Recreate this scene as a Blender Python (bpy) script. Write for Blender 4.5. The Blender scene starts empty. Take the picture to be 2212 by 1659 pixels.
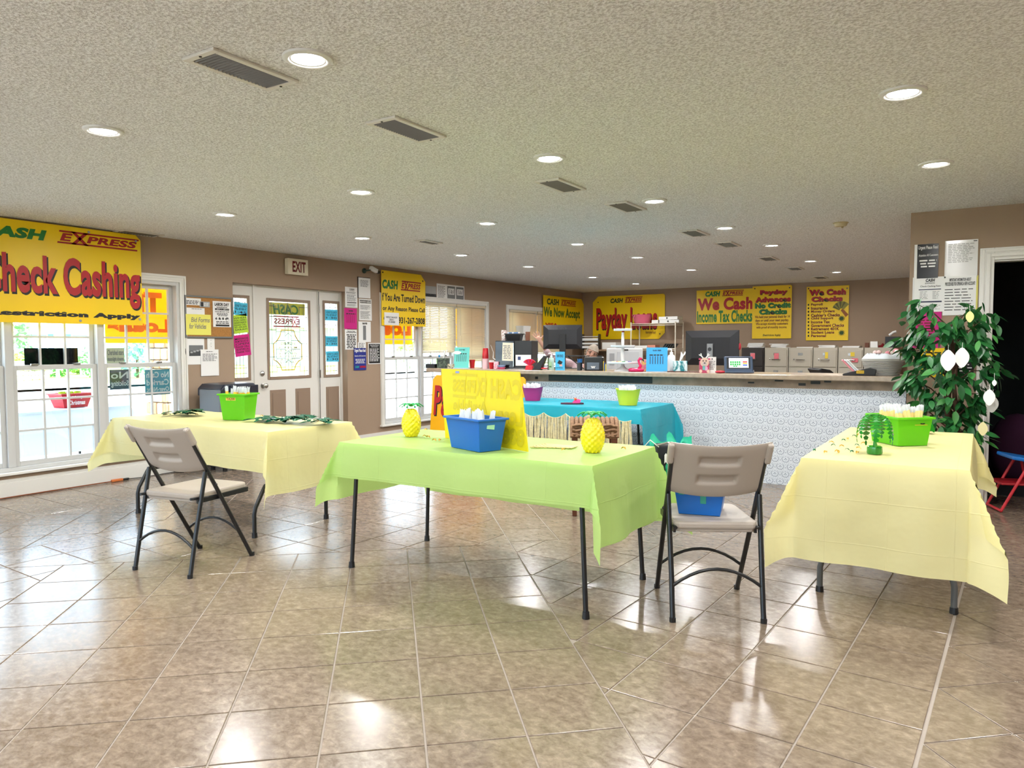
import bpy, bmesh, math, random
from math import sin, cos, pi, radians, sqrt
from mathutils import Vector, Matrix

# ---------------------------------------------------------------- camera, world, sun, exposure
SC = bpy.context.scene
COL = SC.collection
FW, FH, FPX = 2212.0, 1659.0, 1589.354          # photograph frame and focal length in its pixels
YAW, PITCH, ROLL, CAMH = 0.567454, 0.051375, -0.002230, 1.30
_f = Vector((-sin(YAW)*cos(PITCH), cos(YAW)*cos(PITCH), -sin(PITCH)))
_r0 = Vector((cos(YAW), sin(YAW), 0.0)); _u0 = _r0.cross(_f)
_r = _r0*cos(ROLL)+_u0*sin(ROLL); _u = -_r0*sin(ROLL)+_u0*cos(ROLL)
CAMP = Vector((0, 0, CAMH))
cd = bpy.data.cameras.new('camera'); cam = bpy.data.objects.new('camera', cd); COL.objects.link(cam)
cd.sensor_width = 36.0; cd.lens = 36.0*FPX/FW; cd.clip_start = 0.05; cd.clip_end = 300
m3 = Matrix((_r, _u, -_f)).transposed()
cam.matrix_world = Matrix.Translation(CAMP) @ m3.to_4x4()
SC.camera = cam
w = bpy.data.worlds.new('daylight_sky'); SC.world = w; w.use_nodes = True
nt = w.node_tree; bg = nt.nodes['Background']
sky = nt.nodes.new('ShaderNodeTexSky'); sky.sky_type = 'HOSEK_WILKIE'
sky.sun_direction = Vector((0.55, 0.25, 0.8)).normalized(); sky.turbidity = 3.0; sky.ground_albedo = 0.4
mixn = nt.nodes.new('ShaderNodeMixRGB'); mixn.inputs[0].default_value = 0.65
mixn.inputs[2].default_value = (0.80, 0.90, 1.0, 1)
nt.links.new(sky.outputs[0], mixn.inputs[1]); nt.links.new(mixn.outputs[0], bg.inputs[0])
bg.inputs[1].default_value = 7.0
sd = bpy.data.lights.new('sun', 'SUN'); sd.energy = 24.0; sd.angle = radians(2); sd.color = (1, .96, .88)
so = bpy.data.objects.new('sun', sd); COL.objects.link(so); so.location = (20, 10, 40)
so.rotation_euler = Vector((-0.55, -0.25, -0.8)).to_track_quat('-Z', 'Y').to_euler()
vs = SC.view_settings; vs.view_transform = 'Standard'; vs.look = 'None'; vs.exposure = 0.84; vs.gamma = 1.0
vs.use_curve_mapping = False
LED_W = 12.0
SC.cycles.max_bounces = 6; SC.cycles.diffuse_bounces = 4; SC.cycles.glossy_bounces = 3
SC.cycles.use_adaptive_sampling = True; SC.cycles.adaptive_threshold = 0.12
SC.cycles.transmission_bounces = 4; SC.cycles.transparent_max_bounces = 8
SC.cycles.sample_clamp_indirect = 8.0; SC.cycles.caustics_reflective = False; SC.cycles.caustics_refractive = False

# ---------------------------------------------------------------- the place's main planes (metres)
XL, YB, ZC = -7.069, 13.833, 2.415               # window wall, back wall, ceiling
YR = 7.11                                        # wall with the doorway, counter front
XC = -0.53                                       # end of that wall
CT = 1.036                                       # counter top
TT = 0.74                                        # folding table height

def ray(u, v): return _f+((u-FW/2)/FPX)*_r-((v-FH/2)/FPX)*_u
def fl(u, v, z=0.0): d = ray(u, v); return CAMP+d*((z-CAMH)/d.z)
def wx(u, v, x=XL): d = ray(u, v); return CAMP+d*(x/d.x)
def wy(u, v, y=YB): d = ray(u, v); return CAMP+d*(y/d.y)
def W3(u, v, D): return CAMP+ray(u, v)*D
def depth(p): return (Vector(p)-CAMP).dot(_f)
def pix(p):
    d = Vector(p)-CAMP; z = d.dot(_f)
    return (FW/2+FPX*d.dot(_r)/z, FH/2-FPX*d.dot(_u)/z, z)

# ---------------------------------------------------------------- materials
def lin(c):
    if isinstance(c, str): c = tuple(int(c[i:i+2], 16) for i in (0, 2, 4))
    return tuple(((x/255)/12.92 if x/255 <= .04045 else ((x/255+.055)/1.055)**2.4) for x in c)+(1.0,)
MC = {}
def mat(name, col='808080', rough=.5, metal=0, spec=.5, bump=0, bscale=80, var=0, vscale=6, emit=0, trans=0, alpha=1, coat=0):
    if name in MC: return MC[name]
    m = bpy.data.materials.new(name); m.use_nodes = True; MC[name] = m
    N = m.node_tree.nodes; L = m.node_tree.links; p = N['Principled BSDF']
    c = lin(col); p.inputs['Base Color'].default_value = c
    p.inputs['Roughness'].default_value = rough; p.inputs['Metallic'].default_value = metal
    p.inputs['Specular IOR Level'].default_value = spec
    if coat: p.inputs['Coat Weight'].default_value = coat
    if var:
        tc = N.new('ShaderNodeNewGeometry'); n = N.new('ShaderNodeTexNoise'); n.inputs['Scale'].default_value = vscale
        n.inputs['Detail'].default_value = 5; L.new(tc.outputs['Position'], n.inputs['Vector'])
        mx = N.new('ShaderNodeMixRGB'); mx.blend_type = 'MULTIPLY'; mx.inputs[0].default_value = 1
        rp = N.new('ShaderNodeMapRange'); rp.inputs[1].default_value = .3; rp.inputs[2].default_value = .7
        rp.inputs[3].default_value = 1-var; rp.inputs[4].default_value = 1+var
        L.new(n.outputs['Fac'], rp.inputs[0]); mx.inputs[1].default_value = c; L.new(rp.outputs[0], mx.inputs[2])
        L.new(mx.outputs[0], p.inputs['Base Color'])
    if bump:
        tc = N.new('ShaderNodeNewGeometry'); n = N.new('ShaderNodeTexNoise'); n.inputs['Scale'].default_value = bscale
        n.inputs['Detail'].default_value = 3; L.new(tc.outputs['Position'], n.inputs['Vector'])
        b = N.new('ShaderNodeBump'); b.inputs['Strength'].default_value = bump; b.inputs['Distance'].default_value = .01
        L.new(n.outputs['Fac'], b.inputs['Height']); L.new(b.outputs[0], p.inputs['Normal'])
    if emit:
        p.inputs['Emission Color'].default_value = c; p.inputs['Emission Strength'].default_value = emit
    if alpha < 1: p.inputs['Alpha'].default_value = alpha
    if trans:
        t = N.new('ShaderNodeBsdfTranslucent'); t.inputs[0].default_value = c
        mx = N.new('ShaderNodeMixShader'); mx.inputs[0].default_value = trans
        out = N['Material Output']; L.new(p.outputs[0], mx.inputs[1]); L.new(t.outputs[0], mx.inputs[2]); L.new(mx.outputs[0], out.inputs[0])
    return m
def glassmat(name, tint='f4fbff', gloss=.06, rough=0.02):
    if name in MC: return MC[name]
    m = bpy.data.materials.new(name); m.use_nodes = True; MC[name] = m
    N = m.node_tree.nodes; L = m.node_tree.links; N.remove(N['Principled BSDF'])
    t = N.new('ShaderNodeBsdfTransparent'); t.inputs[0].default_value = lin(tint)
    g = N.new('ShaderNodeBsdfGlossy'); g.inputs['Roughness'].default_value = rough
    mx = N.new('ShaderNodeMixShader'); mx.inputs[0].default_value = gloss
    L.new(t.outputs[0], mx.inputs[1]); L.new(g.outputs[0], mx.inputs[2]); L.new(mx.outputs[0], N['Material Output'].inputs[0])
    return m
BLK = mat('print_black', '141414', .5); WHT = mat('white_paper', 'e9e9e8', .6); GRY = mat('print_grey', '77787a', .6)
RED = mat('letter_red', 'b41218', .45); GRN = mat('letter_green', '1c7a30', .45); CRIM = mat('logo_red', 'a81f22', .45)
YEL = mat('banner_yellow', 'ffd90c', .38, trans=.12); MARO = mat('letter_maroon', '6e100c', .5)
WTRIM = mat('white_painted_trim', 'e2e0da', .4); BLKM = mat('black_metal', '15171a', .35, spec=.5); BLKP = mat('black_plastic', '17181b', .4)
CHROME = mat('satin_chrome', 'b8b8b4', .25, metal=1); WPL = mat('white_plastic', 'e8e8e6', .35); WOOD = mat('dark_wood', '5a2f1c', .45)

# ---------------------------------------------------------------- mesh helpers
class G:
    def __init__(s): s.v = []; s.f = []
    def add(s, vs, fs):
        o = len(s.v); s.v += [tuple(a) for a in vs]; s.f += [tuple(i+o for i in f) for f in fs]; return s
    def box(s, x0, y0, z0, x1, y1, z1):
        return s.add([(x0,y0,z0),(x1,y0,z0),(x1,y1,z0),(x0,y1,z0),(x0,y0,z1),(x1,y0,z1),(x1,y1,z1),(x0,y1,z1)],
                     [(0,3,2,1),(4,5,6,7),(0,1,5,4),(1,2,6,5),(2,3,7,6),(3,0,4,7)])
    def cbox(s, c, d, R=None):
        o = len(s.v); h = [x/2 for x in d]; s.box(-h[0],-h[1],-h[2],h[0],h[1],h[2]); c = Vector(c)
        for i in range(o, len(s.v)):
            p = Vector(s.v[i]); p = (R @ p if R else p)+c; s.v[i] = tuple(p)
        return s
    def frustum(s, z0, z1, w0, d0, w1, d1, c=(0,0)):
        a, b = c; vs = []
        for z, W_, D_ in ((z0, w0, d0), (z1, w1, d1)):
            vs += [(a-W_/2,b-D_/2,z),(a+W_/2,b-D_/2,z),(a+W_/2,b+D_/2,z),(a-W_/2,b+D_/2,z)]
        return s.add(vs, [(0,3,2,1),(4,5,6,7),(0,1,5,4),(1,2,6,5),(2,3,7,6),(3,0,4,7)])
    def prism(s, poly, y0, y1):      # polygon in XZ pushed along Y
        n = len(poly); vs = [(a,y0,b) for a,b in poly]+[(a,y1,b) for a,b in poly]
        return s.add(vs, [tuple(range(n)), tuple(range(2*n-1, n-1, -1))]+[(i,(i+1)%n,n+(i+1)%n,n+i)[::-1] for i in range(n)])
    def prismz(s, poly, z0, z1):
        n = len(poly); vs = [(a,b,z0) for a,b in poly]+[(a,b,z1) for a,b in poly]
        return s.add(vs, [tuple(range(n-1,-1,-1)), tuple(range(n, 2*n))]+[(i,(i+1)%n,n+(i+1)%n,n+i) for i in range(n)])
    def tube(s, pts, r, n=8, closed=False):
        pts = [Vector(p) for p in pts]; m = len(pts); rs = r if isinstance(r, (list, tuple)) else [r]*m
        o = len(s.v); up = None; rings = []
        for i, p in enumerate(pts):
            a = pts[i-1] if (i or closed) else p; b = pts[(i+1) % m] if (i < m-1 or closed) else p
            t = (b-a).normalized()
            if up is None:
                up = Vector((0,0,1)) if abs(t.z) < .9 else Vector((1,0,0))
            x = up.cross(t)
            if x.length < 1e-4: x = Vector((0,1,0)).cross(t)
            x.normalize(); y = t.cross(x); up = y
            rings.append([p+x*(rs[i]*cos(2*pi*k/n))+y*(rs[i]*sin(2*pi*k/n)) for k in range(n)])
        vs = [q for R in rings for q in R]; fs = []
        for i in range(m if closed else m-1):
            j = (i+1) % m
            for k in range(n): fs.append((i*n+k, i*n+(k+1)%n, j*n+(k+1)%n, j*n+k))
        if not closed: fs += [tuple(range(n-1,-1,-1)), tuple((m-1)*n+k for k in range(n))]
        return s.add(vs, fs)
    def lathe(s, prof, n=24, c=(0,0,0), sx=1, sy=1):
        vs = []; fs = []; m = len(prof)
        for r, z in prof:
            for k in range(n):
                a = 2*pi*k/n; vs.append((c[0]+r*cos(a)*sx, c[1]+r*sin(a)*sy, c[2]+z))
        for i in range(m-1):
            for k in range(n): fs.append((i*n+k, i*n+(k+1)%n, (i+1)*n+(k+1)%n, (i+1)*n+k))
        if prof[0][0] > 1e-5: fs.append(tuple(range(n-1,-1,-1)))
        if prof[-1][0] > 1e-5: fs.append(tuple((m-1)*n+k for k in range(n)))
        return s.add(vs, fs)
    def ball(s, c, rx, ry=None, rz=None, n=12, m=8, R=None):
        ry = ry or rx; rz = rz or rx; o = len(s.v)
        s.lathe([(max(1e-4, sin(pi*i/m)), -cos(pi*i/m)) for i in range(m+1)], n)
        for i in range(o, len(s.v)):
            p = Vector(s.v[i]); p = Vector((p.x*rx, p.y*ry, p.z*rz)); p = (R @ p if R else p)+Vector(c); s.v[i] = tuple(p)
        return s
    def grid(s, nx, ny, fn):
        vs = [fn(i/nx, j/ny) for j in range(ny+1) for i in range(nx+1)]
        return s.add(vs, [(j*(nx+1)+i, j*(nx+1)+i+1, (j+1)*(nx+1)+i+1, (j+1)*(nx+1)+i) for j in range(ny) for i in range(nx)])
    def quad(s, *p): return s.add(p, [tuple(range(len(p)))])
    def mesh(s, name, m, smooth=None):
        me = bpy.data.meshes.new(name); me.from_pydata(s.v, [], s.f); me.update()
        if m: me.materials.append(m)
        if smooth:
            me.polygons.foreach_set('use_smooth', [True]*len(me.polygons))
            if smooth is not True: me.set_sharp_from_angle(angle=radians(smooth))
        return me
    def out(s, name, m, parent=None, smooth=None, bevel=0, solid=0, sub=0, kind=None):
        o = bpy.data.objects.new(name, s.mesh(name, m, smooth)); COL.objects.link(o)
        if parent: o.parent = parent
        if sub: k = o.modifiers.new('sub', 'SUBSURF'); k.levels = sub; k.render_levels = sub
        if solid: k = o.modifiers.new('solid', 'SOLIDIFY'); k.thickness = solid; k.offset = 0
        if bevel:
            k = o.modifiers.new('bevel', 'BEVEL'); k.width = bevel; k.segments = 2; k.limit_method = 'ANGLE'; k.angle_limit = radians(40)
        if kind: o['kind'] = kind
        return o
def tag(o, label, cat, group=None):
    o['label'] = label; o['category'] = cat
    if group: o['group'] = group
    return o
def T(name, label, cat, loc=(0,0,0), rz=0, group=None):
    o = bpy.data.objects.new(name, None); COL.objects.link(o); o.location = loc; o.rotation_euler = (0,0,rz)
    o.empty_display_size = .1
    return tag(o, label, cat, group)
def at(o, loc, rz=0, rx=0, ry=0): o.location = loc; o.rotation_euler = (rx, ry, rz); return o
def struct(o): o['kind'] = 'structure'; return o
def dup(root, loc, rz=None, label=None, group=None):
    def cp(o, par):
        c = o.copy(); COL.objects.link(c); c.parent = par
        for ch in [x for x in bpy.data.objects if x.parent == o]: cp(ch, c)
        return c
    r = cp(root, None); r.location = loc
    if rz is not None: r.rotation_euler = (0,0,rz)
    if label: r['label'] = label
    if group: r['group'] = group
    return r
def text(s, m, par, x0, z0, x1, z1, y=-.004, bold=.0, shear=0, mirror=False, name='lettering', res=3):
    c = bpy.data.curves.new('t', 'FONT'); c.body = s; c.resolution_u = res; c.offset = bold+.012; c.shear = shear; c.align_x = 'CENTER'
    if '\n' in s: c.space_line = .95
    c.space_character = 1+max(0, bold)*1.6
    o = bpy.data.objects.new('t', c); COL.objects.link(o)
    dg = bpy.context.evaluated_depsgraph_get(); me = bpy.data.meshes.new_from_object(o.evaluated_get(dg))
    bpy.data.objects.remove(o); bpy.data.curves.remove(c)
    co = [v.co.copy() for v in me.vertices]
    if not co: return None
    ax, bx = min(p.x for p in co), max(p.x for p in co); ay, by = min(p.y for p in co), max(p.y for p in co)
    for v in me.vertices:
        tx = (v.co.x-ax)/(bx-ax); tz = (v.co.y-ay)/max(1e-6, by-ay)
        if mirror: tx = 1-tx
        v.co = (x0+(x1-x0)*tx, y, z0+(z1-z0)*tz)
    me.name = name; me.materials.clear(); me.materials.append(m); me.update()
    o = bpy.data.objects.new(name, me); COL.objects.link(o)
    if par: o.parent = par
    return o
def bars(par, x0, z0, x1, z1, n, m=GRY, y=-.003, fill=.5, seed=0, center=False, name='print_lines'):
    R = random.Random(seed); g = G(); st = (z1-z0)/n
    for i in range(n):
        zz = z1-(i+.5)*st; L = (x1-x0)*R.uniform(.7, 1); a = x0+((x1-x0)-L)/2 if center else x0
        xx = a
        while xx < a+L-.001:
            wl = min(R.uniform(.25, .7)*st*4, a+L-xx); g.quad((xx,y,zz-st*fill/2),(xx+wl,y,zz-st*fill/2),(xx+wl,y,zz+st*fill/2),(xx,y,zz+st*fill/2)); xx += wl+st*.45
    return g.out(name, m, par)
class Sign:
    """flat thing on a wall, laid out from the photo's pixels on that wall's plane; local x right, z up, -y towards the room"""
    def __init__(s, name, label, cat, pl, tl, br, m=WHT, off=.0, th=.004, chamfer=None, group=None, tilt=0, part='sheet', bot=None):
        s.pl, s.off = pl, off; a = s.w(*tl); b = s.w(*br)
        s.x0, s.z1 = a; s.x1, s.z0 = b; s.W = s.x1-s.x0; s.H = s.z1-s.z0
        loc, rz = s.world(s.x0, s.z0); s.t = T(name, label, cat, loc, rz, group)
        if tilt: s.t.rotation_euler = (0, tilt, rz)
        W_, H_, c = s.W, s.H, chamfer
        poly = [(0,0),(W_,0),(W_,H_),(0,H_)]
        if c: poly = c(W_, H_)
        s.sheet = G().prism(poly, -th-.001, -.001).out(part, m, s.t); s.y = -th-.0015
    def w(s, u, v):
        p = wx(u, v, XL+s.off) if s.pl == 'L' else wy(u, v, (YB if s.pl == 'B' else YR)-s.off)
        return (p.y, p.z) if s.pl == 'L' else (p.x, p.z)
    def world(s, a, z):
        if s.pl == 'L': return (XL+s.off, a, z), pi/2
        return (a, (YB if s.pl == 'B' else YR)-s.off, z), 0
    def l(s, u, v): a, z = s.w(u, v); return a-s.x0, z-s.z0
    def text(s, t, tl, br, m, dy=0, **k):
        a = s.l(*tl); b = s.l(*br); return text(t, m, s.t, a[0], b[1], b[0], a[1], y=s.y-.0015-dy, **k)
    def ftext(s, t, x0, z0, x1, z1, m, dy=0, **k): return text(t, m, s.t, x0*s.W, z0*s.H, x1*s.W, z1*s.H, y=s.y-.0015-dy, **k)
    def bars(s, x0, z0, x1, z1, n, m=GRY, **k): return bars(s.t, x0*s.W, z0*s.H, x1*s.W, z1*s.H, n, m, y=s.y-.001, **k)
    def rect(s, x0, z0, x1, z1, m, name='print_block', dy=0): return G().box(x0*s.W, s.y-.001-dy, z0*s.H, x1*s.W, s.y-dy, z1*s.H).out(name, m, s.t)
    def dots(s, pts, m=None, r=.012, name='grommet'):
        for x, z in pts: G().lathe([(r*.45,0),(r,0),(r,.003),(r*.45,.003)], 12).out(name, m or CHROME, s.t).matrix_local = Matrix.Translation((x, s.y, z)) @ Matrix.Rotation(pi/2, 4, 'X')
    def logo(s, tl, br, dark=False):
        """the framed red word with ruled lines above and below"""
        a = s.l(*tl); b = s.l(*br); x0, x1 = a[0], b[0]; z0, z1 = b[1], a[1]; h = z1-z0; sh = h*.18
        g = G(); yy = s.y-.0015
        for za, zb in ((z0, z0+h*.13), (z1-h*.13, z1)):
            g.quad((x0-sh*0+sh*(za-z0)/h, yy, za), (x1-sh+sh*(za-z0)/h, yy, za), (x1-sh+sh*(zb-z0)/h, yy, zb), (x0+sh*(zb-z0)/h, yy, zb))
        xm = x0+(x1-x0)*.26; wv = (x1-x0)*.05
        for q, w_ in ((1, 1), (-1, 1)):
            g.quad((xm-q*(x1-x0)*.08-wv/2, yy, z0), (xm-q*(x1-x0)*.08+wv/2, yy, z0), (xm+q*(x1-x0)*.08+wv/2, yy, z1), (xm+q*(x1-x0)*.08-wv/2, yy, z1))
        g.out('logo_frame', CRIM, s.t)
        text('E', CRIM, s.t, x0+(x1-x0)*.03, z0+h*.2, x0+(x1-x0)*.18, z1-h*.2, y=yy, bold=.03, shear=.2)
        text('PRESS', CRIM, s.t, x0+(x1-x0)*.34, z0+h*.22, x1-(x1-x0)*.03, z1-h*.22, y=yy, bold=.03, shear=.2)
# ================================================================ THE SETTING
def floor_mat():
    m = bpy.data.materials.new('floor_tile'); m.use_nodes = True; N = m.node_tree.nodes; L = m.node_tree.links; p = N['Principled BSDF']
    ge = N.new('ShaderNodeNewGeometry'); oi = N.new('ShaderNodeObjectInfo')
    ad = N.new('ShaderNodeVectorMath'); ad.operation = 'MULTIPLY_ADD'; ad.inputs[1].default_value = (1, 1, 1)
    sc = N.new('ShaderNodeMath'); sc.operation = 'MULTIPLY'; sc.inputs[1].default_value = 37; L.new(oi.outputs['Random'], sc.inputs[0])
    L.new(ge.outputs['Position'], ad.inputs[0]); L.new(sc.outputs[0], ad.inputs[2])
    mp = N.new('ShaderNodeMapping'); mp.inputs['Rotation'].default_value = (0,0,radians(32)); mp.inputs['Scale'].default_value = (1, 1.3, 1); L.new(ad.outputs[0], mp.inputs[0])
    n1 = N.new('ShaderNodeTexNoise'); n1.inputs['Scale'].default_value = 24; n1.inputs['Detail'].default_value = 9; n1.inputs['Roughness'].default_value = .72; n1.inputs['Distortion'].default_value = .35
    L.new(mp.outputs[0], n1.inputs['Vector'])
    n2 = N.new('ShaderNodeTexNoise'); n2.inputs['Scale'].default_value = 2.2; n2.inputs['Detail'].default_value = 3; L.new(ad.outputs[0], n2.inputs['Vector'])
    r1 = N.new('ShaderNodeValToRGB'); e = r1.color_ramp.elements
    e[0].position = .28; e[0].color = lin('67594b'); e[1].position = .80; e[1].color = lin('aa9a89')
    k = e.new(.46); k.color = lin('7e6f60'); k = e.new(.56); k.color = lin('8b7b6b')
    L.new(n1.outputs['Fac'], r1.inputs[0])
    mx = N.new('ShaderNodeMixRGB'); mx.blend_type = 'MULTIPLY'; mx.inputs[0].default_value = .6
    r2 = N.new('ShaderNodeMapRange'); r2.inputs[1].default_value = .3; r2.inputs[2].default_value = .7; r2.inputs[3].default_value = .82; r2.inputs[4].default_value = 1.1
    L.new(n2.outputs['Fac'], r2.inputs[0]); L.new(r1.outputs[0], mx.inputs[1]); L.new(r2.outputs[0], mx.inputs[2]); L.new(mx.outputs[0], p.inputs['Base Color'])
    rr = N.new('ShaderNodeMapRange'); rr.inputs[1].default_value = .3; rr.inputs[2].default_value = .7; rr.inputs[3].default_value = .14; rr.inputs[4].default_value = .27
    L.new(n1.outputs['Fac'], rr.inputs[0]); L.new(rr.outputs[0], p.inputs['Roughness'])
    p.inputs['Specular IOR Level'].default_value = .8
    b = N.new('ShaderNodeBump'); b.inputs['Strength'].default_value = .06; b.inputs['Distance'].default_value = .004; L.new(n1.outputs['Fac'], b.inputs['Height']); L.new(b.outputs[0], p.inputs['Normal'])
    return m
FTILE = floor_mat(); GROUT = mat('grout', 'a49a90', .8, bump=.2, bscale=300)
floor = struct(G().box(XL-.15, -3.3, -.12, 3.3, YB+.1, -.004).out('floor', GROUT))
TS = 0.33822; AN = 0.734332; O2 = (-4.3369, 2.4414); ca, sa = cos(AN), sin(AN)
def latP(i, j): return (O2[0]+TS*(i*ca+j*sa), O2[1]+TS*(i*sa-j*ca))
sb = radians(-2.4); us = (cos(sb), sin(sb)); vsx = (-sin(sb), cos(sb))
def hp_lat_i(i, sgn):   # half plane  sgn*(i - i0) >= 0
    p = latP(i, 0); return (ca*sgn, sa*sgn, -(ca*p[0]+sa*p[1])*sgn)
def hp_lat_j(j, sgn):
    p = latP(0, j); return (sa*sgn, -ca*sgn, -(sa*p[0]-ca*p[1])*sgn)
def hp_x(p, sgn): return (us[0]*sgn, us[1]*sgn, -(us[0]*p[0]+us[1]*p[1])*sgn)
def clip(poly, H):
    for a, b, c in H:
        out = []
        for k in range(len(poly)):
            P, Q = poly[k-1], poly[k]; dp = a*P[0]+b*P[1]+c; dq = a*Q[0]+b*Q[1]+c
            if (dp < 0) != (dq < 0):
                t = dp/(dp-dq); out.append((P[0]+(Q[0]-P[0])*t, P[1]+(Q[1]-P[1])*t))
            if dq >= 0: out.append(Q)
        poly = out
        if len(poly) < 3: return []
    return poly
def area(p): return abs(sum(p[k-1][0]*p[k][1]-p[k][0]*p[k-1][1] for k in range(len(p))))/2
ROOM = [(1,0,-XL),(0,1,3.25),(-1,0,3.25),(0,-1,YB)]
gw = .0036
E_R, E_L, D_X = (-5.17, 2.72), (-6.10, 2.78), (-.07, 4.12)
DIAG = (ca, sa, sa, -ca); STR = (us[0], us[1], vsx[0], vsx[1])
REG = [([hp_x(E_L, -1)], STR, (-6.97, 3.12)),
       ([hp_x(E_L, 1), hp_x(E_R, -1)], DIAG, latP(-.25, -.28)),
       ([hp_x(E_R, 1), hp_lat_j(0, -1), hp_lat_i(7, -1)], STR, (-4.50, 2.67)),
       ([hp_x(E_R, 1), hp_lat_j(0, 1), hp_lat_i(-1, -1)], STR, (-4.50, 2.67)),
       ([hp_x(E_R, 1), hp_lat_j(0, 1), hp_lat_i(-1, 1), hp_lat_i(7, -1), hp_x(D_X, -1)], DIAG, O2),
       ([hp_lat_i(7, 1), hp_lat_j(-.15, 1), hp_x(D_X, -1)], STR, (-1.14, 2.83)),
       ([hp_lat_i(7, 1), hp_lat_j(-.15, -1), hp_x(D_X, -1)], DIAG, latP(0, -.15)),
       ([hp_x(D_X, 1)], DIAG, latP(.74, .78))]
tiles = []
for H, (ux, uy, vx, vy), o in REG:
    pit = TS if (ux, uy) == (ca, sa) else .3362
    sg = ux*vy-uy*vx
    Hi = [(a, b, c-gw) for a, b, c in H]+ROOM
    for i in range(-45, 46):
        for j in range(-45, 46):
            c0 = (o[0]+pit*((i+.5)*ux+(j+.5)*vx), o[1]+pit*((i+.5)*uy+(j+.5)*vy))
            if not (XL-.4 < c0[0] < 3.6 and -3.6 < c0[1] < YB+.4): continue
            q = pit/2-gw
            sq = [(c0[0]+q*(s*ux+t*vx), c0[1]+q*(s*uy+t*vy)) for s, t in ((-1,-1),(1,-1),(1,1),(-1,1))]
            if sg < 0: sq.reverse()
            pl = clip(sq, Hi)
            if len(pl) >= 3 and area(pl) > 4e-4: tiles.append((pl, len(pl) == 4 and area(pl) > (2*q)**2*.999, c0, math.atan2(uy, ux), sg < 0))
def tilepoly(g, pl, cx=0, cy=0):
    n = len(pl); ch = .0015
    cxx = sum(p[0] for p in pl)/n; cyy = sum(p[1] for p in pl)/n
    top = []
    for p in pl:
        d = Vector((cxx-p[0], cyy-p[1])); L_ = d.length or 1; top.append((p[0]+d.x/L_*ch*1.4-cx, p[1]+d.y/L_*ch*1.4-cy, 0))
    vs = [(p[0]-cx, p[1]-cy, -.006) for p in pl]+[(p[0]-cx, p[1]-cy, -.0012) for p in pl]+top
    fs = [tuple(range(2*n, 3*n))]+[(i,(i+1)%n,n+(i+1)%n,n+i) for i in range(n)]+[(n+i,n+(i+1)%n,2*n+(i+1)%n,2*n+i) for i in range(n)]
    g.add(vs, fs)
def vis(pl):
    c = (sum(p[0] for p in pl)/len(pl), sum(p[1] for p in pl)/len(pl), 0)
    u, v, z = pix(c)
    if z < .5 or not (-60 < u < FW+60 and 900 < v < FH+70): return 0
    if c[1] > 7.0: return 0
    return area(pl)*1.0/(z**3)
order = sorted(range(len(tiles)), key=lambda k: -vis(tiles[k][0]))
full = {}
rest = G()
for rank, k in enumerate(order):
    pl, isf, c0, ang, neg = tiles[k]
    if rank < 300 and vis(pl) > 0:
        if isf:
            key = (round(ang, 3), neg, round(area(pl), 4))
            if key not in full:
                g = G(); tilepoly(g, pl, *c0); full[key] = g.mesh('tile', FTILE)
            o = bpy.data.objects.new('tile', full[key])
        else:
            g = G(); tilepoly(g, pl, *c0); o = bpy.data.objects.new('tile', g.mesh('tile', FTILE))
        COL.objects.link(o); o.location = (c0[0], c0[1], 0); o.parent = floor
    else: tilepoly(rest, pl)
rest.out('far_tiles', FTILE, floor, kind='stuff')

# ---- ceiling
def popcorn():
    m = bpy.data.materials.new('popcorn_ceiling'); m.use_nodes = True; N = m.node_tree.nodes; L = m.node_tree.links; p = N['Principled BSDF']
    ge = N.new('ShaderNodeNewGeometry'); n = N.new('ShaderNodeTexNoise'); n.inputs['Scale'].default_value = 85; n.inputs['Detail'].default_value = 2.5; n.inputs['Roughness'].default_value = .65
    L.new(ge.outputs['Position'], n.inputs['Vector'])
    r = N.new('ShaderNodeValToRGB'); r.color_ramp.elements[0].position = .36; r.color_ramp.elements[0].color = lin('cfcecd'); r.color_ramp.elements[1].position = .60; r.color_ramp.elements[1].color = lin('f7f8f9')
    L.new(n.outputs['Fac'], r.inputs[0]); L.new(r.outputs[0], p.inputs['Base Color']); p.inputs['Roughness'].default_value = .95; p.inputs['Specular IOR Level'].default_value = .1
    b = N.new('ShaderNodeBump'); b.inputs['Strength'].default_value = 1.0; b.inputs['Distance'].default_value = .012; L.new(n.outputs['Fac'], b.inputs['Height']); L.new(b.outputs[0], p.inputs['Normal'])
    return m
struct(G().box(XL-.15, -3.3, ZC, 3.3, YB+.1, ZC+.15).out('ceiling', popcorn()))
WALL = mat('brown_wall_paint', 'a08a75', .75, bump=.12, bscale=160, var=.03, vscale=1.5)

# ---- walls
OPEN_L = [(-1.6, .8, .22, 1.97), (2.2, 4.64, .22, 1.97), (5.29, 7.04, 0, 2.02), (7.74, 10.27, .2, 1.98), (10.97, 12.95, .5, 1.96)]
g = G(); y = -3.3
for a, b, z0, z1 in OPEN_L:
    g.box(XL-.15, y, 0, XL, a, ZC)
    if z0 > 0: g.box(XL-.15, a, 0, XL, b, z0)
    g.box(XL-.15, a, z1, XL, b, ZC); y = b
g.box(XL-.15, y, 0, XL, YB+.1, ZC)
struct(g.out('wall_left', WALL))
struct(G().box(XL, YB, 0, 3.3, YB+.1, ZC).out('wall_back', WALL))
struct(G().box(-.53, YR+.12, 0, -.41, YB, ZC).out('wall_inner', WALL))
struct(G().box(3.2, -3.3, 0, 3.3, YB, ZC).out('wall_right', WALL))
g = G().box(XL, -3.35, 0, 3.2, -3.2, .22).box(XL, -3.35, 1.97, 3.2, -3.2, ZC)
for a, b in ((XL, -5.9), (-3.3, -2.3), (.3, 3.2)): g.box(a, -3.35, .22, b, -3.2, 1.97)
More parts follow.
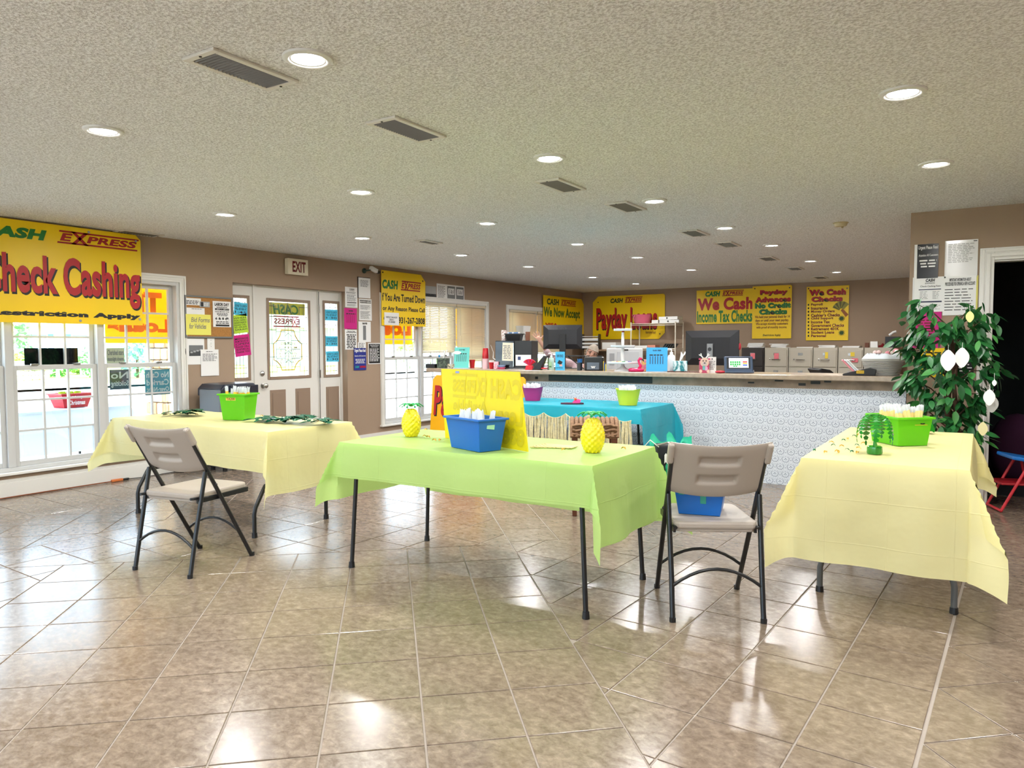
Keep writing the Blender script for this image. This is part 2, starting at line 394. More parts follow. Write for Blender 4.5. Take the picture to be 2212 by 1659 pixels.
struct(g.out('wall_rear', WALL))
DJ = wy(2141, 800, YR).x          # doorway's inner left jamb
DW = .95; DH = wy(2150, 562, YR).z
g = G().box(XC, YR, 0, DJ, YR+.12, ZC).box(DJ+DW, YR, 0, 3.2, YR+.12, ZC).box(DJ, YR, DH, DJ+DW, YR+.12, ZC)
struct(g.out('wall_door', WALL))
# room behind the doorway; its dimness is painted into the near-black surfaces
DIMW = mat('dim_room_shade', '1d2226', .8)
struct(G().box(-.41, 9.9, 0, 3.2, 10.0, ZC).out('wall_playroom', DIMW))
struct(G().box(-.41, YR+.12, 0, -.39, 9.9, ZC).box(3.18, YR+.12, 0, 3.2, 9.9, ZC).box(-.39, YR+.12, ZC-.02, 3.18, 9.9, ZC).box(-.39, 7.6, -.003, 3.18, 9.9, .004).out('dim_room_lining', DIMW))
# moulded casing
cw = .09
def casing(name, segs):
    g = G()
    for seg in segs: g.box(*seg)
    return struct(g.out(name, WTRIM, bevel=.004))
S = []
for k, (a, b, t) in enumerate(((0, .10, .012), (.012, .035, .02), (.045, .075, .026), (.082, .10, .018))):
    S += [(DJ-.1+a, YR-t, 0, DJ-.1+b, YR, DH+.1-a), (DJ+DW+.1-b, YR-t, 0, DJ+DW+.1-a, YR, DH+.1-a), (DJ-.1+b, YR-t, DH+.1-b, DJ+DW+.1-b, YR, DH+.1-a)]
casing('trim_1', S+[(DJ-.012, YR, 0, DJ, YR+.12, DH), (DJ+DW, YR, 0, DJ+DW+.012, YR+.12, DH), (DJ, YR, DH-.012, DJ+DW, YR+.12, DH)])
# baseboards
g = G().box(XL, -3.2, 0, XL+.018, 5.29, .135).box(XL, -3.2, .135, XL+.012, 5.29, .16)
struct(g.out('baseboard_left', WTRIM, bevel=.004))
struct(G().box(XL, 7.04, 0, XL+.016, YB, .10).out('baseboard_far', WTRIM))
struct(G().box(XC, YR-.016, 0, DJ-.1, YR, .10).out('baseboard_door', WTRIM))
# boxed-in pilaster at the end of the back wall
struct(G().box(-1.17, YB-.03, 0, -.53, YB, ZC).box(-1.09, YB-.045, .1, -.95, YB-.03, 2.05).box(-.9, YB-.045, .1, -.6, YB-.03, 2.05).out('trim_3', WALL, bevel=.004))

# ---- windows (local frame: x along wall, y out of the room, z up)
GLASS = glassmat('window_glass'); VINYL = mat('white_vinyl', 'c6c6c4', .35)
def window(n, y0, y1, z0, z1, panels, zm, rear=False):
    t = struct(bpy.data.objects.new('window_%d' % n, None)); COL.objects.link(t); t.location = (y1, -3.2, z0) if rear else (XL, y0, z0); t.rotation_euler = (0,0,pi if rear else pi/2)
    W_, H_ = y1-y0, z1-z0; fr = .035; g = G()
    g.box(0, .0, 0, fr, .14, H_).box(W_-fr, .0, 0, W_, .14, H_).box(fr, .0, H_-fr, W_-fr, .14, H_).box(fr, .0, 0, W_-fr, .14, fr)
    pw = (W_-2*fr)/panels
    for k in range(1, panels): g.box(fr+k*pw-.03, .01, fr, fr+k*pw+.03, .13, H_-fr)
    g.out('frame', VINYL, t, bevel=.003)
    # inner casing
    c = G(); k = .07
    for a, b, tt in ((0, k, .012), (.006, .022, .022), (.03, .045, .018)):
        c.box(-k+a, -tt, -.02, -k+b, 0, H_+k-a).box(W_+k-b, -tt, -.02, W_+k-a, 0, H_+k-a).box(-k+b, -tt, H_+k-b, W_+k-b, 0, H_+k-a)
    c.out('casing', WTRIM, t)
    G().box(-.09, -.05, -.025, W_+.09, .03, 0).out('sill', WTRIM, t, bevel=.005)
    for p in range(panels):
        a = fr+p*pw+(.03 if p else 0); b = fr+(p+1)*pw-(.03 if p < panels-1 else 0)
        for up in (0, 1):
            lo, hi = (fr, zm-z0+.02) if not up else (zm-z0-.02, H_-fr); yy = .035 if not up else .075; st = .042
            g = G(); g.box(a, yy, lo, a+st, yy+.035, hi).box(b-st, yy, lo, b, yy+.035, hi).box(a+st, yy, lo, b-st, yy+.035, lo+st).box(a+st, yy, hi-st, b-st, yy+.035, hi)
            sash = g.out('sash', VINYL, t, bevel=.003)
            ia, ib, ja, jb = a+st, b-st, lo+st, hi-st; pwx, phz = (ib-ia)/3, (jb-ja)/3
            for q in (1, 2):
                G().box(ia+q*pwx-.009, yy+.006, ja, ia+q*pwx+.009, yy+.028, jb).out('muntin', VINYL, sash)
                G().box(ia, yy+.007, ja+q*phz-.009, ib, yy+.027, ja+q*phz+.009).out('muntin', VINYL, sash)
            for i in range(3):
                for j in range(3):
                    e = .009; G().box(ia+i*pwx+(e if i else 0), yy+.015, ja+j*phz+(e if j else 0), ia+(i+1)*pwx-(e if i < 2 else 0), yy+.019, ja+(j+1)*phz-(e if j < 2 else 0)).out('pane', GLASS, sash)
            if not up:
                for q in (.25, .75): G().box(a+(b-a)*q-.03, yy-.012, hi-.004, a+(b-a)*q+.03, yy+.012, hi+.014).out('sash_lock', CHROME, sash, bevel=.003)
    return t
window(1, 2.2, 4.64, .22, 1.97, 3, 1.12)
window(2, 7.74, 10.27, .2, 1.98, 3, 1.13)
window(3, 10.97, 12.95, .5, 1.96, 2, 1.2)
window(4, -1.6, .8, .22, 1.97, 3, 1.12)  # unseen window added to let in more daylight
window(5, -5.9, -3.3, .22, 1.97, 3, 1.12, True); window(6, -2.3, .3, .22, 1.97, 3, 1.12, True)  # unseen pair behind the camera, added to brighten the room

# ---- front door with sidelights, recessed in the wall
DX = XL-.11
def dl(u, v): p = wx(u, v, DX); return p.y-5.29, p.z
door = struct(bpy.data.objects.new('door_1', None)); COL.objects.link(door); door.location = (DX, 5.29, 0); door.rotation_euler = (0,0,pi/2)
WDOOR = mat('white_door_paint', 'dedcd6', .4); DTAN = mat('taupe_door_trim', '8f7a68', .55)
LEAD = mat('lead_came', '6b6a66', .4, metal=.6); LGL = glassmat('leaded_glass', 'f7fafa', .07, .15)
x1 = dl(550, 700)[0]; x2 = dl(687, 720)[0]; x3 = 1.75
def leaf(name, a, b, gu0, gv0, gu1, gv1, pans, par):
    g0 = dl(gu0, gv0); g1 = dl(gu1, gv1); gx0, gz1, gx1, gz0 = g0[0], g0[1], g1[0], g1[1]
    g = G().box(a, 0, .01, b, .045, gz0).box(a, 0, gz1, b, .045, 2.0).box(a, 0, gz0, gx0, .045, gz1).box(gx1, 0, gz0, b, .045, gz1)
    d = g.out(name, WDOOR, par)
    f = .035; G().box(gx0-f, -.012, gz0-f, gx0, 0, gz1+f).box(gx1, -.012, gz0-f, gx1+f, 0, gz1+f).box(gx0, -.012, gz0-f, gx1, 0, gz0).box(gx0, -.012, gz1, gx1, 0, gz1+f).out('glass_frame', DTAN, d, bevel=.004)
    G().box(gx0, .02, gz0, gx1, .026, gz1).out('pane', LGL, d)
    for pa, pb in pans:
        z0, z1 = .18, gz0-.16
        G().box(pa, -.004, z0, pb, .001, z1).out('panel', DTAN, d, bevel=.003)
        G().box(pa+.03, -.010, z0+.03, pb-.03, -.004, z1-.03).out('raised_panel', DTAN, d, bevel=.006)
    return d, (gx0, gx1, gz0, gz1)
dleaf, (gx0, gx1, gz0, gz1) = leaf('door_leaf', x1+.012, x2-.008, 580, 650, 667, 810, [], door)
for pu0, pu1 in ((583, 617), (638, 670)):
    a = dl(pu0, 850)[0]; b = dl(pu1, 850)[0]; z1 = dl(583, 843)[1]
    G().box(a, -.004, .18, b, .001, z1).out('panel', DTAN, dleaf, bevel=.003); G().box(a+.035, -.010, .215, b-.035, -.004, z1-.035).out('raised_panel', DTAN, dleaf, bevel=.006)
sl1, s1 = leaf('sidelight', .0, x1-.03, 503, 643, 536, 815, [], door)
sl2, s2 = leaf('sidelight', x2+.03, x3-.03, 701, 655, 730, 808, [(dl(704, 850)[0], dl(732, 850)[0])], door)
G().box(x1-.03, -.02, 0, x1+.01, .06, 2.02).box(x2-.006, -.02, 0, x2+.03, .06, 2.02).box(x3-.03, -.02, 0, x3, .06, 2.02).box(0, -.01, 2.0, x3, .06, 2.02).out('door_frame', WDOOR, door)
G().box(x2-.004, -.022, 0, x2+.004, -.018, 2.0).out('joint_shade_strip', BLKP, door)  # black strip painted in for the shade of the door joint
for z in (1.78, .95, .25): G().box(x2-.012, -.028, z-.05, x2+.012, -.02, z+.05).out('hinge', CHROME, door)
for uv in ((566, 807), (568, 833)):
    kx, kz = dl(*uv); o = G().lathe([(.034,0),(.034,.006),(.014,.01),(.014,.035),(.028,.045),(.03,.06),(.02,.07),(.001,.072)] if uv[1] > 820 else [(.03,0),(.03,.012),(.02,.02),(.001,.022)], 20).out('door_knob' if uv[1] > 820 else 'deadbolt', CHROME, dleaf, smooth=40)
    o.matrix_local = Matrix.Translation((kx, 0, kz)) @ Matrix.Rotation(pi/2, 4, 'X')
# lead came pattern
def came(par, a, b, z0, z1, centre):
    g = G(); Y = .012; t = .0035
    def ln(p, q):
        g.tube([(p[0], Y+.006, p[1]), (q[0], Y+.006, q[1])], t, 4)
    w_ = b-a; h_ = z1-z0
    for fx in (.09, .91) if centre else (.25, .75): ln((a+w_*fx, z0), (a+w_*fx, z1))
    if centre:
        for fx in (.2, .8): ln((a+w_*fx, z0+h_*.05), (a+w_*fx, z1-h_*.05))
        for fx in (.42, .58): ln((a+w_*fx, z0+h_*.08), (a+w_*fx, z1-h_*.04))
        for fz in (.06, .26, .44, .62, .8, .94): ln((a, z0+h_*fz), (a+w_*.2, z0+h_*fz)); ln((b-w_*.2, z0+h_*fz), (b, z0+h_*fz))
        for fz in (.18, .3, .42, .54, .66):
            ln((a+w_*.2, z0+h_*(fz-.06)), (a+w_*.42, z0+h_*(fz-.06))); ln((b-w_*.2, z0+h_*(fz-.06)), (b-w_*.42, z0+h_*(fz-.06)))
            ln((a+w_*.42, z0+h_*fz), (a+w_*.5, z0+h_*(fz+.04))); ln((a+w_*.5, z0+h_*(fz+.04)), (a+w_*.58, z0+h_*fz))
        ln((a+w_*.5, z0+h_*.06), (a+w_*.5, z1))
    else:
        for fz in (.05, .12, .3, .5, .7, .88, .95): ln((a, z0+h_*fz), (b, z0+h_*fz))
        ln((a+w_*.5, z0), (a+w_*.5, z1))
    g.out('lead_came', LEAD, par)
came(dleaf, gx0, gx1, gz0, gz1, True); came(sl1, *s1, False); came(sl2, *s2, False)
# painted-on shop lettering on the door glass, read from behind
DY = mat('glass_yellow_film', 'd8d02a', .4, trans=.12); DG = mat('glass_green_letters', '2c7a28', .5); DR = mat('glass_red_letters', 'b81438', .5); DO = mat('glass_amber_line', 'c89a10', .5)
G().box(gx0+.02, .028, gz1-.155, gx1-.02, .0285, gz1-.01).out('yellow_film', DY, dleaf)
text('CASH', DG, dleaf, gx0+.08, gz1-.15, gx1-.13, gz1-.03, y=.027, bold=.02, shear=.15, mirror=True)
text('E', DR, dleaf, gx1-.16, gz1-.27, gx1-.11, gz1-.20, y=.027, bold=.02, mirror=True)
text('PRESS', DR, dleaf, gx0+.1, gz1-.27, gx1-.22, gz1-.20, y=.027, bold=.02, mirror=True)
g = G().box(gx0+.09, .026, gz1-.185, gx1-.12, .0265, gz1-.17).box(gx0+.09, .026, gz1-.305, gx1-.1, .0265, gz1-.29); g.tube([(gx1-.15, .026, gz1-.18), (gx1-.23, .026, gz1-.295)], .006, 4); g.tube([(gx1-.23, .026, gz1-.18), (gx1-.15, .026, gz1-.295)], .006, 4); g.out('logo_frame', DR, dleaf)
P_ = []
wg = gx1-gx0; hg = gz1-gz0
for a in ([(.36,.63),(.66,.63)], ):
    pts = [(.34,.62),(.66,.62),(.70,.54),(.78,.47),(.86,.44),(.86,.22),(.78,.2),(.7,.15),(.66,.08),(.34,.08),(.30,.15),(.22,.2),(.14,.22),(.14,.44),(.22,.47),(.3,.54)]
    g = G(); g.tube([(gx0+wg*x, .027, gz0+hg*z) for x, z in pts], .008, 4, closed=True); g.out('hours_border', DO, dleaf)
text('HOURS', DO, dleaf, gx0+wg*.32, gz0+hg*.42, gx0+wg*.68, gz0+hg*.46, y=.027, mirror=True)
text('MON 9 - 6\nTUE 9 - 6\nWED 9 - 6\nTHU 9 - 6\nFRI 9 - 6\nSAT 9 - 2', DO, dleaf, gx0+wg*.26, gz0+hg*.17, gx0+wg*.74, gz0+hg*.40, y=.027, mirror=True)
# entry mat threshold
struct(G().box(DX-.1, 5.29, -.004, XL, 7.04, .012).out('trim_4', mat('threshold_metal', '8c8780', .35, metal=.8)))
# ---- ceiling fixtures
LEDM = mat('led_lens', 'ffffff', .5, emit=9); TRIMR = mat('light_trim_white', 'dcdcda', .4)
LP = [(-2.225,2.028),(-3.839,2.116),(-.322,3.716),(-.266,5.263),(-2.184,3.845),(-3.79,3.933),(-5.387,3.972),(-3.797,5.543),(-5.379,5.587),(-2.146,5.409),(-3.741,7.198),(-5.369,7.287),
      (-2.069,6.988),(-3.675,8.691),(-5.362,8.852),(-1.99,8.486),(-3.61,10.545),(-5.324,10.78),(-1.925,10.335),(-1.881,12.104),(-5.233,12.32),
      (-.36,2.05),(-2.25,.3),(-3.86,.4),(-5.42,.5),(-.4,.4),(1.5,2.1),(1.5,.4),(1.5,3.8),(1.5,5.3),(-2.25,-1.5),(-3.86,-1.5),(-5.42,-1.5),(-.4,-1.5),(1.5,-1.5)]
root = None
for k, (x, y) in enumerate(LP):
    if root is None:
        root = T('ceiling_light', 'round white recessed LED light set flush in the textured ceiling', 'light', (x, y, ZC), 0, 'recessed ceiling lights')
        G().lathe([(.062,-.005),(.078,-.014),(.095,-.008),(.097,0),(.06,0)], 32).out('trim_ring', TRIMR, root, smooth=50)
        G().lathe([(.001,-.0072),(.062,-.0070),(.062,-.001),(.001,-.001)], 32).out('lens', LEDM, root)
        ld = bpy.data.lights.new('led', 'AREA'); ld.shape = 'DISK'; ld.size = .122; ld.energy = LED_W; ld.color = (1, .985, .96)
        lo = bpy.data.objects.new('led', ld); COL.objects.link(lo); lo.parent = root; lo.location = (0, 0, -.0085)
    else: dup(root, (x, y, ZC))
VENTM = mat('vent_white', 'd6d2ca', .45); VD = mat('vent_dark', '191716', .8)
def vent(cx, cy, L_, W_, label, grp='ceiling air vents', n=18, rz=0):
    t = T('ceiling_vent', label, 'vent', (cx, cy, ZC), rz, grp); f = .028; a, b = W_/2, L_/2
    g = G().box(-a, -b, -.012, a, -b+f, 0).box(-a, b-f, -.012, a, b, 0).box(-a, -b+f, -.012, -a+f, b-f, 0).box(a-f, -b+f, -.012, a, b-f, 0); g.out('frame', VENTM, t, bevel=.003)
    G().box(-a+f, -b+f, -.0025, a-f, b-f, -.0005).out('duct_shade', VD, t)  # dark sheet under the ceiling, standing in for the unlit duct
    me = G().cbox((0,0,0), (W_-2*f, .0016, .010), Matrix.Rotation(radians(25), 3, 'X')).mesh('slat', mat('vent_slat', '77726b', .5))
    for k in range(n):
        o = bpy.data.objects.new('slat', me); COL.objects.link(o); o.parent = t; o.location = (0, -b+f+(k+.5)*(L_-2*f)/n, -.0085)
    for s in (-1, 1): G().lathe([(.005,-.0145),(.006,-.012)], 8, (0, s*(b-f/2), 0)).out('screw', VD, t)
VL = [(-2.535,1.967),(-2.514,2.95),(-2.486,4.534),(-2.425,5.507),(-2.42,7.15),(-2.38,8.15),(-2.33,9.75),(-2.30,11.2),(-2.25,12.9)]
for k, (x, y) in enumerate(VL): vent(x, y, .41, .195, 'white rectangular ceiling vent with dark slats in the row of vents', n=20 if k < 4 else 12)
vent(-5.0, 6.2, .3, .15, 'small lone ceiling vent over the space before the front door', None, 10)
vp = fl(300, 503, ZC); vent(vp.x, vp.y, .42, .2, 'flat ceiling vent right beside the window wall above the large banner', None, 12)
p = fl(1816, 481, ZC)
t = T('smoke_detector', 'aged cream round smoke detector on the ceiling', 'smoke detector', p)
G().lathe([(.001,-.034),(.045,-.034),(.052,-.026),(.056,-.012),(.056,0)], 28).out('housing', mat('aged_plastic', 'cbbd96', .5), t, smooth=40)
G().lathe([(.062,-.008),(.066,-.004),(.066,0),(.05,0)], 28).out('base_plate', mat('aged_plastic2', 'b8a77c', .5), t); G().lathe([(.008,-.05),(.01,-.034)], 10, (.015,0,0)).out('test_button', mat('aged_plastic2'), t)

# ---- counter
def damask():
    m = bpy.data.materials.new('damask_wallpaper'); m.use_nodes = True; N = m.node_tree.nodes; L = m.node_tree.links; p = N['Principled BSDF']
    ge = N.new('ShaderNodeNewGeometry'); sp = N.new('ShaderNodeSeparateXYZ'); L.new(ge.outputs['Position'], sp.inputs[0])
    def M(op, a, b=None, c=None):
        n = N.new('ShaderNodeMath'); n.operation = op
        for i, q in enumerate((a, b, c)):
            if q is None: continue
            if isinstance(q, (int, float)): n.inputs[i].default_value = q
            else: L.new(q, n.inputs[i])
        return n.outputs[0]
    PX, PZ = .0945, .0705
    zr = M('DIVIDE', sp.outputs['Z'], PZ); row = M('FLOOR', zr); odd = M('MODULO', row, 2)
    xs = M('ADD', M('DIVIDE', sp.outputs['X'], PX), M('MULTIPLY', odd, .5))
    fx = M('SUBTRACT', M('FRACT', M('ADD', xs, 100)), .5); fz = M('SUBTRACT', M('FRACT', zr), .5)
    X = M('MULTIPLY', fx, PX*1000); Z = M('MULTIPLY', fz, PZ*1000)         # millimetres about the motif's centre
    def dot(cx, cz, r): return M('LESS_THAN', M('SQRT', M('ADD', M('POWER', M('SUBTRACT', M('ABSOLUTE', X), cx), 2), M('POWER', M('SUBTRACT', Z, cz), 2))), r)
    rr = M('SQRT', M('ADD', M('MULTIPLY', X, X), M('POWER', M('SUBTRACT', Z, -2), 2)))
    ring = M('LESS_THAN', M('ABSOLUTE', M('SUBTRACT', rr, 31)), 3.4)
    low = M('LESS_THAN', Z, 16); ring = M('MULTIPLY', ring, low)
    sc = M('GREATER_THAN', M('SINE', M('MULTIPLY', M('ARCTAN2', X, Z), 22)), -.75); ring = M('MULTIPLY', ring, sc)
    r2 = M('SQRT', M('ADD', M('POWER', M('SUBTRACT', M('ABSOLUTE', X), 15), 2), M('POWER', M('SUBTRACT', Z, 6), 2)))
    leafs = M('MULTIPLY', M('LESS_THAN', M('ABSOLUTE', M('SUBTRACT', r2, 15)), 2.4), M('MULTIPLY', M('LESS_THAN', Z, 4), M('GREATER_THAN', M('SUBTRACT', 15, M('ABSOLUTE', X)), 0)))
    pts = ring
    for d in (leafs, dot(0, -20, 3), dot(0, 6, 3.2), dot(16, 12, 3), dot(0, 20, 3), dot(7, 25, 2.4), dot(22, 24, 3), dot(38, 22, 2.6), dot(43, -14, 3.6), dot(40, 3, 2.4), dot(46, 14, 2.2), dot(30, -30, 2.4), dot(13, -33, 2)): pts = M('MAXIMUM', pts, d)
    mx = N.new('ShaderNodeMixRGB'); mx.inputs[1].default_value = lin('dfe6f0'); mx.inputs[2].default_value = lin('8a96aa'); L.new(pts, mx.inputs[0])
    L.new(mx.outputs[0], p.inputs['Base Color']); p.inputs['Roughness'].default_value = .5; p.inputs['Specular IOR Level'].default_value = .35
    return m
CX0, CX1 = -5.62, XC
t = T('service_counter', 'long service counter faced with pale blue damask wallpaper', 'counter', (0,0,0))
G().box(CX0+.05, YR, .0, CX1-.004, YR+.35, .905).out('front_panel', damask(), t)
SCUF = mat('scuffed_laminate', 'a08c7a', .5, var=.25, vscale=9); DKG = mat('dark_green_strip', '12211f', .5)
G().box(CX0+.05, YR+.012, .905, CX1-.004, YR+.35, .99).out('upper_rail', SCUF, t)
a = wy(1185, 818, YR).x; b = wy(1408, 822, YR).x; G().box(a, YR+.001, .915, b, YR+.02, .985).out('dark_strip', DKG, t)
LAM = mat('stone_laminate', 'a79582', .22, var=.12, vscale=25, spec=.5)
G().box(CX0-.05, 6.955, .99, CX1-.002, 7.58, CT).out('worktop', LAM, t, bevel=.008)
R = random.Random(4); g = G()
for k in range(10):
    x = R.uniform(-4.9, -.9); z = .96+R.uniform(-.02, .02); g.cbox((x, YR+.008, z), (R.uniform(.02,.09), .006, R.uniform(.01,.03)))
g.out('chipped_spots', BLKP, t, kind='stuff')

# ---- shredder, exit sign, security camera
SHB = mat('shredder_blue_black', '1c2230', .3); SHG = mat('shredder_grey', '6c7076', .35)
p = wx(473, 1000, XL+.33)
t = T('paper_shredder', 'black and grey paper shredder standing by the front door', 'shredder', (XL+.33, 4.96, 0), pi/2)
zt = wx(473, 828, XL+.3).z; sw = .23
G().frustum(.04, zt-.12, .36, .30, .43, .36).out('bin', SHB, t, bevel=.02)
hd = []
for a, b in ((-sw, zt-.13), (-sw, zt-.05), (-sw+.05, zt-.005), (-sw+.12, zt), (sw-.05, zt), (sw, zt-.05), (sw, zt-.13)): hd.append((a, b))
G().prism(hd, -.2, .2).out('head', SHB, t, bevel=.015); G().box(-sw-.012, -.19, .1, -sw+.03, .15, zt-.06).out('grey_side', SHG, t, bevel=.01); G().box(-.12, -.215, zt-.11, sw-.01, -.198, zt-.02).out('front_plate', SHB, t, bevel=.006)
G().box(-.03, -.219, zt-.05, .06, -.215, zt-.03).out('badge', mat('badge_silver', 'b9bcc0', .3), t)
text('Fellowes', BLK, t, -.025, zt-.046, .055, zt-.034, y=-.2195)
for sx in (-1, 1):
    for sy in (-1, 1): G().lathe([(.025,0),(.025,.04)], 10, (sx*.13, sy*.1, 0)).out('caster', BLKP, t)
s = Sign('exit_sign', 'cream exit sign with dark red letters above the front door', 'exit sign', 'L', (621, 557), (665, 596), mat('cream_plastic', 'e6dcc4', .4), off=.06, th=.004, part='face_plate')
G().box(0, -.002, 0, s.W, .055, s.H).out('housing', mat('cream_plastic'), s.t, bevel=.006)
s.ftext('EXIT', .22, .16, .88, .84, mat('exit_red', '6e0f12', .5), bold=.02)
p = wx(786, 585, XL)
t = T('security_camera', 'small white security camera on a dark arm high on the window wall', 'camera', (XL, p.y, p.z), pi/2)
o = G().lathe([(.001,0),(.035,0),(.035,.012),(.012,.02),(.001,.02)], 16).out('wall_mount', mat('camera_mount_green', '2f4a44', .5), t); o.rotation_euler = (pi/2,0,0)
G().tube([(0,-.015,0),(.02,-.07,.005),(.05,-.09,.015)], .009, 8).out('arm', mat('camera_mount_green'), t)
Rm = Matrix.Rotation(radians(18), 3, 'Y'); G().cbox((.095,-.09,.02), (.13,.055,.055), Rm).out('body', WPL, t, bevel=.01); G().cbox((.18,-.09,-.008), (.05,.04,.04), Rm).out('lens_hood', BLKP, t, bevel=.008)

# ---- banners
def clipc(tl=0, tr=0, bl=0, br=0):
    def f(W_, H_):
        P = []
        P += [(bl,0)] if bl else [(0,0)]
        P += [(W_-br,0),(W_,br)] if br else [(W_,0)]
        P += [(W_,H_-tr),(W_-tr,H_)] if tr else [(W_,H_)]
        P += [(tl,H_),(0,H_-tl)] if tl else [(0,H_)]
        if bl: P += [(0,bl)]
        return P
    return f
s = Sign('banner', 'huge yellow banner reading Check Cashing hung over the big window', 'banner', 'L', (-92, 458), (308, 703), YEL, off=.035, th=.003, chamfer=clipc(tr=.05))
k = dict(bold=.05)
s.text('CASH', (-48, 480), (101, 521), GRN, bold=.05, shear=.2); s.logo((122, 496), (300, 544))
s.text('Check Cashing', (-42, 541), (306, 672), BLK, bold=.035, res=4)
s.text('Check Cashing', (-45, 538), (303, 668), RED, bold=.02, dy=.002, res=4)
s.text('Restriction Apply', (-30, 667), (303, 692), BLK, bold=.06)
s.dots([(.04, .04), (s.W-.03, .06), (s.W-.6, .03), (s.W-.5, s.H-.03), (s.W-.05, s.H-.06)])
s = Sign('banner', 'yellow banner about being turned down with a phone number beside the front door', 'banner', 'L', (823, 583), (919, 706), YEL, off=.035, th=.003, chamfer=clipc(tr=.1))
s.text('CASH', (825, 603), (859, 626), GRN, bold=.04, shear=.12); s.logo((865, 606), (909, 631))
s.text('f You Are Turned Down', (825, 632), (917, 656), BLK, bold=.015)
s.text('or Any Reason Please Call', (826, 660), (917, 678), BLK, bold=.015)
s.text('99 OR 931-267-2808', (828, 683), (917, 701), BLK, bold=.02)
s.dots([(.03, s.H-.03), (s.W-.06, s.H-.09)], BLKP)
s.rect(.05, .01, .37, .24, WHT, 'taped_note', dy=.002); s.ftext('DISTRICT MANAGER\nSARAH S.\n931-308-0000', .09, .05, .33, .17, GRY, dy=.004)
s = Sign('banner', 'yellow banner reading We Now Accept by the corner of the back room', 'banner', 'L', (1173, 637), (1262, 735), YEL, off=.03, th=.003, chamfer=clipc(tr=.14))
s.text('CASH', (1181, 644), (1207, 660), mat('letter_dark_green', '1a3a20', .5), bold=.03, shear=.1); s.logo((1211, 647), (1244, 663))
s.text('We Now Accept', (1174, 662), (1252, 694), mat('faded_green', '4c6a1c', .5), bold=.03, shear=.05)
s.text('VISA', (1177, 697), (1204, 706), RED, bold=.03)
s = Sign('banner', 'worn yellow banner reading Payday Loans on the back wall above the wire rack', 'banner', 'B', (1281, 641), (1436, 732), YEL, off=.02, th=.003, chamfer=clipc(tl=.12, br=.12, bl=0, tr=.03))
s.text('CASH', (1319, 645), (1346, 654), mat('letter_dark_green'), bold=.03, shear=.2); s.logo((1350, 642), (1388, 653))
s.text('Payday Loans', (1289, 668), (1420, 726), BLK, bold=.04, res=4)
s.text('Payday Loans', (1288.5, 666), (1419.5, 724), RED, bold=.02, dy=.002, res=4)
s.text('Restrictions Apply', (1395, 715), (1417, 722), MARO)
s.dots([(.12, s.H-.12), (s.W-.1, .1)], BLKP)
s = Sign('banner', 'wide yellow banner reading We Cash Income Tax Checks on the back wall', 'banner', 'B', (1505, 628), (1634, 698), YEL, off=.02, th=.003)
s.text('CASH', (1524, 630), (1556, 640), GRN, bold=.05, shear=.2); s.logo((1560, 628), (1607, 638))
s.text('We Cash', (1507, 645), (1626, 668), RED, bold=.035, res=4); s.text('Income Tax Checks', (1506, 672), (1625, 695), GRN, bold=.025)
s = Sign('poster', 'tall yellow poster reading Payday Advances No Credit Checks on the back wall', 'poster', 'B', (1626, 619), (1709, 731), YEL, off=.03, th=.003, chamfer=clipc(tr=.02))
for tx, a, b, m_ in (('Payday', (1642, 627), (1701, 637), RED), ('Advances', (1632, 642), (1708, 651), RED), ('No Credit', (1631, 655), (1708, 664), GRN), ('Checks', (1640, 668), (1700, 678), GRN)):
    s.text(tx, (a[0]+.6, a[1]+.8), (b[0]+.6, b[1]+.8), BLK, bold=.07); s.text(tx, a, b, m_, bold=.04, dy=.002)
for i, tx in enumerate(('We hold your personal check for 14', 'days or until your next payday.', 'We accept monthly customers', 'with proof of monthly income.')): s.text(tx, (1631+i, 682+i*7.6), (1706-i*2, 688+i*7.4), MARO, bold=.012)
s.text('(Restrictions Apply)', (1648, 722), (1686, 727), BLK, bold=.01); s.dots([(.04, s.H-.04), (s.W-.04, s.H-.05)], BLKP)
s = Sign('poster', 'tall yellow poster reading We Cash Checks with a list and a fan of money', 'poster', 'B', (1743, 620), (1832, 735), YEL, off=.02, th=.003)
for tx, a, b in (('We Cash', (1748, 626), (1827, 636)), ('Checks', (1753, 641), (1820, 650))):
    s.text(tx, (a[0]+.6, a[1]+.8), (b[0]+.6, b[1]+.8), BLK, bold=.07); s.text(tx, a, b, RED, bold=.04, dy=.002)
for i, (tx, w_) in enumerate((('Payroll', 25), ('Insurance', 36), ('Money Orders', 51), ("Cashier's Checks", 62), ('Child Support', 48), ('Income Tax', 41), ('Government Checks', 71), ('Retirement 401K', 61), ('Student Loans', 50), ('Personal', 32))):
    v = 655.5+i*7.45; s.text(tx, (1752, v), (1752+w_, v+5.6), MARO, bold=.03); a = s.l(1745, v+1.2); G().box(a[0], s.y-.002, a[1]-.03, a[0]+.024, s.y, a[1]).out('bullet', BLK, s.t)
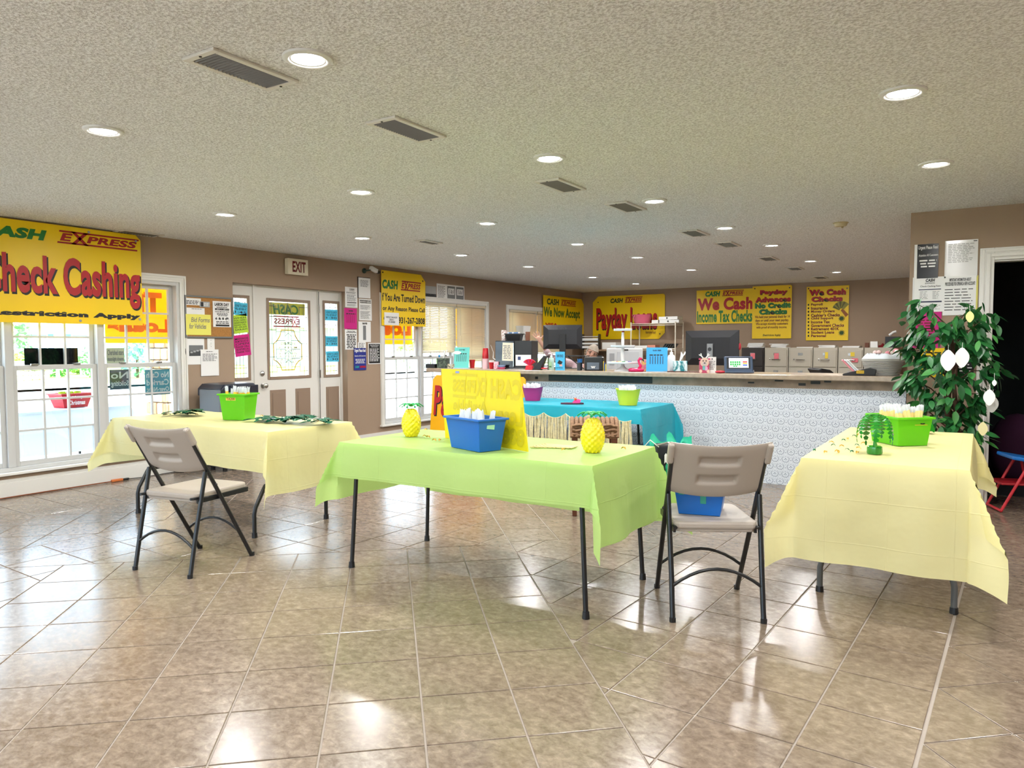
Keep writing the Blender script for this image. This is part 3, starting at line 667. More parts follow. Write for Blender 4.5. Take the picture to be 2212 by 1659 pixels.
# fan of notes held by a hand, and two starbursts (flat print)
BILL = mat('print_olive', '8f8a3a', .6); c0 = s.l(1818, 670)
for k in range(8):
    a = radians(150-k*14); q = Vector((cos(a), sin(a))); n_ = Vector((-q.y, q.x)); b0 = Vector(c0); yy = s.y-.0015-k*.0003
    P = [b0+q*.03-n_*.02, b0+q*.15-n_*.03, b0+q*.15+n_*.03, b0+q*.03+n_*.02]; G().quad(*[(v_.x, yy, v_.y) for v_ in P]).out('printed_note', BILL if k % 2 else mat('print_olive2', '5e5a28', .6), s.t)
h0 = s.l(1830, 682); dv = Vector((h0[0]-c0[0], h0[1]-c0[1])); nv = Vector((-dv.y, dv.x)).normalized()*.03
G().prism([(c0[0]-nv.x*.6, c0[1]-nv.y*.6+.01), (h0[0]-nv.x, h0[1]-nv.y), (h0[0]+nv.x, h0[1]+nv.y), (c0[0]+nv.x*.8, c0[1]+nv.y*.8+.01)], s.y-.005, s.y-.0045).out('printed_hand', mat('print_brown', '9a5a28', .6), s.t)
for cu, cv in ((1818, 688), (1818, 719)):
    c = s.l(cu, cv); P = [(c[0]+cos(2*pi*i/22)*(.06 if i % 2 else .028), c[1]+sin(2*pi*i/22)*(.06 if i % 2 else .028)) for i in range(22)]
    G().prism(P, s.y-.002, s.y).out('starburst', mat('print_dark_green', '2a4a1a', .6), s.t)
s.dots([(.03, s.H-.03), (s.W-.03, s.H-.05)], BLKP)
# ---- corkboard and the papers by the door
s = Sign('corkboard', 'grey-framed corkboard with notes between the big window and the door', 'corkboard', 'L', (397, 637), (503, 731), mat('cork', 'a9783f', .9, var=.15, vscale=60), off=.01, th=.006, part='cork')
FRG = mat('grey_frame', '6d6f6e', .45); f = .018
G().box(0,-.014,0,f,0,s.H).box(s.W-f,-.014,0,s.W,0,s.H).box(f,-.014,s.H-f,s.W-f,0,s.H).box(f,-.014,0,s.W-f,0,f).out('frame', FRG, s.t, bevel=.003)
def pinned(name, label, cat, pl, tl, br, m, off=.02, **k): return Sign(name, label, cat, pl, tl, br, m, off=off, th=.0012, **k)
YPAP = mat('yellow_paper', 'e6e06a', .7); PINK = mat('hot_pink_paper', 'd81b8c', .6, trans=.2); CYAN = mat('cyan_paper', '5fc6dc', .6, trans=.35); LIME = mat('lime_paper', 'c3dc46', .6, trans=.3)
p = pinned('paper_note', 'white slip with rounded ends at the top of the corkboard', 'paper', 'L', (399, 643), (434, 660), WHT); p.bars(.08, .1, .9, .7, 3, BLK)
p = pinned('paper_note', 'small printed grey picture slip overlapping the white slip on the corkboard', 'paper', 'L', (431, 651), (453, 664), mat('grey_paper', 'a8aaaa', .6), off=.024); p.rect(.1, .1, .35, .9, BLK); p.bars(.4, .2, .95, .8, 3, WHT)
p = pinned('paper_note', 'plain white note half covered by the yellow note on the corkboard', 'paper', 'L', (401, 664), (442, 684), WHT, off=.018); p.bars(.3, .8, .9, .95, 1, GRY)
p = pinned('paper_note', 'yellow handwritten note reading Bid Forms for Vehicles on the corkboard', 'paper', 'L', (401, 678), (456, 724), YPAP, off=.022)
p.ftext('Bid Forms', .2, .62, .95, .85, GRY, shear=.2); p.ftext('for Vehicles', .12, .3, .8, .55, GRY, shear=.2)
p = pinned('flyer', 'black and white Labor Day weekend flyer pinned to the corkboard', 'flyer', 'L', (459, 650), (499, 707), WHT)
p.ftext('LABOR DAY', .1, .82, .9, .94, BLK, bold=.03); p.ftext('weekend', .2, .74, .8, .81, BLK, shear=.3); p.rect(.12, .655, .9, .725, BLK); p.ftext('SEPT 1 - SEPT 4', .2, .67, .85, .71, WHT, dy=.001)
p.ftext('RAISE MONEY FOR', .12, .57, .9, .62, BLK); p.bars(.2, .42, .85, .55, 3, BLK, center=True); p.ftext('6 & 8 @', .12, .26, .9, .38, BLK, bold=.04); p.bars(.15, .12, .9, .24, 2, BLK, center=True); p.rect(.15, .03, .9, .1, BLK)
p = pinned('photo_print', 'white sheet with a grey photograph of cars below the corkboard', 'paper', 'L', (402, 731), (442, 787), WHT, off=.004); p.rect(.14, .33, .92, .74, mat('photo_grey', '6f7274', .5)); p.rect(.14, .33, .92, .52, mat('photo_dark', '3f4345', .5), dy=.001)
for k in range(4): p.rect(.2+k*.17, .44+k*.03, .33+k*.17, .5+k*.03, mat('photo_light', 'a5a8aa', .5), dy=.002)
p = pinned('form_sheet', 'white typed form hanging below the light switch', 'paper', 'L', (433, 755), (473, 811), WHT, off=.008); p.bars(.1, .55, .95, .85, 6, GRY); p.bars(.3, .9, .7, .94, 1, BLK)
g = G().tube([(0,0,0),(.02,0,-.12)], .006, 8); o = tag(g.out('pen', BLKP), 'black pen hanging beside the photograph sheet', 'pen'); q = wx(400, 753, XL+.012); at(o, q, pi/2)
s = Sign('light_switch', 'white wall plate with a toggle switch below the corkboard', 'switch', 'L', (447, 729), (463, 756), WPL, off=.001, th=.006, part='wall_plate'); G().box(s.W*.44, -.02, s.H*.45, s.W*.56, -.006, s.H*.6).out('toggle', WPL, s.t, bevel=.002)
for z in (.28, .78): G().box(s.W*.47, -.008, s.H*z-.004, s.W*.53, -.006, s.H*z+.004).out('screw', GRY, s.t)
# notes on the sidelights (just inside the glass frame)
dof = -.125+.03
def side(name, label, tl, br, m, lines, tilt=0):
    p = Sign(name, label, 'paper', 'L', tl, br, m, off=-.11+.016, th=.001, tilt=tilt)
    n = len(lines)
    for i, tx in enumerate(lines): p.ftext(tx, .08, .9-(i+1)*.75/n, .92, .9-(i+.25)*.75/n, mat('print_dark', '2c2c30', .6))
    return p
side('paper_note', 'cyan lunch note taped topmost on the sidelight beside the corkboard', (504, 652), (534, 681), CYAN, ['GONE TO LUNCH', 'WILL RETURN AT', '1:45'], .05)
side('paper_note', 'lime green note asking to please call on the sidelight', (505, 681), (537, 722), LIME, ['WHEN', 'YOU NEED', 'ASSISTANCE', 'PLEASE CALL', '931-394-6555', 'SARAH'], -.12)
side('paper_note', 'hot pink note lowest on the sidelight beside the corkboard', (508, 725), (543, 771), PINK, ['MESSAGE', 'FROM THE DAY OF', 'OPEN', 'PLEASE CALL', 'WE RETURN CALL', 'THANK YOU'], -.12)
for lab, a, b in (('cyan lunch note topmost on the sidelight by the wall notices', (702, 668), (729, 693)), ('cyan lunch note midway down the sidelight by the wall notices', (703, 726), (729, 748)), ('cyan lunch note lowest on the sidelight by the wall notices', (704, 759), (732, 781))):
    side('paper_note', lab, a, b, CYAN, ['GONE TO LUNCH', 'WILL RETURN AT', '1:30'])
# notices between the door and the second window
NAVY = mat('navy_paper', '1c2a86', .5)
def notice(label, tl, br, m=WHT, off=.004, name='notice', pl='L', **k): return pinned(name, label, 'notice', pl, tl, br, m, off, **k)
p = notice('white fee sheet pinned above the pink sheet beside the door', (745, 619), (772, 665)); p.ftext('CASH', .35, .86, .75, .93, BLK, bold=.04, shear=.2); p.ftext('EXPRESS', .35, .8, .75, .84, BLK); p.bars(.1, .68, .9, .76, 2, BLK); p.bars(.15, .3, .9, .64, 7, GRY); p.rect(.15, .22, .9, .26, BLK); p.bars(.15, .05, .9, .18, 4, GRY)
p = notice('hot pink rate sheet pinned on the wall beside the door', (743, 665), (771, 711), PINK, off=.007); p.ftext('OUR FEES', .35, .84, .68, .9, BLK, bold=.04); p.bars(.15, .7, .9, .76, 1, BLK, fill=.8)
for k in range(5): p.rect(.2+k*.14, .3, .22+k*.14, .68, MARO)
p = notice('white electronic check policy sheet below the pink sheet', (745, 712), (771, 755), off=.005); p.ftext('Electronic Check', .2, .9, .85, .95, BLK, bold=.03); p.ftext('Re-Presentment Policy', .1, .83, .95, .89, BLK, bold=.03); p.bars(.1, .05, .95, .78, 9, BLK, center=True, fill=.6)
p = notice('white table sheet in a black holder topmost of the wall notices', (774, 599), (800, 645), off=.008); G().box(-.012,-.001,-.005,0,.004,p.H+.008).box(0,-.001,p.H,p.W,.004,p.H+.008).out('black_edge', BLKP, p.t); p.bars(.15, .55, .85, .9, 6, GRY)
p = notice('white sheet headed Important Information beside the fee sheet', (775, 645), (803, 693), off=.006); p.ftext('IMPORTANT INFORMATION ABOUT', .08, .88, .95, .95, BLK, bold=.03); p.ftext('PROCEDURES FOR OPENING AN ACCOUNT', .08, .8, .95, .86, BLK, bold=.03); p.bars(.1, .5, .9, .72, 6, BLK, fill=.4); p.bars(.1, .08, .9, .44, 9, BLK, fill=.4)
p = notice('white sheet with a grey column between the wall notices', (774, 694), (801, 739), off=.006); p.ftext('OUR FEES', .3, .86, .7, .95, BLK, bold=.03); p.rect(.36, .1, .6, .8, GRY)
p = notice('white tear-off strip notice above the navy sheet', (773, 739), (790, 754), off=.003); p.bars(.1, .1, .9, .9, 4, GRY)
p = notice('navy blue urgent notice with white lettering', (764, 752), (791, 799), NAVY, off=.009); p.ftext('Urgent Please Read', .05, .78, .95, .97, WHT, bold=.02); p.ftext('Attention All Customers', .05, .62, .95, .68, WHT); p.bars(.1, .3, .9, .52, 4, WHT, center=True); p.ftext('CASH', .08, .1, .4, .2, mat('teal_print', '2aa0a0', .5), bold=.05); p.ftext('EXPRESS', .48, .1, .95, .2, RED, bold=.05)
p = notice('black sheet with a white border lowest of the wall notices', (795, 741), (822, 786), off=.005); p.rect(.05, .04, .95, .96, BLK); p.ftext('Notice About Electronic\nCheck Conversion', .15, .8, .85, .93, WHT, dy=.001); bars(p.t, .1*p.W, .12*p.H, .9*p.W, .75*p.H, 9, WHT, y=p.y-.0025, fill=.45)
# photographs above the blinds
p = notice('grey building photograph pinned above the blinds', (919, 617), (942, 652), mat('grey_paper'), name='photo_print'); p.rect(0, .1, 1, .5, mat('photo_dark')); p.bars(.05, .2, .95, .6, 4, mat('photo_light'))
p = notice('white sheet with two grey panels pinned above the blinds', (943, 612), (1003, 656), name='photo_print'); p.bars(.04, .2, .3, .9, 10, GRY); p.rect(.37, .05, .65, .92, mat('photo_grey')); p.rect(.69, .05, .97, .92, mat('photo_grey')); 
for a in (.4, .72): p.rect(a, .45, a+.22, .8, WHT, dy=.001); p.ftext('5 & 6', a+.03, .5, a+.19, .74, BLK, dy=.002, shear=.3)
# papers on the doorway wall
def rn(label, tl, br, m=WHT, off=.004, **k): return notice(label, tl, br, m, off, pl='R', **k)
SLV = mat('clear_sleeve_glare', 'e4e4e4', .12)
p = rn('black urgent notice curling in a clear sleeve on the doorway wall', (1976, 529), (2026, 600), mat('black_sheet', '24262b', .15), off=.006); p.rect(0, 0, .12, 1, WHT, dy=.001); p.ftext('Urgent Please Read', .16, .82, .98, .95, WHT, bold=.01); p.ftext('Attention All Customers', .18, .64, .98, .71, WHT); p.bars(.2, .3, .95, .56, 3, WHT, center=True)
p = rn('blank-looking white typed sheet in a clear sleeve on the doorway wall', (2042, 521), (2111, 598), SLV, off=.005); p.bars(.1, .4, .92, .92, 12, mat('print_lightgrey', 'a9aaa9', .6)); p.rect(.86, .95, .97, .97, BLK); p.rect(0, 0, .04, 1, WHT)
p = rn('white check cashing fees sheet above the artificial tree', (1972, 600), (2037, 673), WHT, off=.005); p.ftext('CASH', .42, .86, .72, .95, BLK, bold=.04, shear=.2); p.ftext('EXPRESS', .4, .8, .72, .84, BLK, shear=.2); p.ftext('Check Cashing Fees', .25, .7, .9, .76, BLK); p.rect(.2, .63, .92, .655, mat('print_navy', '2f3350', .6)); p.bars(.24, .36, .5, .6, 6, GRY, fill=.3); p.bars(.65, .36, .88, .6, 6, GRY, fill=.3); p.rect(.16, .27, .95, .31, mat('print_navy')); p.bars(.2, .06, .95, .2, 4, mat('print_lightgrey')); p.rect(0, 0, .06, 1, SLV)
p = rn('yellow-edged sheet headed Important Information behind the tree top', (2038, 598), (2111, 680), mat('pale_yellow_edge', 'd9cf6a', .6), off=.005); p.rect(0, 0, .95, 1, WHT); p.ftext('IMPORTANT INFORMATION ABOUT', .18, .87, .8, .95, BLK, dy=.001, bold=.02); p.ftext('PROCEDURES FOR OPENING A NEW ACCOUNT:', .06, .76, .92, .85, BLK, dy=.001, bold=.02); bars(p.t, .05*p.W, .1*p.H, .9*p.W, .7*p.H, 8, BLK, y=p.y-.003, fill=.25)
p = rn('hot pink sheet on the doorway wall behind the tree leaves', (1970, 674), (2032, 752), PINK, off=.004); p.rect(0, 0, .05, 1, WHT); p.bars(.2, .2, .9, .8, 8, MARO)
p = rn('black sheet with white lettering low behind the tree', (2062, 742), (2103, 818), BLK, off=.004); p.bars(.1, .08, .95, .9, 9, WHT, fill=.35)
p = rn('yellow sheet low on the doorway wall behind the tree', (1990, 752), (2040, 815), mat('banner_yellow'), off=.004); p.bars(.1, .2, .9, .9, 6, BLK, fill=.35)

# ---- things on and outside the windows
DEC = .085+.02
def decal(label, tl, br, m, lines, col, off=-.095, mirror=True, cat='sign'):
    p = Sign('window_sign', label, cat, 'L', tl, br, m, off=off, th=.001)
    n = len(lines)
    for i, tx in enumerate(lines): p.ftext(tx, .06, .95-(i+.9)*.9/n, .94, .95-(i+.12)*.9/n, col, bold=.01, mirror=mirror)
    return p
CREAM = mat('cream_letters', 'e9e2d2', .5, trans=.2)
decal('dark no soliciting sign on the window seen from behind', (236, 799), (280, 840), mat('sign_charcoal', '4f4a48', .5, trans=.1), ['No', 'Soliciting'], CREAM, off=-.062)
decal('teal no cash carried overnight sign on the window seen from behind', (312, 799), (368, 851), mat('sign_teal', '5b9aa0', .5, trans=.2), ['No Cash', 'Carried', 'Over-Night'], CREAM, off=-.062)
decal('beige typed notice low on the window seen from behind', (238, 906), (276, 963), mat('sign_beige', 'b7ac9c', .6, trans=.3), ['Notice to Persons', 'It is illegal to', 'enter with a firearm', 'on this property', 'or to loiter'], GRY, off=-.062)
decal('small cream notice on the upper window pane', (229, 752), (269, 785), mat('sign_cream', 'cfc9a6', .6, trans=.2), ['Cherished stars', 'moonlight dreams'], GRY, off=-.1, mirror=False)
o = tag(G().box(0, 0, 0, 1, .004, 1).out('window_sign', mat('matte_black_sign', '050607', .9, spec=.1)), 'blank black sign hung behind the upper window muntins', 'sign')
a = wx(52, 752, XL-.105); b = wx(169, 789, XL-.105); o.location = (XL-.105, a.y, b.z); o.rotation_euler = (0,0,pi/2); o.scale = (b.y-a.y, 1, a.z-b.z)
YTR = mat('outdoor_banner_yellow', 'fccf00', .5, trans=.5); ORT = mat('outdoor_banner_orange', 'f08400', .5, trans=.3)
def outban(label, y0, y1, z0, z1, words, off=-.19):
    t = T('window_banner', label, 'banner', (XL+off, y0, z0), pi/2)
    G().box(0, 0, 0, y1-y0, .003, z1-z0).out('sheet', YTR, t)
    for tx, a, b, c, d in words: text(tx, ORT, t, a, b, c, d, y=-.002, bold=.05, mirror=True)
    return t
a = wx(228, 741, XL-.19); b = wx(372, 741, XL-.19); zt = wx(330, 617, XL-.19).z
outban('yellow title loans banner hung outside the big window, read in reverse', a.y, b.y, a.z, zt, [('Title', .0, (zt-a.z)*.52, (b.y-a.y)*.85, (zt-a.z)*.88), ('Loans', .02, .11, (b.y-a.y)*.97, (zt-a.z)*.42)])
a = wx(828, 744, XL-.19); b = wx(891, 744, XL-.19)
outban('yellow loans banner hung outside the second window, read in reverse', 7.45, b.y, a.z, 1.98, [('Loans', .05, .13, b.y-7.45-.03, .36)])
a = wx(980, 748, XL-.19); b = wx(1036, 748, XL-.19)
outban('yellow banner glowing through the blinds of the second window', a.y-.0, b.y, a.z, 1.98, [])
outban('yellow banner hung outside the window behind the counter', 11.2, 12.9, 1.3, 1.96, [])
# blinds
SLAT = mat('blind_slat', 'e8dcc2', .5, trans=.34)
def blind(label, y0, y1, zt, zb, ang=50):
    t = T('window_blind', label, 'blind', (XL-.002, y0, zb), pi/2); W_ = y1-y0; H_ = zt-zb
    G().box(0, -.02, H_-.04, W_, .02, H_).out('head_rail', SLAT, t, bevel=.004)
    n = int((H_-.06)/.026); g = G()
    for k in range(n):
        z = .03+k*(H_-.075)/n; g.cbox((W_/2, 0, z+.008), (W_-.01, .031, .0012), Matrix.Rotation(radians(ang), 3, 'X'))
    g.out('slats', SLAT, t, kind='stuff')
    G().box(0, -.013, 0, W_, .013, .022).out('bottom_rail', SLAT, t, bevel=.003)
    for q in (.14, .5, .86): G().tube([(W_*q, -.016, .01), (W_*q, -.016, H_-.03)], .0016, 5).out('ladder_cord', SLAT, t)
    G().tube([(W_*.08, -.03, H_-.03), (W_*.08, -.03, H_-.5)], .003, 6).out('tilt_wand', mat('clear_wand', 'c9c2b4', .3), t)
z1 = wx(925, 762, XL).z
blind('half-raised blind on the middle pane of the second window', 8.60, 9.42, 1.97, z1)
blind('lowered blind on the far pane of the second window', 9.45, 10.25, 1.97, 1.05, 58)
blind('closed blind on the near pane of the window behind the counter', 11.0, 11.95, 1.95, 1.15, 60)
blind('closed blind on the far pane of the window behind the counter', 11.98, 12.93, 1.95, 1.15, 62)
# banner lying against the counter's end
t = T('banner_board', 'orange-yellow board with a big red P leaning on the counter', 'sign', (0,0,0))
p0 = wy(929, 930, 6.86); p1 = wy(1136, 930, 6.93); zt = wy(929, 806, 6.93).z-.02; Wb = p1.x-p0.x; t.location = (p0.x, 6.86, 0.30); t.rotation_euler = (radians(-6), 0, 0)
Hb = (zt-.30)/cos(radians(6)); OYE = mat('orange_yellow_board', 'f5b40a', .3)
G().prism([(0,0),(Wb,0),(Wb,Hb-.03),(Wb-.03,Hb),(.05,Hb),(0,Hb-.05)], 0, .008).out('board', OYE, t)
text('Payday Loans', BLK, t, .05, .06, Wb-.03, .06+Hb*.72, y=-.002, bold=.03); text('Payday Loans', RED, t, .04, .075, Wb-.04, .075+Hb*.70, y=-.004, bold=.015)
tag(G().frustum(0, .30, .9, .18, .9, .12).out('cardboard_box', mat('cardboard', '8f6d47', .8)), 'low cardboard box holding up the leaning board', 'box').location = (p0.x+Wb/2, 6.88, 0)
# ================================================================ FURNITURE
BEI = mat('beige_chair_plastic', 'a89e93', .42, bump=.05, bscale=500); LEGM = mat('chair_black_tube', '15181c', .3, spec=.6)
def chair(label, loc, rz):
    t = T('folding_chair', label, 'chair', loc, rz); hw = .212
    def fy(z): return .245-.505*z/.85                      # the long tube, front foot to top of the back
    for s in (-1, 1):
        G().tube([(s*hw, .245, 0), (s*(hw+.004), fy(.45), .45), (s*(hw+.004), fy(.78), .78)], .0125, 10).out('front_leg', LEGM, t, smooth=60)
        G().tube([(s*(hw-.0), -.245, 0), (s*(hw-.0), -.205, .2), (s*(hw+.006), fy(.58)-.022, .585)], .0125, 10).out('rear_leg', LEGM, t, smooth=60)
        for yy in (.245, -.245): G().lathe([(.0155,0),(.0155,.022)], 10, (s*hw, yy, 0)).out('foot_cap', BLKP, t)
        G().tube([(s*(hw-.018), fy(.40)-.02, .425), (s*(hw-.018), -.21, .44)], .008, 8).out('seat_link', LEGM, t)
        G().box(s*(hw-.02)-.006, -.16, .405, s*(hw-.02)+.006, .24, .432).out('seat_rail', LEGM, t)
        G().ball((s*(hw+.016), fy(.5), .5), .008, n=8, m=6).out('rivet', LEGM, t)
    for yy, z0 in ((-.215, .16), (.16, .155)):
        pts = [(hw*(2*k/10-1), yy, z0+.085*(1-(2*k/10-1)**2)) for k in range(11)]; G().tube(pts, .008, 8).out('stretcher', LEGM, t, smooth=60)
    # seat: rounded slab
    P = []
    for cx, cy, a0 in ((.155, .20, 0), (-.155, .20, 90), (-.165, -.135, 180), (.165, -.135, 270)):
        for k in range(6): a = radians(a0+k*18); P.append((cx+.035*cos(a), cy+.05*sin(a)))
    G().prismz(P, .426, .462).out('seat', BEI, t, bevel=.011)
    G().prismz([(x*.965, y*.965+.003) for x, y in P], .412, .431).out('seat_underside', BEI, t, bevel=.006)
    # curved back with two recessed hand slots
    n = 60; m = 44; zb, zt = .60, .855; tilt = math.atan(.505/.85); g = G()
    def surf(i, j, side):
        x = (i/n*2-1); e = 1-abs(x)**8*.0; hwid = .236
        sag = (1-x*x); z = zb-.028*sag+(zt-zb-.018*sag+.028*sag)*(j/m)
        X = x*hwid*(1-.05*(1-j/m)); Y = fy(z)-.012-.035*sag+.018
        d = .011
        rim = min(1, (1-abs(x))*14, (j/m)*10+.0, (1-j/m)*10); rim = sqrt(max(0, rim))
        Y += (-d if side else d)*(.25+.75*rim)
        if side:
            for s0, s1 in ((.60, .80), (.24, .44)):
                q = j/m
                if abs(x) < .42 and s0 < q < s1:
                    k = min(1, (.42-abs(x))*22, (s1-q)*30, (q-s0)*12); Y += .019*k
        return (X, Y, z)
    for side in (0, 1):
        o = len(g.v); g.v += [surf(i, j, side) for j in range(m+1) for i in range(n+1)]
        for j in range(m):
            for i in range(n):
                q = (o+j*(n+1)+i, o+j*(n+1)+i+1, o+(j+1)*(n+1)+i+1, o+(j+1)*(n+1)+i); g.f.append(q if side else q[::-1])
    N1 = (n+1)*(m+1)
    for j in range(m):
        for i in (0, n): a = j*(n+1)+i; b = a+n+1; g.f.append((a, b, b+N1, a+N1) if i == 0 else (b, a, a+N1, b+N1))
    for i in range(n):
        for j in (0, m): a = j*(n+1)+i; b = a+1; g.f.append((b, a, a+N1, b+N1) if j == 0 else (a, b, b+N1, a+N1))
    g.out('backrest', BEI, t, smooth=50)
    for s in (-1, 1): G().cbox((s*.226, fy(.80)-.004, .80), (.030, .036, .115), Matrix.Rotation(math.atan(.505/.85), 3, 'X')).out('corner_sleeve', BEI, t, bevel=.011)
    return t
def fromfeet(a, b, c, d):   # rear left, rear right, front left, front right
    P = [fl(*q) for q in (a, b, c, d)]; ctr = sum(P, Vector())/4; fw = (P[2]+P[3]-P[0]-P[1]); return (ctr.x, ctr.y, 0), math.atan2(fw.y, fw.x)-pi/2
L1, a1 = fromfeet((291,1230), (410,1251), (433,1184), (545,1200)); chair('beige and black folding chair facing the yellow table by the windows', L1, a1)
L2, a2 = fromfeet((1450,1341), (1652,1346), (1416,1270), (1596,1273)); chair2 = chair('beige and black folding chair holding a blue bin on its seat', L2, a2)

def clothmat(name, col, tr=.4):
    m = mat(name, col, .38, trans=tr, bump=.45, bscale=5, spec=.35); N = m.node_tree.nodes; L = m.node_tree.links
    bn = [n for n in N if n.type == 'BUMP'][0]; nz = [n for n in N if n.type == 'TEX_NOISE'][0]; tc = N.new('ShaderNodeTexCoord'); sp = N.new('ShaderNodeSeparateXYZ'); L.new(tc.outputs['Object'], sp.inputs[0])
    tot = nz.outputs['Fac']; bn.inputs['Distance'].default_value = .02
    for ax, st in (('X', .27), ('Y', .27), ('Z', .21)):      # the packet's fold lines
        ops = []
        for op, v in (('MULTIPLY_ADD', (1/st, 50.37)), ('FRACT', ()), ('SUBTRACT', (.5,)), ('ABSOLUTE', ()), ('MULTIPLY', (st,)), ('SUBTRACT', (.0035,)), ('MINIMUM', (0,)), ('MULTIPLY', (-30,))):
            n = N.new('ShaderNodeMath'); n.operation = op
            for i, q in enumerate(v): n.inputs[i+1].default_value = q
            L.new(ops[-1].outputs[0] if ops else sp.outputs[ax], n.inputs[0]); ops.append(n)
        a = N.new('ShaderNodeMath'); a.operation = 'ADD'; L.new(tot, a.inputs[0]); L.new(ops[-1].outputs[0], a.inputs[1]); tot = a.outputs[0]
    L.new(tot, bn.inputs['Height']); t_ = [n for n in N if n.type == 'BSDF_TRANSLUCENT'][0]; L.new(bn.outputs[0], t_.inputs['Normal']); return m
def table(label, c, lx, ly, rz=0, legs='straight', m=LEGM, inset=.11):
    t = T('folding_table', label, 'table', (c[0], c[1], 0), rz)
    G().box(-lx/2, -ly/2, TT-.045, lx/2, ly/2, TT-.004).out('table_top', mat('table_white_plastic', 'd8d4cc', .5), t, bevel=.01)
    for sx in (-1, 1):
        X = sx*(lx/2-inset)
        if legs == 'straight':
            for sy in (-1, 1):
                G().tube([(X+sx*.02, sy*(ly/2-.03), 0), (X-sx*.02, sy*(ly/2-.05), TT-.045)], .0125, 10).out('leg', m, t, smooth=60); G().lathe([(.019,0),(.016,.035)], 10, (X+sx*.02, sy*(ly/2-.03), 0)).out('foot_cap', BLKP, t)
            G().tube([(X-sx*.015, -ly/2+.05, TT-.11), (X-sx*.015, ly/2-.05, TT-.11)], .010, 8).out('crossbar', m, t)
        else:
            for sy in (-1, 1):
                y0 = sy*(ly/2-.05)
                pts = [(X, y0, 0), (X, y0, .16), (X, y0-sy*.012, .205), (X, y0-sy*.085, .325), (X, y0-sy*.10, .345)]
                G().tube(pts, .0145, 10).out('leg', m, t, smooth=60); G().lathe([(.02,0),(.018,.035)], 10, (X, y0, 0)).out('foot_cap', BLKP, t)
                G().tube([(X, sy*(ly/2-.22), .33), (X-sx*.02, sy*(ly/2-.22), TT-.045)], .012, 8).out('upright', m, t)
            G().tube([(X, -ly/2+.145, .34), (X, ly/2-.145, .34)], .0145, 10).out('crossbar', m, t, smooth=60)
    return t
def cloth(name, label, c, lx, ly, oF, oB, oL, oR, m, rz=0, seed=0, diag=0, flap=.44, crease=.14, rip=.006, th=0):
    R = random.Random(seed); ph = [R.uniform(0, 6.3) for _ in range(8)]; amp = [R.uniform(.6, 1.3) for _ in range(8)]
    lx += .012; ly += .012
    def samples(L_, a, b, n):
        k = 14; return [-L_/2-a+a*i/k for i in range(k)]+[-L_/2+L_*i/n for i in range(n+1)]+[L_/2+b*i/k for i in range(1, k+1)]
    S_ = samples(lx, oL, oR, 36); Tt = samples(ly, oF, oB, 20)
    def pos(s, t):
        dx = max(0, abs(s)-lx/2); dy = max(0, abs(t)-ly/2); sx = 1 if s > 0 else -1; sy = 1 if t > 0 else -1
        if dx <= 1e-9 and dy <= 1e-9:
            return (s, t, .0015*sin(s*9+ph[0])*sin(t*11+ph[1])+.0008*sin(s*31+ph[2])+.003)
        def wave(q, d, k):
            return .004+min(1, d/.12)*(rip*(1+sin(q*7*amp[k]+ph[k]))+.006*d/.2*(1+sin(q*15+ph[k+1]))+.0025*abs(sin(q*pi/crease)))
        if dy <= 1e-9:
            return (sx*(lx/2+wave(t, dx, 2 if sx > 0 else 3)), t, .003-dx)
        if dx <= 1e-9:
            return (s, sy*(ly/2+wave(s, dy, 4 if sy > 0 else 5)), .003-dy)
        r = math.hypot(dx, dy); q = math.atan2(dy, dx)/(pi/2); f = (1-abs(2*q-1))
        L_ = flap*r*(f**.85); z = -sqrt(max(0, r*r-L_*L_))
        da = math.atan2(sy, sx)+diag*(.5 if sx*sy > 0 else -.5); a0 = wave(t, dx, 2 if sx > 0 else 3); b0 = wave(s, dy, 4 if sy > 0 else 5)
        wob = .012*sin(q*9+ph[6])*min(1, r/.2)
        return (sx*(lx/2+a0*(1-q))+cos(da)*L_+wob*sin(da), sy*(ly/2+b0*q)+sin(da)*L_-wob*cos(da), .003+z)
    g = G(); g.v = [pos(s, t) for t in Tt for s in S_]; nx = len(S_)
    g.f = [(j*nx+i, j*nx+i+1, (j+1)*nx+i+1, (j+1)*nx+i) for j in range(len(Tt)-1) for i in range(nx-1)]
    o = g.out(name, m, None, smooth=55); tag(o, label, 'tablecloth'); at(o, (c[0], c[1], TT), rz); return o
YC = clothmat('pale_yellow_plastic', 'f6f0b6'); GC = clothmat('lime_green_plastic', 'c6e68c', .42); TC = clothmat('turquoise_plastic', '28b4cc', .25)
TZ = TT+.0055
# green table in the middle
gc = (-2.33, 3.45); table('folding table with straight black legs under the lime green cloth', gc, 1.63, .76, 0, 'straight', LEGM, .065)
cloth('tablecloth', 'lime green plastic cloth draped over the middle table', gc, 1.63, .76, .20, .42, .34, .40, GC, seed=3, diag=.35)
# yellow table by the windows
yc = (-4.84, 3.56); table('folding table with bent black legs under the yellow cloth by the windows', yc, 1.83, .75, 0, 'bent', LEGM, .22)
cloth('tablecloth', 'pale yellow plastic cloth on the table by the windows', yc, 1.83, .75, .27, .33, .36, .42, YC, seed=8, diag=.3)
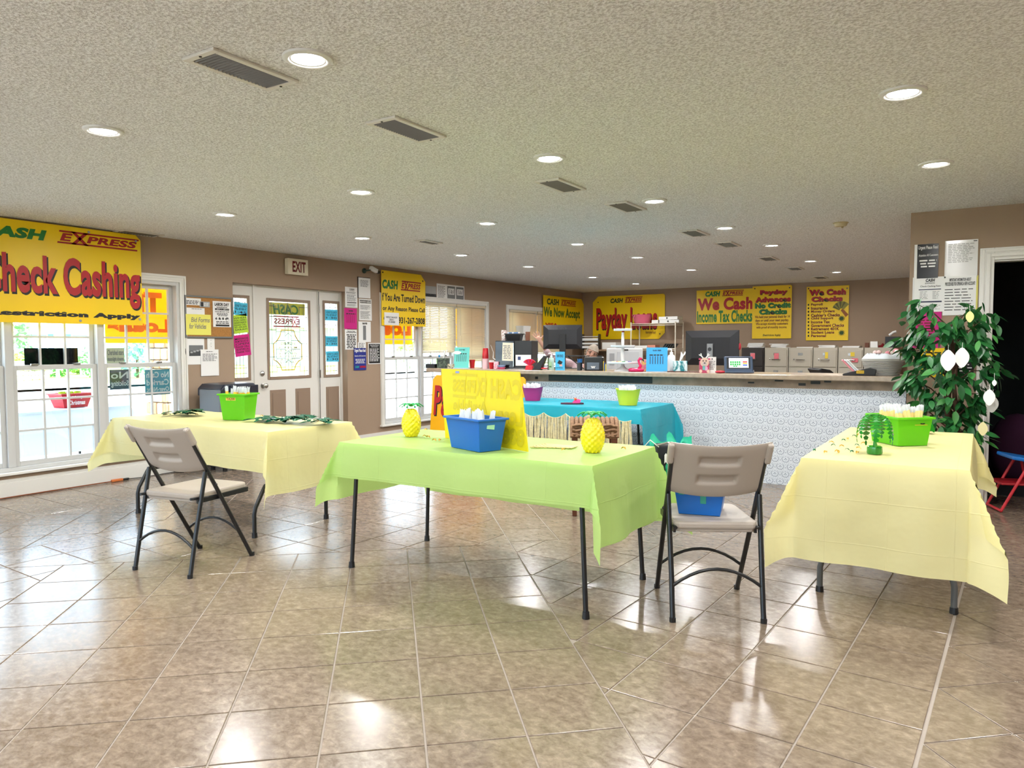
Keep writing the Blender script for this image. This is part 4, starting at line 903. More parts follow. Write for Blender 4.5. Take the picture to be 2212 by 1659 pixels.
# yellow table on the right
rc = (-.385, 4.64); table('folding table with curved grey legs under the yellow cloth near the doorway', rc, .70, 1.60, 0, 'bent', mat('grey_powder_coat', '5d6062', .4), .10)
for o in [x for x in bpy.data.objects if x.parent and x.parent.get('label', '').endswith('near the doorway')]:
    if o.name.startswith(('leg', 'foot_cap', 'upright', 'crossbar')): bpy.data.objects.remove(o)
t = [x for x in bpy.data.objects if x.get('label', '').endswith('cloth near the doorway')][0]; m = mat('grey_powder_coat')
for sy in (-1, 1):
    Y = sy*(.80-.27)+(-.0 if sy < 0 else 0)
    for sx in (-1, 1):
        X = sx*.305; G().tube([(X, Y, 0), (X, Y, .13), (X-sx*.012, Y, .18), (X-sx*.05, Y, .235), (X-sx*.12, Y, .28)], .015, 10).out('leg', m, t, smooth=60); G().lathe([(.02,0),(.018,.03)], 10, (X, Y, 0)).out('foot_cap', BLKP, t)
        G().tube([(sx*.16, Y, .28), (sx*.16, Y, TT-.045)], .012, 8).out('upright', m, t)
    G().tube([(-.19, Y, .285), (.19, Y, .285)], .015, 10).out('crossbar', m, t)
cloth('tablecloth', 'pale yellow plastic cloth on the table near the doorway', rc, .70, 1.60, .50, .35, .27, .27, YC, seed=15, diag=-.35, flap=.44)
# turquoise table against the counter
tc = (-3.345, 6.44); table('folding table with bent legs under the turquoise cloth at the counter', tc, 1.66, .80, 0, 'bent', LEGM, .25)
cloth('tablecloth', 'turquoise plastic cloth on the table pushed against the counter', tc, 1.66, .80, .13, .16, .08, .46, TC, seed=21, diag=.4, rip=.008, crease=.09)
# grass skirt along its front
R = random.Random(11); GS = mat('raffia', 'd9cfa4', .8, var=.2, vscale=40)
x0 = tc[0]-.83; x1 = wy(1372, 900, 6.08).x; yS = tc[1]-.40-.042
t = T('grass_skirt', 'raffia grass skirt hanging along the turquoise table front', 'table skirt', (0,0,0))
def scal(x): return .675-.045*abs(sin((x-x0)*pi/.235))**.8
pts = [(x0+(x1-x0)*k/90, yS, scal(x0+(x1-x0)*k/90)) for k in range(91)]; G().tube(pts, .004, 5).out('cord', GS, t)
g = G()
for k in range(430):
    x = x0+(x1-x0)*R.random(); z = scal(x); L_ = R.uniform(.42, .58); q = x+R.uniform(-.02, .02); w_ = R.uniform(.002, .0045); y_ = yS+R.uniform(-.012, .012); b_ = R.uniform(-.022, .022)
    g.add([(x-w_, y_, z), (x+w_, y_, z), (x+b_+w_, y_-.004, z-L_*.5), (x+b_-w_, y_-.004, z-L_*.5), (q+w_, y_, z-L_), (q-w_, y_, z-L_)], [(0,1,2,3),(3,2,4,5)])
g.out('strands', GS, t, kind='stuff')
# woven stool
p = W3(1283, 905, 5.75); zs = .70
t = T('stool', 'stool with a chunky woven brown seat and dark wooden legs', 'stool', (p.x, p.y, 0), radians(28))
WIC = mat('woven_rush', '8a6a50', .8, var=.3, vscale=70)
g = G(); n = 11
for k in range(n):
    x = -.17+.34*k/(n-1); pr = [(x, y_, zs+.03-.16*(abs(y_)/.19)**4*.75) for y_ in [(-.19+.38*q/14) for q in range(15)]]; g.tube(pr, .017, 7)
g.out('woven_seat', WIC, t, smooth=60)
for s in (-1, 1):
    g = G()
    for k in range(6): g.tube([(-.17+.34*q/12, s*(.175+.014*(k % 2)), zs-.09+.018*k+.006*sin(q*1.6+k)) for q in range(13)], .012, 6)
    g.out('woven_side', WIC, t, smooth=60)
for sx in (-1, 1):
    for sy in (-1, 1): G().frustum(0, zs-.03, .035, .035, .045, .045, (sx*.15, sy*.16)).out('leg', WOOD, t, bevel=.004)
for sy in (-1, 1): G().cbox((0, sy*.16, .2), (.28, .02, .03)).out('stretcher', WOOD, t)

# ---- bins
def binm(w0, d0, w1, d1, h, wall=.004, lip=.012, round_=0):
    g = G(); sq = ((-1,-1),(1,-1),(1,1),(-1,1))
    ring = lambda W_, D_, z: [(a*W_/2, b*D_/2, z) for a, b in sq]
    vs = ring(w0, d0, 0)+ring(w1, d1, h-.012)+ring(w1+2*lip, d1+2*lip, h-.012)+ring(w1+2*lip, d1+2*lip, h)+ring(w1-2*wall, d1-2*wall, h)+ring(w0-2*wall, d0-2*wall, wall)
    fs = [(3,2,1,0), (20,21,22,23)]
    for k in range(5):
        for i in range(4): a = 4*k+i; b = 4*k+(i+1) % 4; fs.append((a, b, b+4, a+4))
    g.add(vs, fs); return g
LIMEP = mat('lime_bin_plastic', '6fd21c', .3, trans=.3); BLUEP = mat('blue_bin_plastic', '0d63b8', .32)
BAGC = mat('clear_bag', 'eef2f6', .2, trans=.5); BAGY = mat('yellow_treat', 'f2c528', .4)
def bag(name, label, group, loc, rz, w_, h_, lean, m1, m2, seed, split=.45, th=.02):
    R = random.Random(seed); t = T(name, label, 'bag', loc, rz, group); t.rotation_euler = (lean, R.uniform(-.12, .12), rz)
    ph = [R.uniform(0, 6) for _ in range(4)]
    def fn(za, zb, k):
        def f(u, v):
            z = za+(zb-za)*v; q = z/h_; bul = th*max(.08, 1-(q**2.2))*(1-abs(2*u-1)**3); a = -1 if k else 1
            return ((u-.5)*w_*(1+.05*sin(z*70+ph[0])), a*bul+.004*sin(u*9+ph[1]+z*50)+.006*q*sin(u*14+ph[2]), z+.006*q*sin(u*17+ph[3]))
        return f
    for nm, za, zb, m_ in (('filling', 0, h_*split, m2), ('clear_top', h_*split, h_, m1)):
        g = G()
        for k in (0, 1): g.grid(8, 5, fn(za, zb, k))
        g.out(nm, m_, t, smooth=True)
    return t
# green bin on the yellow table by the windows
c = fl(492, 908, TZ); c = Vector((c.x, c.y+.10, TZ)); ra = radians(20)
t = T('storage_bin', 'lime green plastic bin of treat bags on the table by the windows', 'bin', c, ra)
b = binm(.18, .145, .215, .18, .20).out('bin_body', LIMEP, t, bevel=.003); G().box(-.05, -.0885, .15, .03, -.0865, .175).out('label_strip', mat('gold_label', 'd8b43a', .5), t); text('TA200', BLK, t, -.045, .153, .025, .172, y=-.0893)
R = random.Random(2)
for k in range(10):
    lx = -.066+.132*((k % 5)/4); ly = -.033+.066*(k//5)
    bag('treat_bag', 'clear treat bag with yellow filling in the bin by the windows', 'treat bags by the windows', (c.x+lx*cos(ra)-ly*sin(ra), c.y+lx*sin(ra)+ly*cos(ra), TZ+.08+R.uniform(0, .02)), ra+R.uniform(-.2, .2), .022, .155, R.uniform(-.03, .03), BAGC, BAGY, 100+k, .75)
# green bin on the table near the doorway
c0_ = fl(1940, 964, TZ); rb = radians(-8)
t = T('storage_bin', 'lime green plastic bin of snack bags on the table near the doorway', 'bin', (0,0,0), radians(38)); W_, D_ = .25, .235
ex = Vector((cos(rb), sin(rb), 0)); ey = Vector((-sin(rb), cos(rb), 0))
e1 = fl(2003, 960, TZ)-c0_; rb = radians(40); ex = Vector((cos(rb), sin(rb), 0)); ey = Vector((-sin(rb), cos(rb), 0)); c = c0_+ex*.0875+ey*.1175; t.location = (c.x, c.y, TZ); t.rotation_euler = (0,0,rb)
binm(.175, .235, .205, .27, .16).out('bin_body', LIMEP, t, bevel=.003); G().box(.0, -.1315, .115, .075, -.1295, .142).out('label_strip', mat('gold_label'), t); text('8', BLK, t, .03, .12, .06, .137, y=-.1325, bold=.06)
for k in range(12):
    lx = -.05+.10*((k % 3)/2); ly = -.085+.17*((k//3)/3); q = c+ex*lx+ey*ly
    bag('snack_bag', 'clear bag of yellow snacks in the bin near the doorway', 'snack bags near the doorway', (q.x, q.y, TZ+.05+R.uniform(0, .02)), rb+R.uniform(-.15, .15), .046, .155, R.uniform(-.1, .1), BAGC, mat('snack_cream', 'f0d890', .5), 200+k, .8, .02)
# blue bin on the green table
c1 = fl(1037, 978, TZ); e1 = fl(967, 962, TZ)-c1; ang = math.atan2(e1.y, e1.x)+pi; ex = Vector((cos(ang), sin(ang), 0)); ey = Vector((-sin(ang), cos(ang), 0))
ang = radians(-19); ex = Vector((cos(ang), sin(ang), 0)); ey = Vector((-sin(ang), cos(ang), 0)); c = c1-ex*.14+ey*.072; t = T('storage_bin', 'blue plastic bin of clear wrappers on the lime green tablecloth', 'bin', (c.x, c.y, TZ), ang)
bb = binm(.265, .14, .31, .18, .175).out('bin_body', BLUEP, t, bevel=.003)
o = G().box(-.025, 0, -.016, .025, .002, .016).out('handle_slot', mat('pale_green_slot', '9fd6b4', .4), t); o.location = (.152, -.01, .135); o.rotation_euler = (0, .13, pi/2)
for k in range(8):
    lx = -.095+.19*(k % 4)/3; ly = -.032+.064*(k//4); q = c+ex*lx+ey*ly
    bag('wrapper_bag', 'crumpled clear wrapper in the blue bin on the green table', 'clear wrappers in the blue bin', (q.x, q.y, TZ+.06), ang+R.uniform(-.15, .15), .04, .15, R.uniform(-.12, .12), BAGC, mat('pale_blue_bag', 'b8d2ea', .25, trans=.3), 300+k, .5, .014)
# blue bin on the chair
ex = Vector((cos(a2), sin(a2), 0)); ey = Vector((-sin(a2), cos(a2), 0)); c = Vector(L2)+ex*(-.02)+ey*.06
t = T('storage_bin', 'blue plastic bin with green tape on the folding chair seat', 'bin', (c.x, c.y, .4635), a2-.30); binm(.20, .22, .245, .265, .165).out('bin_body', BLUEP, t, bevel=.003)
TAPE = mat('sea_green_tape', '38a08a', .4, trans=.15)
for x, z0 in ((-.085, .10), (-.03, .115), (.02, .06)):
    o = G().box(-.014, -.001, 0, .014, 0, .165-z0).out('tape_strip', TAPE, t); o.location = (x, -.110-.0225*z0/.165-.0015, z0); o.rotation_euler = (radians(7.8), 0, 0)
# ---- pineapples
def pineapple(label, u, v, H_, rw):
    p = fl(u, v, TZ); p.y += rw*.8; t = T('pineapple', label, 'decoration', (p.x, p.y, TZ), 0)
    n, m = 64, 44
    def f(a, b):
        th = a*2*pi; z = b*H_; q = b; r = rw*(.62+.38*sin(pi*min(1, q*.94+.06)**.8)*1.05) if q < .98 else rw*.45
        r = rw*max(.02, sin(pi*(q*.80+.135)))**.6
        d = abs(((th*11/(2*pi)+q*6) % 1)-.5)+abs(((th*11/(2*pi)-q*6) % 1)-.5); r += .0055*(d*2-1)
        if q > .985: r *= .6
        return (r*cos(th), r*sin(th), z)
    g = G().grid(n, m, f); g.f.append(tuple(range(n-1, -1, -1))); g.f.append(tuple(m*(n+1)+k for k in range(n)))
    g.out('body', mat('pineapple_yellow', 'e6d212', .22, coat=.3), t, smooth=35)
    for k in range(9):
        a = 2*pi*k/9+.2; L_ = rw*(1.2 if k % 2 else 1.0); q = G(); w_ = rw*.42
        def lf(s, e): d = L_*e; x = (s-.5)*2*w_*(1-abs(2*e-.75)**1.6)*.75; return (cos(a)*(d+.006)-sin(a)*x, sin(a)*(d+.006)+cos(a)*x, H_+.012+.02*sin(e*2.4)-.018*e*e+.006*abs(2*s-1))
        q.grid(4, 6, lf); q.out('crown_leaf', mat('pineapple_leaf', '1fae5a', .35, trans=.15), t, smooth=True, solid=.002)
    return t
pineapple('glossy yellow pineapple decoration by the board on the green tablecloth', 878, 944, .172, .058)
pineapple('glossy yellow pineapple decoration near the chair end of the green tablecloth', 1271, 979, .18, .062)
# ---- yellow plastic sign standing on the green table
br = fl(1140, 976, TZ); tr = CAMP+ray(1127, 803)*(depth(br)*1.015); tl = CAMP+ray(953, 797)*(depth(br)*1.17); bl = tl+(br-tr)*1.0; bl.z = TZ
t = T('yard_sign', 'faded yellow plastic sign standing behind the blue bin', 'sign', (bl.x, bl.y, TZ)); FY = mat('faded_yellow_sign', 'e8d40e', .5, trans=.1)
dx = Vector((br.x-bl.x, br.y-bl.y, 0)); Ws = dx.length; t.rotation_euler = (0, 0, math.atan2(dx.y, dx.x)); hz = (tr.z+tl.z)/2-TZ
lean = math.atan2(((tl-bl)-Vector((0,0,tl.z-bl.z))).dot(Vector((-dx.y, dx.x, 0)).normalized()), hz); t.rotation_euler = (-lean, 0, t.rotation_euler.z); Hs = hz/cos(lean)
sk = (tl-bl).dot(dx.normalized())
Bx = lambda x, z: (x+sk*z/Hs, z)
G().prism([Bx(0,0), Bx(Ws,0), Bx(Ws-.02,Hs), Bx(0.0,Hs)], 0, .006).out('panel', FY, t)
GH = mat('ghost_lettering', 'cdbb10', .55)
text('CASH', GH, t, Ws*.55, Hs*.63, Ws*.9, Hs*.9, y=-.0015, bold=.04, shear=.1, mirror=True); text('PRESS', GH, t, Ws*.07, Hs*.68, Ws*.37, Hs*.86, y=-.0015, bold=.03, mirror=True); text('EX', GH, t, Ws*.38, Hs*.64, Ws*.5, Hs*.9, y=-.0015, bold=.03, mirror=True)
G().box(Ws*.06,-.0015,Hs*.91,Ws*.38,-.001,Hs*.945).out('ghost_bar', GH, t); G().box(Ws*.08,-.0015,Hs*.60,Ws*.38,-.001,Hs*.64).out('ghost_bar', GH, t)
text('Available', GH, t, Ws*.09, Hs*.42, Ws*.52, Hs*.58, y=-.0015, bold=.03, mirror=True); text('Loans', GH, t, Ws*.58, Hs*.3, Ws*.93, Hs*.55, y=-.0015, bold=.03, mirror=True); text('888-', GH, t, Ws*.66, Hs*.05, Ws*.96, Hs*.27, y=-.0015, bold=.04, mirror=True)
for fx in (.24, .485): G().box(Ws*fx, -.0012, .01, Ws*fx+.003, -.0004, Hs-.01).out('fold_crease', GH, t)
G().box(Ws*.1, -.002, Hs*.945, Ws*.15, -.001, Hs*.975).out('small_sticker', mat('sticker_blue', '7c86c8', .4), t)
# ---- leafy garland, runner and confetti
LFD = mat('foil_leaf_dark_green', '0a5a3c', .25, var=.2, vscale=30)
def leafshape(g, c, a, L_, w_, zz, R):
    n = 7; P = []
    for s in (1, -1):
        ks = range(n+1) if s > 0 else range(n-1, 0, -1)
        for k in ks:
            e = k/n; x = e*L_; y_ = s*w_*sin(pi*e)**.7*(1-.35*(k % 2)); P.append((c[0]+cos(a)*x-sin(a)*y_, c[1]+sin(a)*x+cos(a)*y_, zz+.012*sin(e*pi)+R.uniform(0, .004)))
    g.add(P, [tuple(range(len(P)))])
R = random.Random(5)
t = T('leaf_garland', 'dark green paper leaf garland laid along the yellow table by the windows', 'garland', (0,0,0))
A = fl(375, 896, TZ); B = fl(703, 918, TZ); g = None
for k in range(170):
    e = k/169; c = A.lerp(B, e)
    if abs(pix((c.x, c.y, TZ))[0]-495) < 66: continue
    g = G(); leafshape(g, (c.x+R.uniform(-.03, .03), c.y+R.uniform(-.06, .06)), R.uniform(0, 6.3), R.uniform(.08, .14), R.uniform(.025, .04), TZ+.002+R.uniform(0, .02)+.03*max(0, sin(e*9))**4, R); g.out('leaf', LFD, t)
# silver-gold woven runner on the green table
A = fl(1145, 968, TZ); B = fl(1222, 970, TZ)
t = T('bead_runner', 'small beige beaded runner lying between the sign and a pineapple', 'runner', (0,0,0)); me = G().cbox((0,0,0), (.022, .010, .004)).mesh('bead', mat('bead_tan', 'd8c98a', .4))
for i in range(9):
    for j in range(11):
        e = i/8; P = A.lerp(B, e); o = bpy.data.objects.new('bead', me); COL.objects.link(o); o.parent = t; o.location = (P.x+.013*(j % 2), P.y+.02+j*.016*(1-.5*e), TZ+.004); o.rotation_euler = (0, 0, R.uniform(-.15, .15))
def confetti(kind, label, group, spots, m, L_):
    root = None
    for u, v in spots:
        p = fl(u, v, TZ+.001); loc = (p.x, p.y, TZ+.001)
        if root is None:
            g = G(); leafshape(g, (-L_/2, 0), 0, L_, L_*.22, 0, R); root = tag(g.out(kind, m, None, solid=.0012), label, 'confetti', group); at(root, loc, R.uniform(0, 3))
        else: c = root.copy(); COL.objects.link(c); at(c, loc, R.uniform(0, 3))
GOLD = mat('gold_glitter', 'c79a2c', .35, metal=.3); CGRN = mat('green_glitter', '1d6a48', .35)
confetti('confetti_piece', 'small gold confetti piece on the green tablecloth', 'gold confetti on the green table', [(920,930),(917,945),(950,953),(1217,974),(1347,971),(938,953),(925,946)], GOLD, .035)
confetti('confetti_piece', 'small gold confetti piece on the yellow table by the windows', 'gold confetti by the windows', [(425,897),(565,900),(600,906),(640,905),(660,908),(687,912),(700,914),(590,908),(545,896)], GOLD, .035)
confetti('confetti_piece', 'small dark green confetti piece on the yellow table by the windows', 'green confetti by the windows', [(540,899),(610,904),(655,909),(705,916),(440,893)], CGRN, .03)
confetti('confetti_piece', 'small gold confetti piece on the table near the doorway', 'gold confetti near the doorway', [(1796,958),(1783,979),(1855,970),(1811,979),(1808,977),(1865,960),(1831,950),(1853,941),(1818,966),(1852,980)], GOLD, .035)
confetti('confetti_piece', 'small dark green confetti piece on the table near the doorway', 'green confetti near the doorway', [(1759,975),(1822,953),(1845,944),(1800,964),(1830,974),(1851,964),(1856,934),(1840,978)], CGRN, .028)
# ================================================================ ON AND BEHIND THE COUNTER
def onc(u, y): d = ray(u, 800); k = y/d.y; return Vector((d.x*k, y, CT))
def pm(p): return depth(p)/FPX                 # metres per photo pixel at a point
def boxthing(name, label, cat, loc, w_, d_, h_, m, rz=0, bevel=.004, part='body'):
    t = T(name, label, cat, loc, rz); G().box(-w_/2, -d_/2, 0, w_/2, d_/2, h_).out(part, m, t, bevel=bevel); return t
def sheetstand(name, label, u, v0, v1, u1, y, m, lean=.2, head=None):
    """a sheet in a sloping holder standing on the counter"""
    c = onc((u+u1)/2, y); s = pm(c); w_ = (u1-u)*s; h_ = (v1-v0)*s; t = T(name, label, 'notice', c, YAW*.55)
    B = G().box(-w_/2, -.002, 0, w_/2, .002, h_).out('sheet', m, t); B.rotation_euler = (-lean, 0, 0)
    o = text('OUR FEES', BLK, B, -w_*.2, h_*.85, w_*.2, h_*.91, y=-.003, bold=.03)
    bars(B, -w_*.35, h_*.66, w_*.35, h_*.72, 1, BLK, y=-.003, fill=.8); g = G()
    for k in range(6): g.box(-w_*.33+k*w_*.12, -.003, h_*.32, -w_*.30+k*w_*.12, -.0025, h_*.64)
    g.out('print_columns', mat('print_dark'), B, kind='stuff')
    G().box(-w_/2, -.03, 0, w_/2, .07, .006).out('holder_base', mat('clear_acrylic', 'dfe9ee', .1, trans=.5), t); return t, w_, h_
# from the window end towards the doorway
c = onc(933, 7.06); boxthing('card_reader', 'low black device at the window end of the counter', 'device', c, .12, .12, .05, BLKP, .3)
def tissue(label, u, y, px_w, px_h, m, rz=.4):
    c = onc(u, y); s = pm(c); w_ = px_w*s; h_ = px_h*s; t = T('tissue_box', label, 'tissue box', c, rz)
    G().box(-w_/2, -w_/2, 0, w_/2, w_/2, h_).out('carton', m, t, bevel=.003); R = random.Random(int(u))
    def f(a, b): th = a*2*pi; r = w_*(.10+.16*b+.05*sin(th*3+b*3)*b); return (r*cos(th)*.6+.03*b, r*sin(th)*.35, h_+b*h_*.75+.02*sin(th*2+1)*b)
    G().grid(24, 6, f).out('tissue', WHT, t, smooth=True); return t
def swirl(name, c1, c2, sc=18):
    m = mat(name, c1, .45); N = m.node_tree.nodes; L = m.node_tree.links
    ge = N.new('ShaderNodeNewGeometry'); n = N.new('ShaderNodeTexNoise'); n.inputs['Scale'].default_value = sc; n.inputs['Distortion'].default_value = 2.5; L.new(ge.outputs['Position'], n.inputs['Vector'])
    r = N.new('ShaderNodeValToRGB'); r.color_ramp.elements[0].position = .42; r.color_ramp.elements[1].position = .58; r.color_ramp.elements[0].color = lin(c1); r.color_ramp.elements[1].color = lin(c2)
    L.new(n.outputs['Fac'], r.inputs[0]); L.new(r.outputs[0], N['Principled BSDF'].inputs['Base Color']); return m
tissue('dark green patterned tissue box on the window end of the counter', 958, 7.14, 23, 21, swirl('swirl_green', '1e2a24', '50604f'))
c = onc(949, 7.22); o = tag(G().lathe([(.013,0),(.013,.10),(.008,.11),(.008,.13),(.012,.13),(.012,.15),(.001,.152)], 12).out('spray_bottle', mat('bottle_pale', 'c8dce4', .2, trans=.3), smooth=40), 'slim pale bottle with a blue cap behind the green tissue box', 'bottle'); at(o, c); G().lathe([(.0125,.13),(.0125,.155),(.001,.157)], 12).out('cap', mat('cap_blue', '1577b8', .4), o)
for u, lab, h_ in ((970, 'checked small jar beside the tissue box', 12), (979, 'checked squat jar next to the teal rate sheet', 10)):
    c = onc(u, 7.10); o = tag(G().lathe([(.02,0),(.022,.03),(.018,.05),(.001,.052)], 14).out('jar', swirl('checked_jar', '2a2a22', 'e8e0c0', 60), smooth=40), lab, 'jar'); at(o, c)
sheetstand('rate_sheet', 'teal rate sheet with a white oval standing on the counter', 979, 749, 795, 1013, 7.12, mat('teal_sheet', '5fc4bc', .5))
t = [x for x in bpy.data.objects if x.name.startswith('rate_sheet')][-1]; b_ = [x for x in bpy.data.objects if x.parent == t and x.name.startswith('sheet')][0]
G().prism([(-.06+.05*cos(k*pi/10), .19+.02*sin(k*pi/10)) for k in range(20)], -.005, -.004).out('white_oval', WHT, b_)
def cupstack(label, u, y, r, n, m, topm, ntop, group=None):
    c = onc(u, y); t = T('cup_stack', label, 'cups', c); z = 0
    prof = lambda z0: [(r*.78, z0+.09), (r, z0), (r*.97, z0), (r*.76, z0+.088)]
    for k in range(n+ntop):
        G().lathe(prof(k*.0135), 16).out('cup', m if k < n else topm, t, smooth=40)
RC = mat('red_cup', 'c11a26', .35); PC = mat('pale_pink_cup', 'ecc6cc', .5)
c = onc(1049, 7.2); t = T('cup_stack', 'tall stack of pink and red cups upside down on the counter', 'cups', c)
for k in range(13): G().lathe([(.040,k*.013),(.0385,k*.013+.002),(.031,k*.013+.085),(.001,k*.013+.086)], 16).out('cup', PC if k < 9 else RC, t, smooth=40)
c = onc(1020, 7.3); o = tag(G().lathe([(.028,0),(.04,.10),(.037,.10),(.026,.004)], 16).out('cup', RC, smooth=40), 'red cup behind the teal rate sheet', 'cup'); at(o, c)
c = onc(1062, 7.16); o = tag(G().lathe([(.026,0),(.034,.075),(.032,.075),(.024,.004)], 16).out('cup', RC, smooth=40), 'red cup of sweetener packets on the counter', 'cup'); at(o, c)
for k in range(3):
    q = tag(G().box(-.012,-.002,0,.012,.002,.055).out('sweetener_packet', WHT), 'white sweetener packet sticking out of the red cup', 'packet', 'packets in the red cup'); at(q, (c.x-.014+.014*k, c.y-.01+.01*k, CT+.045), .5, .1*(k-1))
c = onc(1072, 7.1); boxthing('gift_carton', 'small pink and white carton next to the red cup', 'carton', c, .05, .05, .085, swirl('pink_carton', 'e87a98', 'f4f0f0', 40), .3)
c = onc(1083, 7.06); s = pm(c)
for k, (col, lab) in enumerate((('d0557c', 'pink plastic bowl on the counter'), ('8fb0d8', 'pale blue plastic bowl stacked in the pink bowl'))):
    z = .0+k*.022; o = tag(G().lathe([(.035,z),(.052,z+.024),(.050,z+.024),(.033,z+.003)], 20).out('bowl', mat('bowl_'+col, col, .35), smooth=40), lab, 'bowl'); at(o, c)
# microwave with things on top
c = onc(1117, 7.34); s = pm(c); mw = 80*s; mh = 60*s
t = T('microwave', 'black microwave with a paper taped to its door on the counter', 'microwave', c, .30); d_ = .30
G().box(-mw/2, -d_/2, .01, mw/2, d_/2, mh).out('case', BLKP, t, bevel=.005); G().box(-mw/2, -d_/2-.018, .012, mw*.02, -d_/2, mh-.004).out('door', mat('gloss_black', '0b0b0c', .08), t, bevel=.004)
G().box(mw*.02+.004, -d_/2-.012, .012, mw/2, -d_/2, mh-.004).out('control_panel', BLKP, t, bevel=.003); G().box(mw*.0, -d_/2-.03, .03, mw*.018, -d_/2-.018, mh-.03).out('door_handle', CHROME, t)
pt = G().box(-mw*.32, -d_/2-.0195, mh*.28, -mw*.02, -d_/2-.0185, mh*.92).out('taped_paper', mat('cream_paper', 'e6dcc6', .6), t); pt.rotation_euler = (0, .04, 0); bars(t, -mw*.28, mh*.35, -mw*.06, mh*.85, 9, GRY, y=-d_/2-.0205, center=True)
G().box(mw*.06, -d_/2-.0135, mh*.12, mw*.48, -d_/2-.0125, mh*.5).out('panel_sticker', WPL, t); G().box(mw*.12, -d_/2-.0145, mh*.32, mw*.2, -d_/2-.0135, mh*.44).out('sticker_print', mat('sticker_navy', '2c3a6a', .5), t)
for sx in (-1, 1):
    for sy in (-1, 1): G().lathe([(.012,0),(.012,.012)], 8, (sx*mw*.4, sy*.1, 0)).out('foot', BLKP, t)
zt = CT+mh
q = Vector((c.x-mw*.08, c.y, zt)); t = T('wire_basket', 'black basket of packets on top of the microwave', 'basket', q, .30); binm(.15, .12, .18, .15, .085).out('basket_body', mat('smoke_plastic', '2a2b2e', .3, trans=.2), t)
R = random.Random(9)
for k in range(6):
    o = tag(G().cbox((0,0,.045), (.05, .008, .09)).out('tea_packet', mat('packet_%d' % (k % 3), ('c9d4e2', '5f86b8', 'e2d8d0')[k % 3], .5)), 'paper packet standing in the black basket', 'packet', 'packets in the black basket'); at(o, (q.x-.06+.022*k, q.y-.02+.008*(k % 3), zt+.012), .3+R.uniform(-.2, .2), R.uniform(-.1, .1))
q2 = Vector((c.x-mw*.38, c.y-.02, zt)); boxthing('sugar_carton', 'tall printed carton at the edge of the microwave top', 'carton', q2, .05, .09, .125, swirl('print_carton', 'e8e2e0', 'a06a60', 30), .3)
q3 = Vector((c.x+.0*mw-.005, c.y+.135, zt)); 
q4 = Vector((c.x+mw*.27, c.y+.05, zt)); boxthing('wood_block', 'brown wooden block standing on the microwave', 'block', q4, .045, .05, .105, mat('brown_block', '6b3a20', .5), .3)
p = W3(1136, 712, 9.4); o = T('paper_dispenser', 'white plastic dispenser on the wall beside the blind', 'dispenser', (XL+.002, wx(1120, 705, XL).y, wx(1120, 716, XL).z-.16), pi/2)
G().frustum(0, .26, .16, .13, .26, .18, (0, -.1)).out('housing', WPL, o, bevel=.015); G().box(-.08, -.205, .05, .05, -.19, .11).out('outlet_slot', mat('grey_slot', 'a8a8a6', .5), o)
# cable over to the microwave
tag(G().tube([(XL+.01, 10.4, 1.32), (XL+.2, 10.2, 1.2), (-6.2, 9.2, 1.12), (c.x-.3, c.y+.25, CT+.012), (c.x-.2, c.y+.1, CT+.01)], .006, 6).out('extension_lead', WPL, smooth=60), 'white power cord running to the microwave', 'cord')
# red phone set / tape rack
c = onc(1144, 7.03); t = T('pen_bouquet', 'red flower-like pens fanned in a holder on the counter', 'pens', c, .2); RP = mat('bright_red', 'd01428', .4)
G().frustum(0, .05, .09, .06, .07, .05).out('holder', RP, t, bevel=.006)
for k in range(9): a = radians(-50+k*12.5); G().tube([(0, 0, .045), (sin(a)*.085, -.01+.004*(k % 3), .045+cos(a)*.075)], [.004, .011], 6).out('pen_flower', RP if k % 3 else mat('deep_pink', 'c8326a', .4), t)
c = onc(1167, 7.05); t = T('card_terminal', 'black sloping display terminal on the counter', 'terminal', c, .25); G().prism([(-.085,0),(.015,0),(.075,.15),(.05,.16)], -.05, .05).out('body', BLKP, t, bevel=.005); G().cbox((.008,-.0,.02), (.14,.09,.012)).out('foot_plate', RP, t)
# sanitizer, card, mesh rack
def pump(label, u, y, r, h_, body, lab2=None):
    c = onc(u, y); t = T('pump_bottle', label, 'bottle', c)
    G().lathe([(r,0),(r,h_*.6),(r*.85,h_*.68),(r*.35,h_*.74),(r*.35,h_*.8),(.001,h_*.8)], 18, sy=.7).out('bottle', body, t, smooth=40); G().lathe([(r*.42,h_*.74),(r*.42,h_*.82),(r*.14,h_*.84),(r*.14,h_*.95),(.001,h_*.95)], 12).out('pump', WPL, t); G().tube([(0,0,h_*.95),(-r*.9,0,h_*.97),(-r*1.1,0,h_*.92)], r*.17, 6).out('nozzle', WPL, t); return t, r, h_
t, r, h_ = pump('clear sanitizer pump bottle with a green label on the counter', 1191, 7.10, .034, .19, mat('gel_clear', 'd2e6da', .15, trans=.4)); G().box(-.02, -.027, .02, .02, -.0245, .09).out('label', mat('label_green', 'a8cfa4', .5), t); G().box(-.016,-.028,.03,.016,-.0272,.045).out('label_band', mat('label_dkgreen', '3f7a4c', .5), t)
pump('tall white lotion pump bottle beside the tissues', 1450, 7.3, .04, .24, WPL)
c = onc(1210, 7.05); s = pm(c); t = T('counter_card', 'blue tent card with a phone picture on the counter', 'card', c, .35); w_ = 20*s; h_ = 40*s
